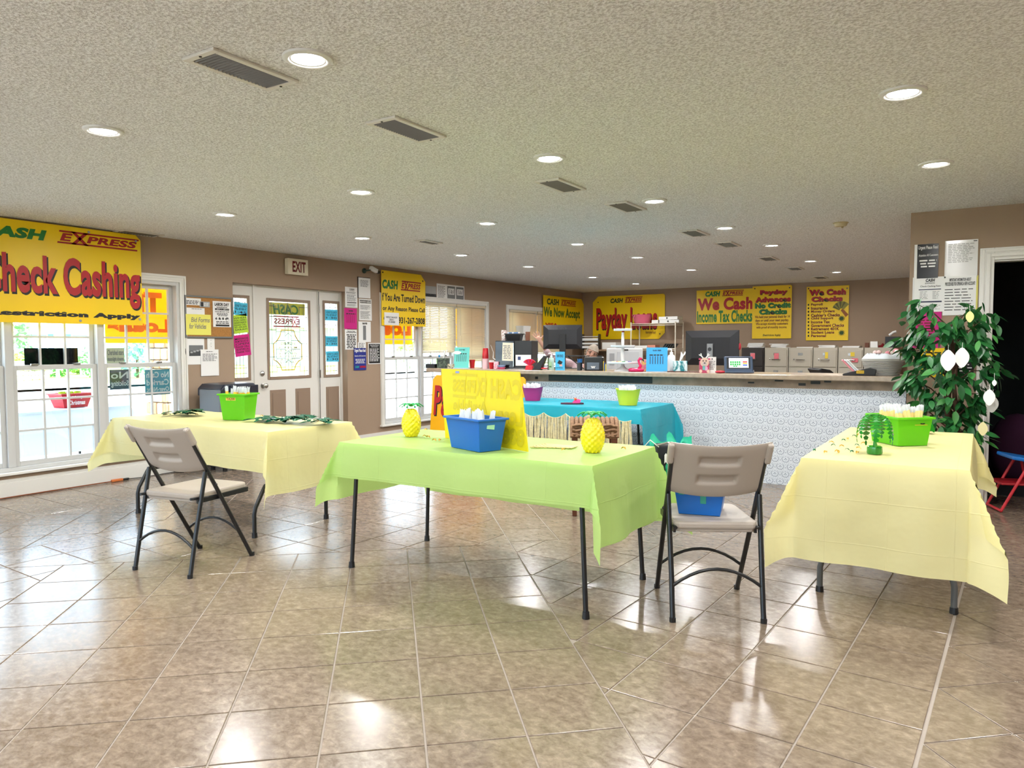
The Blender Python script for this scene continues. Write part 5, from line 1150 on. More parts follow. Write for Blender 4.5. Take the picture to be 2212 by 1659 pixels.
G().prism([(-w_/2,0),(w_/2,0),(w_/2,h_),(-w_/2,h_)], -.012, .012).out('card', mat('sky_blue_card', '3fb0e2', .4), t); o = G().cbox((0,-.0135,h_*.42), (w_*.45,.002,h_*.2), Matrix.Rotation(.5, 3, 'Y')).out('printed_phone', BLK, t); text('NEW DEVICE', BLK, t, -w_*.35, h_*.7, w_*.35, h_*.85, y=-.0135); text('NETSPEND', BLK, t, -w_*.42, h_*.1, w_*.3, h_*.16, y=-.0135)
G().box(-w_*.05, -.015, h_*.22, w_*.25, -.013, h_*.32).out('printed_hand', mat('print_pinkish', 'e2a8a0', .5), t)
c = onc(1228, 7.32); t = T('desk_riser', 'black metal desk riser behind the blue tent card', 'rack', c, .25); g = G()
for x in (-.21, .21):
    G().tube([(x,-.1,0),(x,-.1,.15),(x,.1,.15),(x,.1,0)], .006, 6).out('leg_loop', BLKM, t)
G().box(-.22, -.11, .15, .22, .11, .158).out('shelf', BLKM, t); G().tube([(.02,-.1,.15),(.2,-.1,.01)], .007, 6).out('brace', BLKM, t)
c = onc(1252, 7.12); o = tag(G().lathe([(.028,0),(.03,.085),(.028,.085),(.026,.004)], 16).out('pen_cup', mat('steel_grey_cup', '2b3038', .35), smooth=40), 'dark cup of blue pens on the counter', 'cup'); at(o, c)
for k in range(4): q = tag(G().tube([(0,0,.01),(.008*(k-1.5),.004,.125)], .0045, 6).out('pen', mat('pen_blue', '2f80c8', .35)), 'blue pen in the dark cup on the counter', 'pen', 'pens in the dark cup'); at(q, (c.x-.012+.008*k, c.y+.005*(k % 2), CT))
c = onc(1284, 7.2); s = pm(c); t = T('receipt_printer', 'black receipt printer with a grey front tray on the counter', 'printer', c, .38); w_ = 40*s; h_ = 29*s
G().box(-w_/2, -.10, 0, w_/2, .10, h_).out('case', BLKP, t, bevel=.012); G().box(-w_*.36, -.116, .01, w_*.3, -.099, h_*.6).out('front_tray', mat('slate_grey', '5c6674', .35), t, bevel=.004); text('W', WHT, t, -.03, .025, .02, .05, y=-.1175, bold=.05); G().cbox((w_*.3,0,h_+.006), (.05,.05,.018)).out('paper_door', BLKP, t)
c = onc(1306, 7.16)
for k, col in enumerate(('e8c83c', '2a5ab0', 'e8d65a')): q = tag(G().tube([(0,0,0),(0,0,.10-.015*k)], .007, 6).out('highlighter', mat('hl_%d' % k, col, .4)), ('yellow', 'blue', 'pale yellow')[k]+' highlighter standing beside the receipt printer', 'pen'); at(q, (c.x-.014+.014*k, c.y, CT))
# three-tier cake stand
c = onc(1345, 7.13); s = pm(c); t = T('cake_stand', 'white three-tier cake stand on the counter', 'cake stand', c)
CER = mat('white_ceramic', 'dedfe2', .25)
H3 = 93*s; r1, r2, r3 = 34*s, 26*s, 20*s
G().lathe([(r1*.55,0),(r1*.5,.012),(r1*.2,.035),(.02,.055),(.016,H3*.25),(.022,H3*.4),(.013,H3*.55),(.016,H3*.7),(.013,H3*.9),(.001,H3*.9)], 28).out('column', CER, t, smooth=40)
for nm, r, z in (('lower_tier', r1, H3*.17), ('middle_tier', r2, H3*.55), ('upper_tier', r3, H3*.93)): G().lathe([(.001,z),(r*.96,z+.002),(r,z+.008),(r,z+.024),(r*.96,z+.024),(r*.95,z+.012),(.001,z+.010)], 32).out(nm, CER, t, smooth=40)
R = random.Random(3); cols = ('e6d23a', 'f0e6a0', '2f8a4a', 'c83a34', '2e4fb0', 'f4f4f0')
for k in range(16):
    up = k >= 11; z = CT+(H3*.93 if up else H3*.17)+.0125; r = (r3 if up else r1)*R.uniform(.35, .8); a = R.uniform(0, 6.3)
    q = tag(G().cbox((0,0,.008), (.035,.018,.016)).out('wrapped_candy', mat('candy_%s' % cols[k % 6], cols[k % 6], .35), bevel=.004), 'small wrapped candy on the %s tier of the cake stand' % ('top' if up else 'lowest'), 'candy', 'candies on the cake stand'); at(q, (c.x+r*cos(a), c.y+r*sin(a), z), R.uniform(0, 3))
# flamingo float
c = onc(1374, 7.04); t = T('flamingo_float', 'hot pink inflatable flamingo drink float on the counter', 'float', c, .3); FP = mat('flamingo_pink', 'd8145c', .25)
G().lathe([(.028,.002),(.03,.012),(.032,.03),(.05,.038),(.075,.03),(.082,.018),(.072,.002),(.05,-.0)], 28).out('ring', FP, t, smooth=True)
G().tube([(.03,0,.025),(.045,0,.06),(.03,0,.09),(.025,0,.115),(.04,0,.135),(.06,0,.128)], [.018,.015,.012,.012,.016,.012], 10).out('neck_and_head', FP, t, smooth=True); G().tube([(.06,0,.128),(.075,0,.115),(.072,0,.10)], [.009,.007,.002], 8).out('beak', BLKP, t)
sheetstand('rate_sheet', 'bright blue rate sheet in a clear holder on the counter', 1396, 748, 801, 1441, 7.08, mat('bright_blue_sheet', '2c9ede', .45), .12)
c = onc(1393, 7.3); boxthing('folded_leaflet', 'yellow and pink leaflets behind the blue rate sheet', 'leaflet', c, .08, .03, .12, swirl('leaflet', 'e8c84a', 'd87a9a', 25), .3)
tissue('teal watercolour tissue box on the brown tray', 1469, 7.22, 29, 22, swirl('swirl_teal', '1f7f8a', 'cfe6ea', 10))
c = onc(1485, 7.24); t = T('serving_tray', 'long low brown tray on the counter', 'tray', (c.x+.10, 7.20, CT), .02); G().box(-.30, -.10, 0, .30, .10, .006).box(-.30, -.10, .006, .30, -.092, .0085).box(-.30, .092, .006, .30, .10, .0085).out('tray_body', WOOD, t)
for o in [x for x in bpy.data.objects if x.get('label') == 'teal watercolour tissue box on the brown tray']: o.location.z = CT+.0065
# reindeer gift box (a plain cut-out deer)
c = onc(1521, 7.02); t = T('reindeer_box', 'pink cardboard reindeer box with white antlers on the counter', 'decoration', c, .42); DP = mat('deer_pink', 'c4486c', .5); DT = mat('deer_tan', 'e0bfae', .5); s = pm(c)
G().box(-.045, -.025, 0, .045, .03, .115).out('box', DP, t, bevel=.004)
def disc(x, z, rx, rz_, y0, m, nm): G().prism([(x+rx*cos(k*pi/8), z+rz_*sin(k*pi/8)) for k in range(16)], y0-.004, y0).out(nm, m, t)
disc(0, .105, .042, .045, -.026, DT, 'face'); disc(0, .09, .022, .018, -.031, mat('deer_muzzle', 'cfc4c0', .5), 'muzzle'); disc(0, .097, .009, .006, -.036, mat('deer_nose', '5a4a50', .4), 'nose')
for sx in (-1, 1):
    disc(sx*.014, .118, .005, .007, -.031, BLK, 'eye'); disc(sx*.035, .018, .014, .017, -.026, DT, 'foot'); disc(sx*.043, .135, .013, .009, -.024, DP, 'ear')
    G().tube([(sx*.012,-.02,.145),(sx*.03,-.02,.165),(sx*.035,-.02,.19)], .006, 6).tube([(sx*.03,-.02,.165),(sx*.052,-.02,.178)], .005, 6).out('antler', WPL, t)
G().box(-.018, -.032, .03, .006, -.026, .07).out('scarf', mat('scarf_teal', '6fb8b4', .6), t); disc(.012, .045, .018, .022, -.026, mat('deer_belly', 'e0a8d0', .5), 'belly')
c = onc(1538, 7.08); t = T('info_card', 'white printed card in a stand beside the reindeer box', 'card', c, .35); G().box(-.038,-.002,.0,.038,.002,.155).out('card', WHT, t); bars(t, -.03, .03, .03, .12, 6, GRY, y=-.0035, center=True); G().box(-.005,-.0035,.128,.005,-.0025,.142).out('printed_mark', BLK, t)
# tablet point-of-sale
c = onc(1596, 7.08); s = pm(c); w_ = 60*s; h_ = 37*s; t = T('tablet_register', 'tablet register with a lit keypad screen on the counter', 'tablet', c, .40); SLB = mat('slate_blue', '35465e', .4)
lean = .35; t.location.z += .006; cs = G().box(-w_/2, -.012, 0, w_/2, .012, h_).out('case', SLB, t, bevel=.008); cs.rotation_euler = (-lean, 0, 0); G().box(-w_/2, -.06, 0, w_/2, .09, .012).out('base', SLB, t, bevel=.004)
G().box(-w_*.42, -.0135, h_*.22, w_*.4, -.0125, h_*.92).out('bezel', BLKP, cs)
scn = G().box(-w_*.34, -.0145, h_*.28, w_*.34, -.0136, h_*.87).out('screen', mat('screen_white', 'd8dde6', .2, emit=.5), cs); KG = mat('key_green', '2f9a44', .4, emit=.35)
for i in range(5):
    for j in range(2): G().box(-w_*.3+i*w_*.075, -.0155, h_*(.56-.14*j), -w_*.3+i*w_*.075+w_*.062, -.0147, h_*(.68-.14*j)).out('key', KG, scn)
for i in range(2): G().box(-w_*.19+i*w_*.075, -.0155, h_*.33, -w_*.19+i*w_*.075+w_*.062, -.0147, h_*.41).out('key', KG, scn)
for j, col in enumerate(('b83a3a', 'c8a040', '3a5ab8')): G().box(w_*.14, -.0155, h_*(.60-.1*j), w_*.30, -.0147, h_*(.68-.1*j)).out('key', mat('key_'+col, col, .4, emit=.35), scn)
o = tag(G().ball((0,0,.014), .05, .028, .014).out('stapler', mat('stapler_red', 'b01e34', .35), smooth=True), 'small red mouse-shaped stapler before the tablet register', 'stapler'); at(o, onc(1556, 6.99), .3)
# wicker basket
c = onc(1907, 7.22); s = pm(c); t = T('wicker_basket', 'white wicker basket of cloth at the doorway end of the counter', 'basket', c); WK = mat('white_wicker', 'aeaca6', .6); rb_, rt_, hb_ = 31*s, 41*s, 33*s
g = G(); nst = 30
for k in range(11):
    z = hb_*(k+.5)/11; r = rb_+(rt_-rb_)*z/hb_; pts = [(r*cos(2*pi*q/60)*(1+.012*(1 if (q//1+k) % 2 else -1)), r*sin(2*pi*q/60)*.75*(1+.012*(1 if (q+k) % 2 else -1)), z) for q in range(60)]; G().tube(pts, hb_/27, 5, closed=True).out('wicker_row', WK, t, smooth=60)
G().lathe([(rt_*.97,hb_-.01),(rt_*1.03,hb_),(rt_*1.03,hb_+.012),(rt_*.97,hb_+.012)], 40, sy=.75).out('rim', WK, t, smooth=40); G().lathe([(.001,.004),(rb_*.98,.004),(rb_*.98,.012),(.001,.012)], 30, sy=.75).out('base', WK, t)
G().grid(36, 6, lambda a, b: (rt_*(.98-.35*b+.05*sin(a*40+b*5)*(1-b))*cos(a*2*pi), .75*rt_*(.98-.35*b)*sin(a*2*pi), hb_+.004+.05*sin(b*2.4)+.008*sin(a*50))).out('cloth_lining', mat('pale_blue_cloth', 'dfe6ee', .7), t, smooth=True)
R = random.Random(8)
for k in range(9):
    a = R.uniform(0, 6.3); r = rt_*R.uniform(.2, .9); o = G().ball((r*cos(a)+.05, r*sin(a)*.6, hb_+.055+R.uniform(0, .03)), .022, .02, .018, n=8, m=6).out('silk_flower', mat('flower_%d' % (k % 3), ('e8c8c4', 'd88a96', 'f0ece4')[k % 3], .6), t, smooth=True)
c = onc(1858, 7.06); t = T('hole_punch', 'black hand tool with a yellow sticker lying by the wicker basket', 'tool', c, .15); G().prism([(-.14,0),(.12,0),(.13,.055),(.08,.07),(-.12,.02),(-.14,.012)], -.03, .03).out('body', BLKP, t, bevel=.006); G().box(-.03, -.032, .02, .03, -.0305, .045).out('yellow_sticker', mat('sticker_yellow', 'e0b81c', .5), t); text('CAUTION', BLK, t, -.026, .026, .026, .039, y=-.033)
c = onc(1846, 7.36); t = T('magazine_file', 'white folder stack leaning against the wicker basket', 'folders', (c.x+.10, c.y-.16, CT+.012), .2)
for k in range(3): o = G().box(-.012, -.09, 0, .0, .09, .17).out('folder', (WHT, mat('pale_blue_cloth'), mat('folder_pink', 'e0909c', .6))[k], t); o.location = (-.02*k-.02, 0, 0.002); o.rotation_euler = (0, -.75, 0)

# ---- behind the counter
DSK = mat('desk_oak', '8a6b4c', .5)
def desk(label, c, lx, ly, rz=0, z=.74):
    t = T('desk', label, 'desk', (c[0], c[1], 0), rz); G().box(-lx/2, -ly/2, z-.03, lx/2, ly/2, z).out('desk_top', DSK, t, bevel=.004)
    for s in (-1, 1): G().box(s*(lx/2-.03)-.015, -ly/2+.03, 0, s*(lx/2-.03)+.015, ly/2-.03, z-.03).out('side_panel', DSK, t)
    return t
def monitor(label, u0, v0, u1, v1, D, zdesk, rz, silver=False, txt=None):
    c = W3((u0+u1)/2, (v0+v1)/2, D); s = D/FPX; h_ = (v1-v0)*s; w_ = h_*1.62
    t = T('monitor', label, 'monitor', (c.x, c.y, zdesk), rz); zc = c.z-zdesk
    G().box(-w_/2, .0, zc-h_/2, w_/2, .022, zc+h_/2).out('panel', BLKP, t, bevel=.004); sc_ = mat('back_shell', '202126', .45)
    f = G(); vs = [(-w_/2,0,zc-h_/2),(w_/2,0,zc-h_/2),(w_/2,0,zc+h_/2),(-w_/2,0,zc+h_/2),(-w_*.36,-.04,zc-h_*.30),(w_*.36,-.04,zc-h_*.30),(w_*.36,-.04,zc+h_*.3),(-w_*.36,-.04,zc+h_*.3)]
    f.add(vs, [(4,5,6,7),(0,1,5,4),(1,2,6,5),(2,3,7,6),(3,0,4,7)]).out('back_shell', sc_, t)
    G().box(-.045, -.062, 0.01, .045, -.04, zc+h_*.12).out('stand_neck', mat('stand_silver', '9a9da0', .35, metal=.6) if silver else BLKP, t, bevel=.004); G().box(-.13, -.10, 0, .13, .12, .012).out('stand_foot', BLKP, t, bevel=.004)
    if txt: text(txt, mat('embossed_grey', '3a3b40', .3), t, -w_*.12, zc+h_*.33, w_*.12, zc+h_*.41, y=-.036, bold=.03)
    return t, c, w_, h_
D1 = 10.3; pc = W3(1216, 730, D1); desk('oak desk behind the counter under the black monitor', (pc.x+.1, pc.y+.15), 1.5, .75, .0)
o = boxthing('desk_riser', 'dark riser box under the black monitor', 'riser', (pc.x, pc.y, .741), .45, .3, .25, mat('riser_black', '101114', .5), .38)
monitor('black monitor seen from behind, hiding a seated person', 1175, 702, 1256, 754, D1, .992, .46, txt='DELL')
D2 = 10.6; pc2 = W3(1538, 750, D2); desk('oak desk behind the counter under the silver-necked monitor', (pc2.x+.1, pc2.y+.2), 1.3, .7, 0)
t, c, w_, h_ = monitor('large dark monitor with a silver stand neck behind the counter', 1500, 714, 1574, 789, D2, .741, -.12, True)
G().lathe([(.022,0),(.028,0),(.028,.003),(.022,.003)], 20).out('round_badge', mat('badge_dark', '3a3d42', .4), t).matrix_local = Matrix.Translation((0, -.064, c.z-.741-.02)) @ Matrix.Rotation(pi/2, 4, 'X')
G().ball((w_/2+.01, .01, c.z-.741+.02), .02, .012, .05, n=10, m=8).out('red_clip', mat('stapler_red'), t, smooth=True)
tag(G().cbox((0,0,.015), (.45,.16,.03)).out('keyboard', BLKP, bevel=.004), 'black keyboard before the silver-necked monitor', 'keyboard').location = (pc2.x+.1, pc2.y+.35, .741)
# office chair back
c = W3(1768, 786, 8.3); t = T('office_chair', 'black office chair with a curved plastic back behind the counter', 'chair', (c.x, c.y, 0), 1.25)
s_ = 8.3/FPX; t.rotation_euler = (0, 0, YAW); G().prism([(x_*s_, .88+z_*s_) for x_, z_ in ((8,-6),(8,0),(13,6),(20,15),(20,23),(12,29),(-6,32),(-12,29),(-8,24),(-3,16),(-8,8),(-17,0),(-17,-6))], -.17, .17).out('backrest', BLKP, t, bevel=.012); G().box(-.23, -.02, .44, .23, .42, .5).out('seat', BLKP, t, bevel=.03); G().tube([(0,-.0,.47),(0,.05,.84)], .02, 8).out('back_bar', BLKM, t); G().tube([(0,.2,.08),(0,.2,.45)], .03, 10).out('gas_lift', BLKM, t)
for k in range(5): a = 2*pi*k/5; G().tube([(0,.2,.09),(.27*cos(a),.2+.27*sin(a),.05)], [.025,.015], 8).out('base_arm', BLKM, t); G().ball((.27*cos(a),.2+.27*sin(a),.027), .027, n=10, m=8).out('caster', BLKP, t)
# filing cabinets along the back wall
FC = mat('putty_cabinet', 'b4ad9e', .45); FD = mat('dark_brown_cabinet', '2a2320', .4); yf = YB-.62
us_ = [1602, 1652, 1704, 1757, 1811, 1867, 1935]; zt = wy(1700, 751, yf).z
labs = ['dark brown filing cabinet with a pink tag beside the putty cabinets', 'putty filing cabinet with a pink tag next to the dark cabinet', 'putty filing cabinet with a plain label between pink and yellow tags', 'putty filing cabinet with a yellow note behind the office chair', 'putty filing cabinet with yellow and pink notes beside the wicker basket', 'putty filing cabinet mostly hidden by the wicker basket']
PK = mat('tag_pink', 'e0737f', .6); YT = mat('tag_yellow', 'e2c63c', .6)
for k in range(6):
    xa = wy(us_[k], 760, yf).x; xb = wy(us_[k+1], 760, yf).x-.012; m = FD if k == 0 else FC; w_ = xb-xa; zk = zt
    t = T('filing_cabinet', labs[k], 'filing cabinet', (xa, yf, 0)); G().box(0, 0, 0, w_, .6, zk).out('case', m, t, bevel=.003)
    nd = 4; dh = (zk-.06)/nd
    for j in range(nd):
        z0 = .03+j*dh; d = G().box(.02, -.018, z0+.008, w_-.02, 0, z0+dh-.008).out('drawer', m, t, bevel=.003)
        G().tube([(w_*.32,-.02,z0+dh*.42),(w_*.34,-.045,z0+dh*.42),(w_*.66,-.045,z0+dh*.42),(w_*.68,-.02,z0+dh*.42)], .008, 6).out('handle', CHROME, d); G().box(w_*.40, -.022, z0+dh*.66, w_*.60, -.018, z0+dh*.8).out('label_holder', CHROME, d); G().lathe([(.001,0),(.012,0),(.012,.01),(.001,.012)], 10).out('thumb_latch', CHROME, d).matrix_local = Matrix.Translation((w_*.24, -.018, z0+dh*.45)) @ Matrix.Rotation(pi/2, 4, 'X')
    zz = .03+3*dh
    if k in (0, 1): G().box(w_*.42, -.026, zz+dh*.45, w_*.62, -.0235, zz+dh*.78).out('pink_tag', PK, t)
    if k == 3: G().box(w_*.5, -.026, zz+dh*.5, w_*.62, -.0235, zz+dh*.85).out('yellow_note', YT, t)
    if k == 4: G().box(w_*.5, -.026, zz+dh*.62, w_*.66, -.0235, zz+dh*.85).out('yellow_note', YT, t); o = G().box(w_*.55, -.03, zz+dh*.3, w_*.8, -.0275, zz+dh*.52).out('pink_note', PK, t)
    R = random.Random(k)
    if k < 5:
        tt = T('paper_stack', 'loose white paper stack on top of the %s' % ('dark brown filing cabinet', 'cabinet next to the dark one', 'plain-labelled putty cabinet', 'yellow-noted putty cabinet', 'cabinet with yellow and pink notes')[k], 'papers', (xa+w_*.5, yf+.25, zk))
        for j in range((6, 5, 1, 3, 2)[k]): o = G().box(-.13, -.1, j*.014, .13, .12, j*.014+.013).out('sheaf', WHT, tt); o.rotation_euler = (0, 0, R.uniform(-.2, .2)); o.location = (R.uniform(-.02, .02), 0, 0)
x5 = wy(1887, 742, yf).x; boxthing('desk_cube', 'white photo cube on the filing cabinets', 'cube', (x5, yf+.1, zt), .11, .08, .10, WPL, 0); x5 = wy(1875, 745, yf).x; boxthing('wood_block', 'small brown block beside the white photo cube', 'block', (x5-.05, yf+.3, zt), .06, .06, .08, mat('brown_block'), 0)
x6 = wy(1901, 745, yf).x; tag(G().grid(14, 10, lambda a, b: ((a-.5)*.16, (b-.5)*.25, .055*sin(a*pi)*sin(b*pi)*(1+.3*sin(a*15))+.002)).out('cloth_heap', mat('dark_red_cloth', '8a1420', .7), smooth=True), 'dark red cloth heap on the filing cabinets', 'cloth').location = (x6, yf+.36, zt+.003)
o = tag(G().tube([(0,0,0),(.06,0,.05),(.10,0,.06)], .02, 8).out('rolled_paper', WHT), 'white rolled papers by the pilaster on the cabinets', 'papers'); at(o, (wy(1950, 715, yf).x-.2, yf+.1, wy(1955, 724, yf).z))
tag(G().box(0, 0, 0, .2, .3, wy(1955, 724, yf).z-zt-.021).out('file_holder', BLKP), 'black file holder under the rolled papers', 'file holder').location = (wy(1950, 715, yf).x-.25, yf+.02, zt)
# wire rack by the back wall
yb = YB-.55; X0 = wy(1363, 720, yb).x; X1 = wy(1459, 720, yb).x; zt_ = wy(1400, 699, yb).z; t = T('wire_rack', 'cream wire shelving rack before the Payday Loans banner', 'shelf', (X0, yb, 0)); WR = mat('cream_wire', 'd8d0c0', .35); w_ = X1-X0; d_ = .42
for x in (0, w_):
    for y_ in (0, d_): G().tube([(x, y_, 0), (x, y_, zt_+.03)], .013, 8).out('post', WR, t)
shz = (zt_, wy(1400, 753, yb).z, .6, .15)
for z in shz:
    sh = G().tube([(0,0,z),(w_,0,z),(w_,d_,z),(0,d_,z)], .007, 6, closed=True).tube([(0,0,z-.03),(w_,0,z-.03),(w_,d_,z-.03),(0,d_,z-.03)], .005, 6, closed=True).out('shelf_frame', WR, t)
    me = G().tube([(0,0,0),(0,d_,0)], .003, 5).mesh('wire', WR)
    for k in range(1, 20): o = bpy.data.objects.new('wire', me); COL.objects.link(o); o.parent = sh; o.location = (w_*k/20, 0, z)
c = Vector((wy(1387, 690, yb+.2).x, yb+.2, zt_+.008)); o = T('pink_tub', 'pink oval tub on top of the wire rack', 'tub', c); G().lathe([(.15,0),(.20,.17),(.205,.175),(.195,.175),(.145,.006)], 28, sy=.7).out('tub_body', mat('tub_pink', 'd8667f', .35), o, smooth=40); G().tube([(-.1,-.13,.16),(-.11,-.15,.1),(-.1,-.135,.05)], .008, 6).out('handle', mat('tub_pink'), o)
for k in range(2):
    c = Vector((wy(1452-k*1, 690, yb+.2).x-.02, yb+.2, zt_+.008+k*.062)); b = T('binder', ('lower', 'upper')[k]+' white ring binder stacked on the wire rack', 'binder', c, .05-.1*k); G().box(-.19,-.13,0,.19,.13,.058).out('cover', WPL, b, bevel=.004); G().lathe([(.011,0),(.016,0),(.016,.003),(.011,.003)], 12).out('finger_ring', BLKP, b).matrix_local = Matrix.Translation((-.02, -.131, .03)) @ Matrix.Rotation(pi/2, 4, 'X')
c = Vector((wy(1420, 692, yb+.2).x, yb+.12, zt_+.008)); boxthing('small_carton', 'small white and black carton beside the ring binders', 'carton', c, .13, .1, .06, WPL)
zz = shz[1]+.008; tag(G().box(-.14,-.12,0,.14,.12,.05).out('document_box', WPL, bevel=.003), 'white flat box on the lower rack shelf', 'box').location = (wy(1388, 745, yb+.2).x, yb+.2, zz)
tag(G().box(-.08,-.12,0,.08,.12,.06).out('pink_folder', mat('salmon_folder', 'd8907c', .6)), 'salmon folder beside the flat box on the rack', 'folder').location = (wy(1412, 745, yb+.2).x, yb+.2, zz)
t2 = T('file_sorter', 'dark grey files fanned in a sorter on the lower rack shelf', 'files', (wy(1445, 745, yb+.2).x, yb+.2, zz))
for k in range(5): o = G().box(-.004,-.12,0,.004,.12,.10).out('file', mat('charcoal_file', '474c50', .5), t2); o.location = (-.09+k*.045, 0, 0); o.rotation_euler = (0, .6, 0)
# low shelf with letter trays, printer stand
ys = YB-.62; xa = wy(1262, 752, ys).x; xb = wy(1340, 752, ys).x; zs_ = wy(1300, 755, ys).z; t = T('hutch', 'oak hutch with an open top shelf in the back corner', 'hutch', (xa, ys, 0)); w_ = xb-xa; G().box(0,0,zs_-.03,w_,.5,zs_).out('top_shelf', DSK, t); G().box(0,.47,0,w_,.5,zs_-.03).out('back_panel', DSK, t)
for x in (0, w_-.02): G().box(x, 0, 0, x+.02, .47, zs_-.03).out('side_panel', DSK, t)
c = Vector((wy(1277, 752, ys+.2).x, ys+.2, zs_)); s = pm(c); t = T('letter_trays', 'black stacked letter trays full of paper on the hutch', 'letter tray', c, .3); w_ = 36*s
for k in range(4): G().box(-w_/2, -.15, .02+k*.075, w_/2, .15, .026+k*.075).out('tray', BLKP, t); G().box(-w_/2+.01, -.14, .026+k*.075, w_/2-.01, .14, .026+k*.075+(.045, .035, .05, .012)[k]).out('paper', WHT, t)
for sx in (-1, 1): G().box(sx*w_/2-.006, -.15, 0, sx*w_/2+.006, .15, .31).out('end_frame', BLKP, t)
c = Vector((wy(1321, 752, ys+.25).x, ys+.25, zs_)); boxthing('paper_ream', 'white paper box next to the letter trays', 'box', c, .3, .25, .14, WPL, 0)
pd = W3(1349, 783, 11.6); desk('oak printer desk behind the cake stand', (pd.x, pd.y+.1), .9, .6, .2); t = T('laser_printer', 'light grey laser printer behind the cake stand', 'printer', (pd.x, pd.y, .741), .42); LG = mat('printer_grey', 'c9ccce', .4); s = 11.6/FPX; w_ = 76*s; h_ = wx(0,0) and 36*s+.26
G().box(-w_/2,-.22,0,w_/2,.22,h_).out('case', LG, t, bevel=.02); G().box(-w_*.42,-.226,h_*.5,-w_*.28,-.219,h_*.85).out('side_grille', mat('grille_grey', '9a9da0', .5), t); G().box(-w_*.2,-.228,h_*.35,w_*.4,-.219,h_*.9).out('paper_door', mat('printer_panel', 'bcc0c4', .4), t, bevel=.004); G().box(-.1,-.1,h_,.15,.15,h_+.03).out('output_tray', mat('grille_grey'), t); G().box(-w_*.02,-.23,h_*.93,w_*.1,-.219,h_*.97).out('badge', BLKP, t)
# ================================================================ PLANTS, SMALL THINGS, DOORWAY
# ---- artificial ficus by the doorway
R = random.Random(77)
tx, ty = -.20, 6.52
BARK = mat('ficus_bark', '4a3222', .8, bump=.5, bscale=60); LFM = [mat('ficus_leaf_a', '1d5a2c', .38, var=.25, vscale=12, trans=.12), mat('ficus_leaf_b', '2c7238', .38, var=.25, vscale=12, trans=.12), mat('ficus_leaf_c', '4b9448', .38, trans=.15)]
ficus = T('ficus_tree', 'tall artificial ficus tree beside the doorway', 'tree', (tx, ty, 0))
G().lathe([(.11,0),(.15,.24),(.158,.25),(.145,.25),(.13,.2),(.001,.2)], 28).out('pot', mat('dark_pot', '3a2a20', .5), ficus, smooth=40)
tips = []
st = [(0, 0, .18), (.02, .0, .5), (-.01, .02, .9), (.02, 0, 1.2), (0, 0, 1.46)]
G().tube(st, [.03, .027, .024, .02, .008], 10).out('trunk', BARK, ficus, smooth=60)
G().tube([(.05, .02, .18), (.07, -.02, .6), (.03, 0, 1.0), (.06, .02, 1.3)], [.02, .018, .015, .008], 8).out('trunk', BARK, ficus, smooth=60)
for k in range(26):
    z = .58+.90*(k/25); a = k*2.399+R.uniform(-.3, .3); rad = (.15+.14*sin(pi*min(1, (z-.5)/1.2)))*R.uniform(.8, 1.15)
    e = (cos(a)*rad, sin(a)*rad*.75, z+.10+R.uniform(-.05, .06)); m_ = (cos(a)*rad*.5, sin(a)*rad*.4, z+.06)
    G().tube([(0, 0, z-.06), m_, e], [.007, .005, .002], 5).out('branch', BARK, ficus); tips.append((m_, e, a))
def leafmesh(m):
    g = G(); n = 6; P = []; F = []
    for k in range(n+1):
        e = k/n; w_ = .5*(sin(pi*e**.8)**.9)*.46 if 0 < k < n else 0; zz = -.10*e*e
        P += [(-w_, e, zz+.05*w_*2), (0, e, zz), (w_, e, zz+.05*w_*2)]
    for k in range(n):
        a = 3*k; F += [(a, a+1, a+4, a+3), (a+1, a+2, a+5, a+4)]
    return g.add(P, F).mesh('leaf', m, True)
LM = [leafmesh(m) for m in LFM]; restg = [G(), G(), G()]
def leafmat(p, az, dip, L_, roll): return Matrix.Translation(p) @ Matrix.Rotation(az, 4, 'Z') @ Matrix.Rotation(-dip, 4, 'X') @ Matrix.Rotation(roll, 4, 'Y') @ Matrix.Diagonal((L_, L_, L_, 1))
LV = []
for m_, e, a in tips:
    for q in range(34):
        f = R.uniform(.35, 1.12); p = Vector(m_).lerp(Vector(e), f)+Vector((R.gauss(0, .05), R.gauss(0, .045), R.gauss(-.01, .045)))
        LV.append((p, a-pi/2+R.gauss(0, .9), R.uniform(.2, 1.35), R.uniform(.08, .125), R.gauss(0, .4), R.choices((0, 1, 2), (5, 4, 1))[0]))
LV.sort(key=lambda x: x[0].y+R.uniform(-.05, .05))
for k, (p, az, dip, L_, rl, mi) in enumerate(LV):
    M_ = leafmat(p, az, dip, L_, rl)
    if k < 300:
        o = bpy.data.objects.new('leaf', LM[mi]); COL.objects.link(o); o.parent = ficus; o.matrix_local = M_
    else: restg[mi].add([tuple(M_ @ v.co) for v in LM[mi].vertices], [tuple(f.vertices) for f in LM[mi].polygons])
for mi in range(3): restg[mi].out('inner_leaves', LFM[mi], ficus, smooth=True, kind='stuff')
PL = mat('white_card_cutout', 'e6e6e2', .6); PY = mat('yellow_card_cutout', 'ece28a', .6); PB = mat('cream_card_cutout', 'd8cf9a', .6)
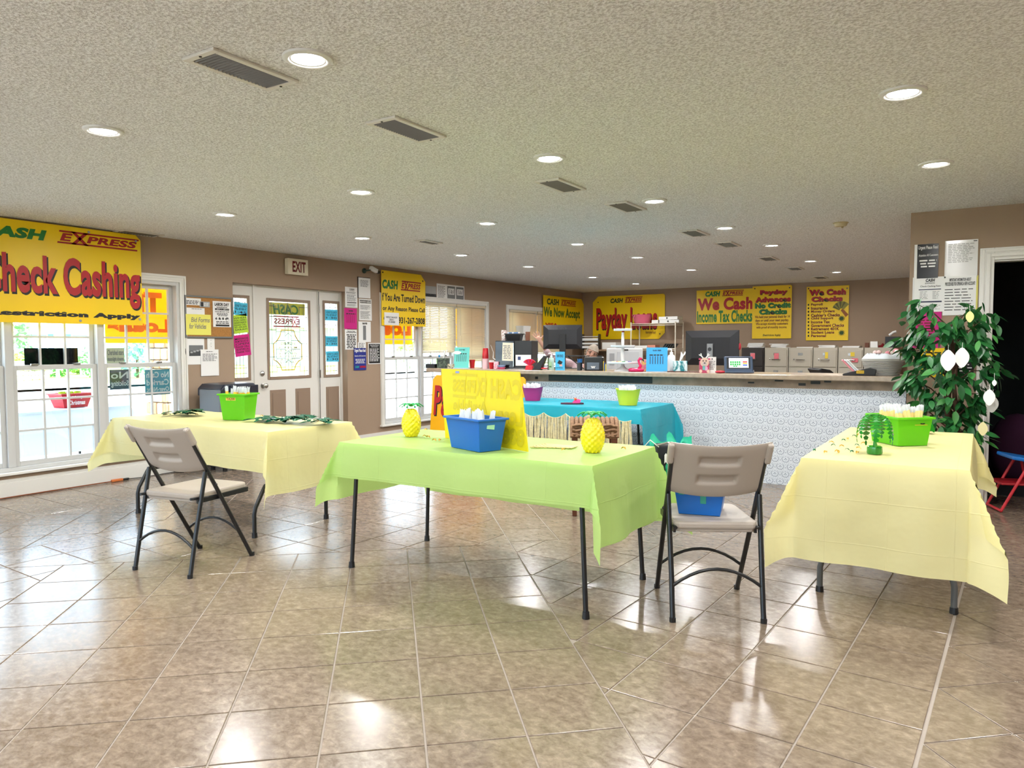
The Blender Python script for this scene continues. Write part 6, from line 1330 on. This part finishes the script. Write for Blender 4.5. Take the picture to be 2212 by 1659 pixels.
for lab, u, v, r, m_, yy in (('white lemon-shaped paper cutout hanging mid tree, overlapping its twin', 2048, 778, 17, PL, 6.14), ('white rounded paper cutout behind the lemon cutout mid tree', 2078, 772, 16, PL, 6.19), ('yellow paper cutout in the upper tree leaves', 2095, 684, 9, PY, 6.15), ('bright white paper lemon at the doorway edge of the tree', 2137, 858, 13, PL, 6.15), ('greyish paper lemon behind the bright white one', 2143, 872, 14, mat('grey_card_cutout', 'b4b2ac', .6), 6.21), ('cream balloon-shaped paper cutout low on the tree', 2123, 926, 11, PB, 6.2), ('small white paper scrap high at the doorway edge of the tree', 2148, 827, 5, PL, 6.17)):
    c = wy(u, v, yy); s = pm(c)*r; P = []
    for k in range(24):
        a = 2*pi*k/24; rr = s*(1+.28*max(0, cos(a-pi*1.5))**10+.22*max(0, cos(a-pi/2))**14); P.append((rr*cos(a)*.86, rr*sin(a)*1.1))
    t = T('paper_ornament', lab, 'ornament', c, R.uniform(-.3, .3)); G().prism(P, -.001, .001).out('cutout', m_, t); G().tube([(0,0,s*1.05),(.0,.03,s*1.05+.05)], .0012, 4).out('string', PL, t)
# ---- foil palm on the table near the doorway
p = fl(1888, 981, TZ); t = T('foil_palm', 'small shiny green foil palm centrepiece on the yellow table', 'decoration', (p.x, p.y+.02, TZ)); FG = mat('foil_green', '15801c', .2, coat=.5)
G().lathe([(.036,0),(.038,.01),(.036,.036),(.03,.04),(.001,.038)], 14).out('weight', FG, t, smooth=20); G().tube([(0,0,.03),(.004,0,.1),(-.002,0,.19)], [.009,.007,.005], 8).out('stem', FG, t)
for k in range(7):
    a = k*2*pi/7+.4; L_ = (.16, .13, .17, .15, .12, .16, .14)[k]; g = G(); n = 12
    for j in range(n):
        e0, e1 = j/n, (j+1)/n
        def pt(e): return Vector((cos(a)*.085*sin(e*1.8), sin(a)*.085*sin(e*1.8), .20+.018*sin(e*3)-L_*e**1.7))
        w_ = .036*sin(pi*min(1, e0*.9+.12)); sd = Vector((-sin(a), cos(a), 0)); P0, P1 = pt(e0), pt(e1)
        for s_ in (-1, 1): g.add([P0, P0+sd*s_*w_-Vector((0,0,.012)), P1+sd*s_*w_*.55, P1], [(0,1,2,3)])
    g.out('frond', FG, t, solid=.0012)
tag(G().grid(16, 8, lambda a, b: (.07*cos(a*6.28)*(.4+.6*b), .05*sin(a*6.28)*(.4+.6*b), .02+.05*sin(b*3)+.012*sin(a*25))).out('foil_bow', FG, smooth=True), 'shiny green foil tuft lying behind the snack bin', 'decoration').location = (-.30, 5.28, TZ-.005)
# ---- buckets and flip-flop on the turquoise table
def bucket(label, u, v, wpx, hpx, m, rz):
    c = fl(u, v, TZ); c.y += .07; s = pm(c); t = T('party_tub', label, 'tub', (c.x, c.y, TZ), rz); w_ = wpx*s; h_ = hpx*s
    g = G(); n = 32; pr = [(.36, 0), (.43, .55), (.5, 1.0), (.52, 1.03), (.47, 1.0), (.34, .03), (.001, .03)]
    vs = []; 
    for r, z in pr:
        for k in range(n): a = 2*pi*k/n; lift = .10*max(0, abs(cos(a))-.6)/.4 if z > .9 else 0; vs.append((r*w_*cos(a), r*w_*.75*sin(a), (z+lift)*h_))
    fs = [tuple(range(n-1,-1,-1))]
    for i in range(len(pr)-1):
        for k in range(n): fs.append((i*n+k, i*n+(k+1)%n, (i+1)*n+(k+1)%n, (i+1)*n+k))
    g.add(vs, fs).out('tub_body', m, t, smooth=40); RR = random.Random(int(u))
    for k in range(7): G().grid(5, 4, lambda a, b: ((a-.5)*.09, .012*sin(a*8+k)+.01*b, b*.07+.01*sin(a*9+k))).out('tissue_wrap', BAGC, t, smooth=True).matrix_local = Matrix.Translation((RR.uniform(-.25, .25)*w_, RR.uniform(-.15, .15)*w_, h_*.80)) @ Matrix.Rotation(RR.uniform(0, 3), 4, 'Z')
bucket('magenta oval tub of wrapped treats on the turquoise tablecloth', 1143, 866, 46, 27, mat('magenta_tub', 'b8327e', .35, trans=.15), .2); bucket('bright yellow-green tub of wrapped treats on the turquoise tablecloth', 1350, 876, 54, 32, mat('yellowgreen_tub', 'dbe640', .35, trans=.25), .1)
c = fl(1236, 873, TZ); t = T('flip_flop', 'pink and dark flip-flop on the turquoise tablecloth', 'flip-flop', (c.x, c.y, TZ), .5); P = [(.11*cos(a*pi/10), .038*sin(a*pi/10)*(1.1+.25*cos(a*pi/10))) for a in range(20)]; G().prismz(P, 0, .014).out('sole', mat('sole_dark', '4a1a34', .6), t)
G().grid(10, 6, lambda a, b: (.0+.07*a+.015*sin(b*3), (b-.5)*.075, .014+.035*sin(b*pi)*sin(.6+a*1.8))).out('strap', mat('strap_pink', 'd0287a', .4), t, smooth=True); G().ball((.03, -.015, .05), .014, n=8, m=6).out('flower', mat('flower_orange', 'e06a3a', .5), t)
# ---- black bag with teal tissue hanging at the green table's corner
c = W3(1452, 985, 4.25); t = T('tote_bag', 'black tote bag stuffed with teal tissue hung on the green table corner', 'bag', (c.x, c.y, c.z), .6); TEAL = mat('teal_tissue', '35c8a4', .5, trans=.35)
G().frustum(-.14, .07, .14, .08, .2, .1).out('bag_body', mat('bag_black', '1d2026', .6), t, bevel=.012); G().tube([(-.1,-.05,.07),(-.04,-.055,.085),(.05,-.055,.075),(.1,-.05,.07)], .006, 6).out('zip_edge', CHROME, t)
G().tube([(-.09,-.05,.06),(-.14,-.05,.10),(-.17,-.03,.06),(-.15,-.04,-.02)], .003, 5).out('cord_handle', PL, t)
for k, (x, y_, z) in enumerate(((-.05, .05, .06), (.05, .03, .07), (.02, -.06, -.06), (.06, -.055, -.02))):
    G().grid(10, 8, lambda a, b: (x+(a-.5)*.14, y_+.02*sin(a*9+k)+.01*cos(b*7), z+(b-.6)*(.12 if k < 2 else .18)*(.6+.5*sin(a*7+k))+.015*sin(a*12))).out('tissue_paper', TEAL, t, smooth=True)
G().grid(8, 6, lambda a, b: (-.02+(a-.5)*.08, -.062+.008*sin(a*10), -.01+(b-.5)*.05+.01*sin(a*14))).out('white_paper', PL, t, smooth=True)
# ---- extension cord and black power block by the baseboard
tag(G().tube([(XL+.03, .5, .008), (XL+.035, 2.2, .008), (XL+.03, 3.3, .008), (XL+.05, 3.84, .01)], .005, 6).out('brown_cable', mat('brown_cord', '8a4a26', .5), smooth=60), 'thin brown extension cord lying along the baseboard', 'cord')
t = T('cord_plug', 'orange plug joined to a black cord at the baseboard', 'plug', (XL+.05, 3.90, 0)); G().cbox((0, 0, .014), (.03, .11, .024)).out('orange_socket', mat('plug_orange', 'd0743a', .5), t, bevel=.006); G().cbox((0, .085, .012), (.026, .06, .02)).out('black_plug', BLKP, t, bevel=.004); G().tube([(0,.11,.01),(.02,.25,.006),(.0,.5,.006),(.0,.7,.006)], .004, 6).out('black_cord', BLKP, t)
c = fl(410, 1015); o = boxthing('power_strip', 'black power box on the floor under the yellow table', 'power box', (c.x, c.y, 0), .16, .34, .07, BLKP, .1)
# ---- toddler chair and toys in the dim room
p0 = fl(2134, 1104); t = T('kids_chair', 'small red and blue folding kids chair in the doorway', 'chair', (p0.x+.20, p0.y+.16, 0), .35); KR = mat('kids_red', 'c8202e', .35); KB = mat('kids_blue', '1f78d0', .35)
for s in (-1, 1):
    y_ = s*.13; G().tube([(-.17, y_, .015), (-.03, y_, .30), (.02, y_, .40)], .011, 8).out('rear_leg', KR, t); G().tube([(.17, y_, .015), (.10, y_, .22), (.06, y_, .40)], .011, 8).out('front_leg', KR, t)
for x in (-.17, .17): G().tube([(x, -.13, .015), (x, .13, .015)], .011, 8).out('floor_bar', KR, t)
G().prismz([(-.17,-.12),(.12,-.13),(.12,.13),(-.17,.12)], .215, .232).out('seat', mat('kids_seat', 'a01420', .5), t, bevel=.006); G().cbox((.04, 0, .41), (.30, .30, .03), Matrix.Rotation(.16, 3, 'Y')).out('blue_top', KB, t, bevel=.01)
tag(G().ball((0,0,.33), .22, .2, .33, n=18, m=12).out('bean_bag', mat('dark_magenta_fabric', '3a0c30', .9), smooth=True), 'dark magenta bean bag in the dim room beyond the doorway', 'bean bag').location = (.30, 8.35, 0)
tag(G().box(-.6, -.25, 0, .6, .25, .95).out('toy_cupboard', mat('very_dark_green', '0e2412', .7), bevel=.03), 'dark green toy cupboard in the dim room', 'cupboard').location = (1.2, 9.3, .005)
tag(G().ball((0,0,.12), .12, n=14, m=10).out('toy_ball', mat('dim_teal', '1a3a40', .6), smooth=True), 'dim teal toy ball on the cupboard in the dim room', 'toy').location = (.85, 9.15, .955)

# ================================================================ PERSON behind the monitor
def skin(name, m, pts, edges, rad, root, par, sub=2):
    me = bpy.data.meshes.new(name); me.from_pydata([tuple(p) for p in pts], edges, []); me.materials.append(m)
    o = bpy.data.objects.new(name, me); COL.objects.link(o); o.parent = par
    k = o.modifiers.new('skin', 'SKIN'); k.use_smooth_shade = True
    if not me.skin_vertices: 
        bpy.context.view_layer.objects.active = o
    sv = me.skin_vertices[0].data
    for i, r in enumerate(rad): sv[i].radius = (r, r) if not isinstance(r, tuple) else r; sv[i].use_root = (i == root)
    k2 = o.modifiers.new('sub', 'SUBSURF'); k2.levels = sub; k2.render_levels = sub
    return o
DP_ = 11.1
head = W3(1277, 766, DP_); wr = W3(1172, 747, DP_-.25); hand = W3(1163, 731, DP_-.28)
pel = Vector((-5.20, 10.05, .50)); person = T('person', 'person in a pale plaid shirt and glasses leaning out and waving', 'person', pel)
L_ = lambda p: tuple(Vector(p)-pel)
rt = _r.copy(); rt.z = 0; rt.normalize(); fwd = Vector((-_f.x, -_f.y, 0)).normalized()    # image right, towards the camera
SKN = mat('skin', 'c79a86', .5); SHIRT = mat('plaid_shirt', 'c9b0b8', .75, var=.2, vscale=45); HAIR = mat('grey_hair', 'a89c8e', .7, bump=.6, bscale=120)
chest = pel+Vector((0,0,.36))+rt*.06; neckb = pel.lerp(head, .74)+Vector((0,0,.02)); shL = chest+rt*.17+Vector((0,0,.10)); shR = chest-rt*.16+Vector((0,0,.16))
elb = W3(1190, 772, DP_-.1); elL = shL+rt*.06+Vector((0,0,-.24))+fwd*.06; wL = elL+fwd*.22-rt*.06
pts = [L_(pel), L_(pel+Vector((0,0,.18))), L_(chest), L_(neckb), L_(neckb.lerp(head, .45)), L_(head-Vector((0,0,.02))), L_(head+(head-neckb).normalized()*.05), L_(shL), L_(elL), L_(wL), L_(shR), L_(elb), L_(wr), L_(hand), L_(pel+rt*.09), L_(pel+rt*.10+fwd*.40), L_(pel+rt*.10+fwd*.42+Vector((0,0,-.44))), L_(pel-rt*.09), L_(pel-rt*.10+fwd*.40), L_(pel-rt*.10+fwd*.42+Vector((0,0,-.44)))]
edges = [(0,1),(1,2),(2,3),(3,4),(4,5),(5,6),(2,7),(7,8),(8,9),(2,10),(10,11),(11,12),(12,13),(0,14),(14,15),(15,16),(0,17),(17,18),(18,19)]
rad = [.13,.12,.13,.055,.05,.05,.04,.06,.042,.03,.06,.04,.028,.032,.09,.065,.045,.09,.065,.045]
hd = (hand-wr).normalized(); hs = rt.cross(hd); hs = (rt-hd*rt.dot(hd)).normalized()
base = len(pts)
for k, (off, ln, sp) in enumerate(((-.036, .072, -.30), (-.012, .082, -.08), (.012, .078, .10), (.036, .062, .30), (.045, .060, 1.05))):
    b0 = hand+hs*off*.9+hd*(.03 if k < 4 else -.02); d_ = (hd*cos(sp)+hs*sin(sp)).normalized()
    pts += [L_(b0), L_(b0+d_*ln*.55), L_(b0+d_*ln+fwd*.008)]; edges += [(13, base+3*k), (base+3*k, base+3*k+1), (base+3*k+1, base+3*k+2)]; rad += [.0105, .0092, .0075]
try:
    skin('body', SKN, pts, edges, rad, 0, person)
    sp_ = [L_(pel-Vector((0,0,.02))), L_(pel+Vector((0,0,.18))), L_(chest), L_(neckb.lerp(chest, .25)), L_(shL), L_(elL), L_(wL.lerp(elL, .2)), L_(shR), L_(elb), L_(wr.lerp(elb, .22))]
    skin('shirt', SHIRT, sp_, [(0,1),(1,2),(2,3),(2,4),(4,5),(5,6),(2,7),(7,8),(8,9)], [.145,.14,.15,.075,.075,.056,.045,.075,.056,.046], 0, person)
except Exception as ex: print('skin failed', ex)
up_h = ((head-neckb).normalized()*.45+Vector((0,0,.9))).normalized(); up_h = (up_h+rt*.35).normalized(); fh = (fwd-up_h*fwd.dot(up_h)).normalized(); sh_ = up_h.cross(fh)*-1; sh_ = fh.cross(up_h)
Hm = Matrix((sh_, fh, up_h)).transposed(); hc = Vector(L_(head))+up_h*.02
G().ball(hc, .078, .098, .12, n=20, m=14, R=Hm).out('head', SKN, person, smooth=True)
g = G(); o0 = 0
def hfn(a, b): th = a*2*pi; ph = b*2.0; q = Vector((.092*sin(ph)*cos(th), -.010+.112*sin(ph)*sin(th), .010+.134*cos(ph))); q.z = max(q.z, -.06 if sin(th) < .25 else .052); return tuple(hc+Hm @ q)
G().grid(28, 12, hfn).out('hair', HAIR, person, smooth=True)
def fp(x, y, z): return tuple(hc+Hm @ Vector((x, y, z)))
for s in (-1, 1):
    G().tube([fp(s*.032+.026*cos(k*pi/8), .092+.0*k, .012+.019*sin(k*pi/8)) for k in range(16)], .0032, 5, closed=True).out('glasses_rim', BLKP, person); G().tube([fp(s*.058, .09, .014), fp(s*.082, .0, .016)], .003, 5).out('glasses_temple', BLKP, person)
    G().ball(fp(s*.032, .086, .012), .011, n=8, m=6).out('eye', mat('eye_dark', '3a2a22', .3), person); G().ball(fp(s*.08, -.005, .0), .012, .018, .028, n=8, m=6, R=Hm).out('ear', SKN, person, smooth=True)
G().tube([fp(-.008, .094, .014), fp(.008, .094, .014)], .003, 5).out('glasses_bridge', BLKP, person); G().ball(fp(0, .098, -.018), .013, .016, .022, n=10, m=8, R=Hm).out('nose', SKN, person, smooth=True); G().ball(fp(0, .082, -.062), .026, .01, .012, n=10, m=6, R=Hm).out('mouth', mat('mouth_red', '7a2f30', .5), person, smooth=True)
oc = T('office_chair', 'black office chair carrying the waving person', 'chair', (pel.x, pel.y, 0), math.atan2(fwd.y, fwd.x)-pi/2); G().box(-.24,-.22,.36,.24,.24,.405).out('seat', BLKP, oc, bevel=.02); G().box(-.2,-.27,.5,.2,-.22,.9).out('backrest', BLKP, oc, bevel=.02); G().tube([(0,-.2,.38),(0,-.25,.6)], .02, 8).out('back_bar', BLKM, oc); G().tube([(0,0,.06),(0,0,.37)], .03, 8).out('gas_lift', BLKM, oc)
for k in range(5): a = 2*pi*k/5; G().tube([(0,0,.07),(.26*cos(a),.26*sin(a),.03)], [.025,.02], 6).out('base_arm', BLKM, oc)

# ================================================================ OUTSIDE
CONC = mat('concrete', 'b8b4ac', .8, var=.08, vscale=.8); ASPH = mat('asphalt', '8f9094', .8, var=.1, vscale=1.5); GRASS = mat('lawn', '8fae3c', .9, var=.25, vscale=2.5)
def gnd(name, x0, x1, m, z0=-.3, z1=-.15): return struct(G().box(x0, -45, z0, x1, 75, z1).out(name, m))
struct(G().box(-9.6, -3.35, -.4, XL-.15, 20, -.05).out('porch_floor', CONC)); struct(G().box(-9.6, -45, -.3, 20, -3.35, -.15).out('rear_lot', CONC)); gnd('parking_lot', -19.5, -9.6, CONC); gnd('road', -27.0, -19.5, ASPH, -.3, -.2); gnd('lawn', -70, -27.0, GRASS, -.3, -.12)
for x in (-19.6, -27.1): struct(G().box(x-.1, -45, -.3, x+.1, 75, -.05).out('kerb', CONC))
# porch post of fieldstone
cpost = wx(360, 850, -9.2); t = T('stone_post', 'tan fieldstone porch post outside the big window', 'post', (-9.25, 5.95, -.05)); G().box(-.2,-.2,0,.2,.2,3.0).out('core', mat('mortar', '9a8c78', .9), t); R = random.Random(31); STN = [mat('stone_%d' % k, c_, .85, var=.15, vscale=9) for k, c_ in enumerate(('b08a62', 'c9a67c', '9c7c5c', 'd2b894'))]
z = .0
while z < 2.9:
    h_ = R.uniform(.10, .17); x = -.24
    for face in (0, 1):
        x = -.24
        while x < .2:
            w_ = R.uniform(.13, .26); x2 = min(.24, x+w_); q = (x+x2)/2; o = G().cbox((0,0,0), (x2-x-.012, .09, h_-.012)).out('stone', STN[R.randrange(4)], t, bevel=.018); o.location = (q, -.215, z+h_/2) if face else (.215, q, z+h_/2); o.rotation_euler = (0, 0, 0 if face else pi/2); x = x2
    z += h_
# outdoor table with a red bin
c = W3(122, 900, 7.75); oz = -.05; tcn = (XL-.85, 3.55)
t = T('outdoor_table', 'folding table under a white cloth outside the big window', 'table', (tcn[0], tcn[1], oz)); G().box(-.37,-.8,.70,.37,.8,.735).out('table_top', WPL, t)
for sx in (-1, 1):
    for sy in (-1, 1): G().tube([(sx*.3, sy*.62, 0), (sx*.3, sy*.62, .70)], .014, 8).out('leg', LEGM, t)
TTs = TT; TT = .735+oz+.001
cloth('tablecloth', 'white plastic cloth on the table outside the big window', tcn, .74, 1.6, .3, .3, .38, .42, clothmat('white_plastic_cloth', 'e6ecf4', .4), seed=44, rip=.012); TT = TTs
c = wx(142, 884, XL-.62); zt = .735+oz+.006; t = T('storage_bin', 'red Christmas bin of lime cups on the outdoor table', 'bin', (XL-.72, c.y+.10, zt), pi/2+.1); RB = mat('red_bin', 'c81a24', .35, trans=.15); binm(.24, .17, .32, .23, .145).out('bin_body', RB, t); text('Merry', WHT, t, -.06, .085, .06, .12, y=-.118, shear=.2, bold=.01); text('Christmas', WHT, t, -.09, .03, .08, .075, y=-.110, shear=.2, bold=.01)
for k in range(6): o = tag(G().lathe([(.022,0),(.026,.11),(.024,.11),(.02,.004)], 12).out('lime_cup', mat('lime_cup', 'b4d820', .4, trans=.2), smooth=40), 'lime green cup standing in the red Christmas bin', 'cup', 'cups in the red bin'); at(o, (XL-.70-.05*(k % 2), c.y-.0+.038*k, zt+.05))
# stone wall, shrubs, houses, fences
R = random.Random(51); a = W3(28, 838, 31); b = W3(95, 838, 32.5); t = T('stone_wall', 'low dry stone wall along the lawn across the road', 'wall', (a.x, a.y, -.12)); dv = Vector((b.x-a.x, b.y-a.y, 0)); Ln = dv.length; t.rotation_euler = (0,0,math.atan2(dv.y, dv.x)); WS = [mat('wallstone_%d' % k, c_, .9) for k, c_ in enumerate(('b9aea0', '9f958a', 'cfc6ba'))]
for row in range(4):
    x = -Ln*.6
    while x < Ln: w_ = R.uniform(.25, .5); o = G().cbox((0,0,0), (w_*.95, .4, .2)).out('stone', WS[R.randrange(3)], t, bevel=.04); o.location = (x+w_/2, R.uniform(-.04, .04), .1+row*.21); x += w_
def shrub(name, label, cat, u, v, D, rx, rz_, col, seed, n=380, zbase=-.12):
    R = random.Random(seed); p = W3(u, v, D); t = T(name, label, cat, (p.x, p.y, zbase)); g = G()
    for k in range(n):
        d = Vector((R.gauss(0, 1), R.gauss(0, 1), R.gauss(0, 1))).normalized()*R.uniform(.55, 1); c = Vector((d.x*rx, d.y*rx, rz_+d.z*rz_)); s = rx*R.uniform(.08, .17); a1 = Vector((R.gauss(0,1), R.gauss(0,1), R.gauss(0,1))).normalized(); a2 = a1.cross(d); a2 = a2.normalized() if a2.length > .1 else Vector((1,0,0)); g.add([c-a1*s, c+a2*s*.6, c+a1*s, c-a2*s*.6], [(0,1,2,3)])
    g.out('foliage', mat('shrub_'+col, col, .8, trans=.3), t, kind='stuff'); G().tube([(0,0,0),(0,0,rz_)], rx*.06+.02, 6).out('stem', BARK, t)
shrub('shrub', 'round green shrub behind the stone wall across the road', 'shrub', 125, 820, 35, .9, .65, '4f8a4a', 1); shrub('shrub', 'yellow-green bush left of the black window sign view', 'shrub', 38, 790, 36, .9, .6, '9fb84a', 2); shrub('shrub', 'leafy shrub beside the picket fence across the road', 'shrub', 197, 790, 34, .6, .75, '5f9a5a', 3); shrub('conifer', 'pale blue-green conifer on the far lawn', 'tree', 297, 795, 34, .9, 1.0, '6fb09a', 4); shrub('conifer', 'narrow green conifer beside the stone post view', 'tree', 343, 790, 33, .45, .9, '4f9a4a', 5); shrub('shrub', 'wide hedge across the road from the second window', 'shrub', 920, 790, 47.5, 2.2, .9, '8fa860', 6); shrub('tree', 'tall leafy tree beside the white house across the road', 'tree', 22, 740, 38, 1.3, 1.8, '6f9a6a', 7); shrub('shrub', 'grassy clump on the lawn behind the mailbox', 'shrub', 176, 800, 38.5, .8, .4, '7fa04a', 8)
p = W3(125, 815, 29.5); t = T('mailbox', 'white mailbox on a post at the lawn edge', 'mailbox', (p.x, p.y, -.12)); G().box(-.05,-.05,0,.05,.05,1.0).out('post', WPL, t); G().box(-.1,-.22,1.0,.1,.22,1.2).out('box', WPL, t, bevel=.03)
def house(label, u, v, D, W_, D_, H_, rise, yaw, col, wins):
    p = W3(u, v, D); t = T('house', label, 'house', (p.x, p.y, -.12), yaw); G().box(-W_/2, 0, 0, W_/2, D_, H_).out('wall', mat('siding_'+col, col, .7), t); rf = mat('shingle_roof', '9a9ca0', .8)
    G().add([(-W_/2-.4,-.5,H_),(W_/2+.4,-.5,H_),(W_/2+.4,D_+.5,H_),(-W_/2-.4,D_+.5,H_),(-W_/2-.4,D_/2,H_+rise),(W_/2+.4,D_/2,H_+rise)], [(0,1,5,4),(2,3,4,5),(0,4,3),(1,2,5),(3,2,1,0)]).out('roof', rf, t)
    for k in range(int(H_/.25)): G().box(-W_/2, -.012, .25*k+.23, W_/2, 0, .25*k+.25).out('siding_board', mat('siding_shadow', 'c8ccd0', .7), t)  # strips coloured as the shade under each lapped board
    for x, z, w_, h_ in wins:
        wn = G().box(x-w_/2-.08, -.05, z-.08, x+w_/2+.08, -.013, z+h_+.08).out('window', WTRIM, t); G().box(x-w_/2, -.06, z, x+w_/2, -.05, z+h_).out('pane', mat('house_glass', '6f8aa4', .1), wn)
        for s in (-1, 1): G().box(x+s*(w_/2+.28)-.18, -.04, z-.05, x+s*(w_/2+.28)+.18, -.013, z+h_+.05).out('shutter', mat('shutter_blue', '5a78a8', .6), wn)
yw = pi/2
house('white sided house with blue shutters across the road', 20, 790, 44, 13, 8, 2.7, 2.2, yw+.15, 'e6eaee', [(-2.2, .9, 1.4, 1.3), (1.6, .9, 1.4, 1.3), (4.6, .9, 1.2, 1.3)]); house('low pale house with a carport roof farther along the road', 420, 785, 60, 12, 8, 2.4, 1.8, yw+.1, 'dfe4e8', [(-3, .9, 1.3, 1.2), (0, .9, 1.3, 1.2), (3.5, .9, 1.3, 1.2)]); house('grey-blue house seen through the second window', 800, 782, 60, 14, 8, 2.8, 2.4, yw, 'b8c6d2', [(-4, .9, 1.4, 1.3), (-1, .9, 1.4, 1.3), (2, .9, 1.4, 1.3)])
def fence(label, u0, u1, v, D, h_):
    a = W3(u0, v, D); b = W3(u1, v, D); a.z = b.z = -.12; dv = b-a; n = int(dv.length/.17); t = T('fence', label, 'fence', a, math.atan2(dv.y, dv.x)); me = G().prism([(0,0),(.13,0),(.13,h_-.05),(.065,h_),(0,h_-.05)], 0, .02).mesh('picket', mat('fence_board', 'c4c8c8', .8)); 
    for k in range(n): o = bpy.data.objects.new('picket', me); COL.objects.link(o); o.parent = t; o.location = (k*.17, 0, 0)
    for z in (.3, h_-.3): G().box(0, .02, z, n*.17, .06, z+.08).out('rail', mat('fence_board'), t)
fence('weathered picket fence beside the white house', 172, 205, 790, 37, 1.1); fence('long weathered board fence across from the second window', 822, 1010, 800, 42, 1.2)
struct(G().box(-9.5, -6, 2.75, -9.0, 16, 3.0).out('porch_beam', WTRIM))
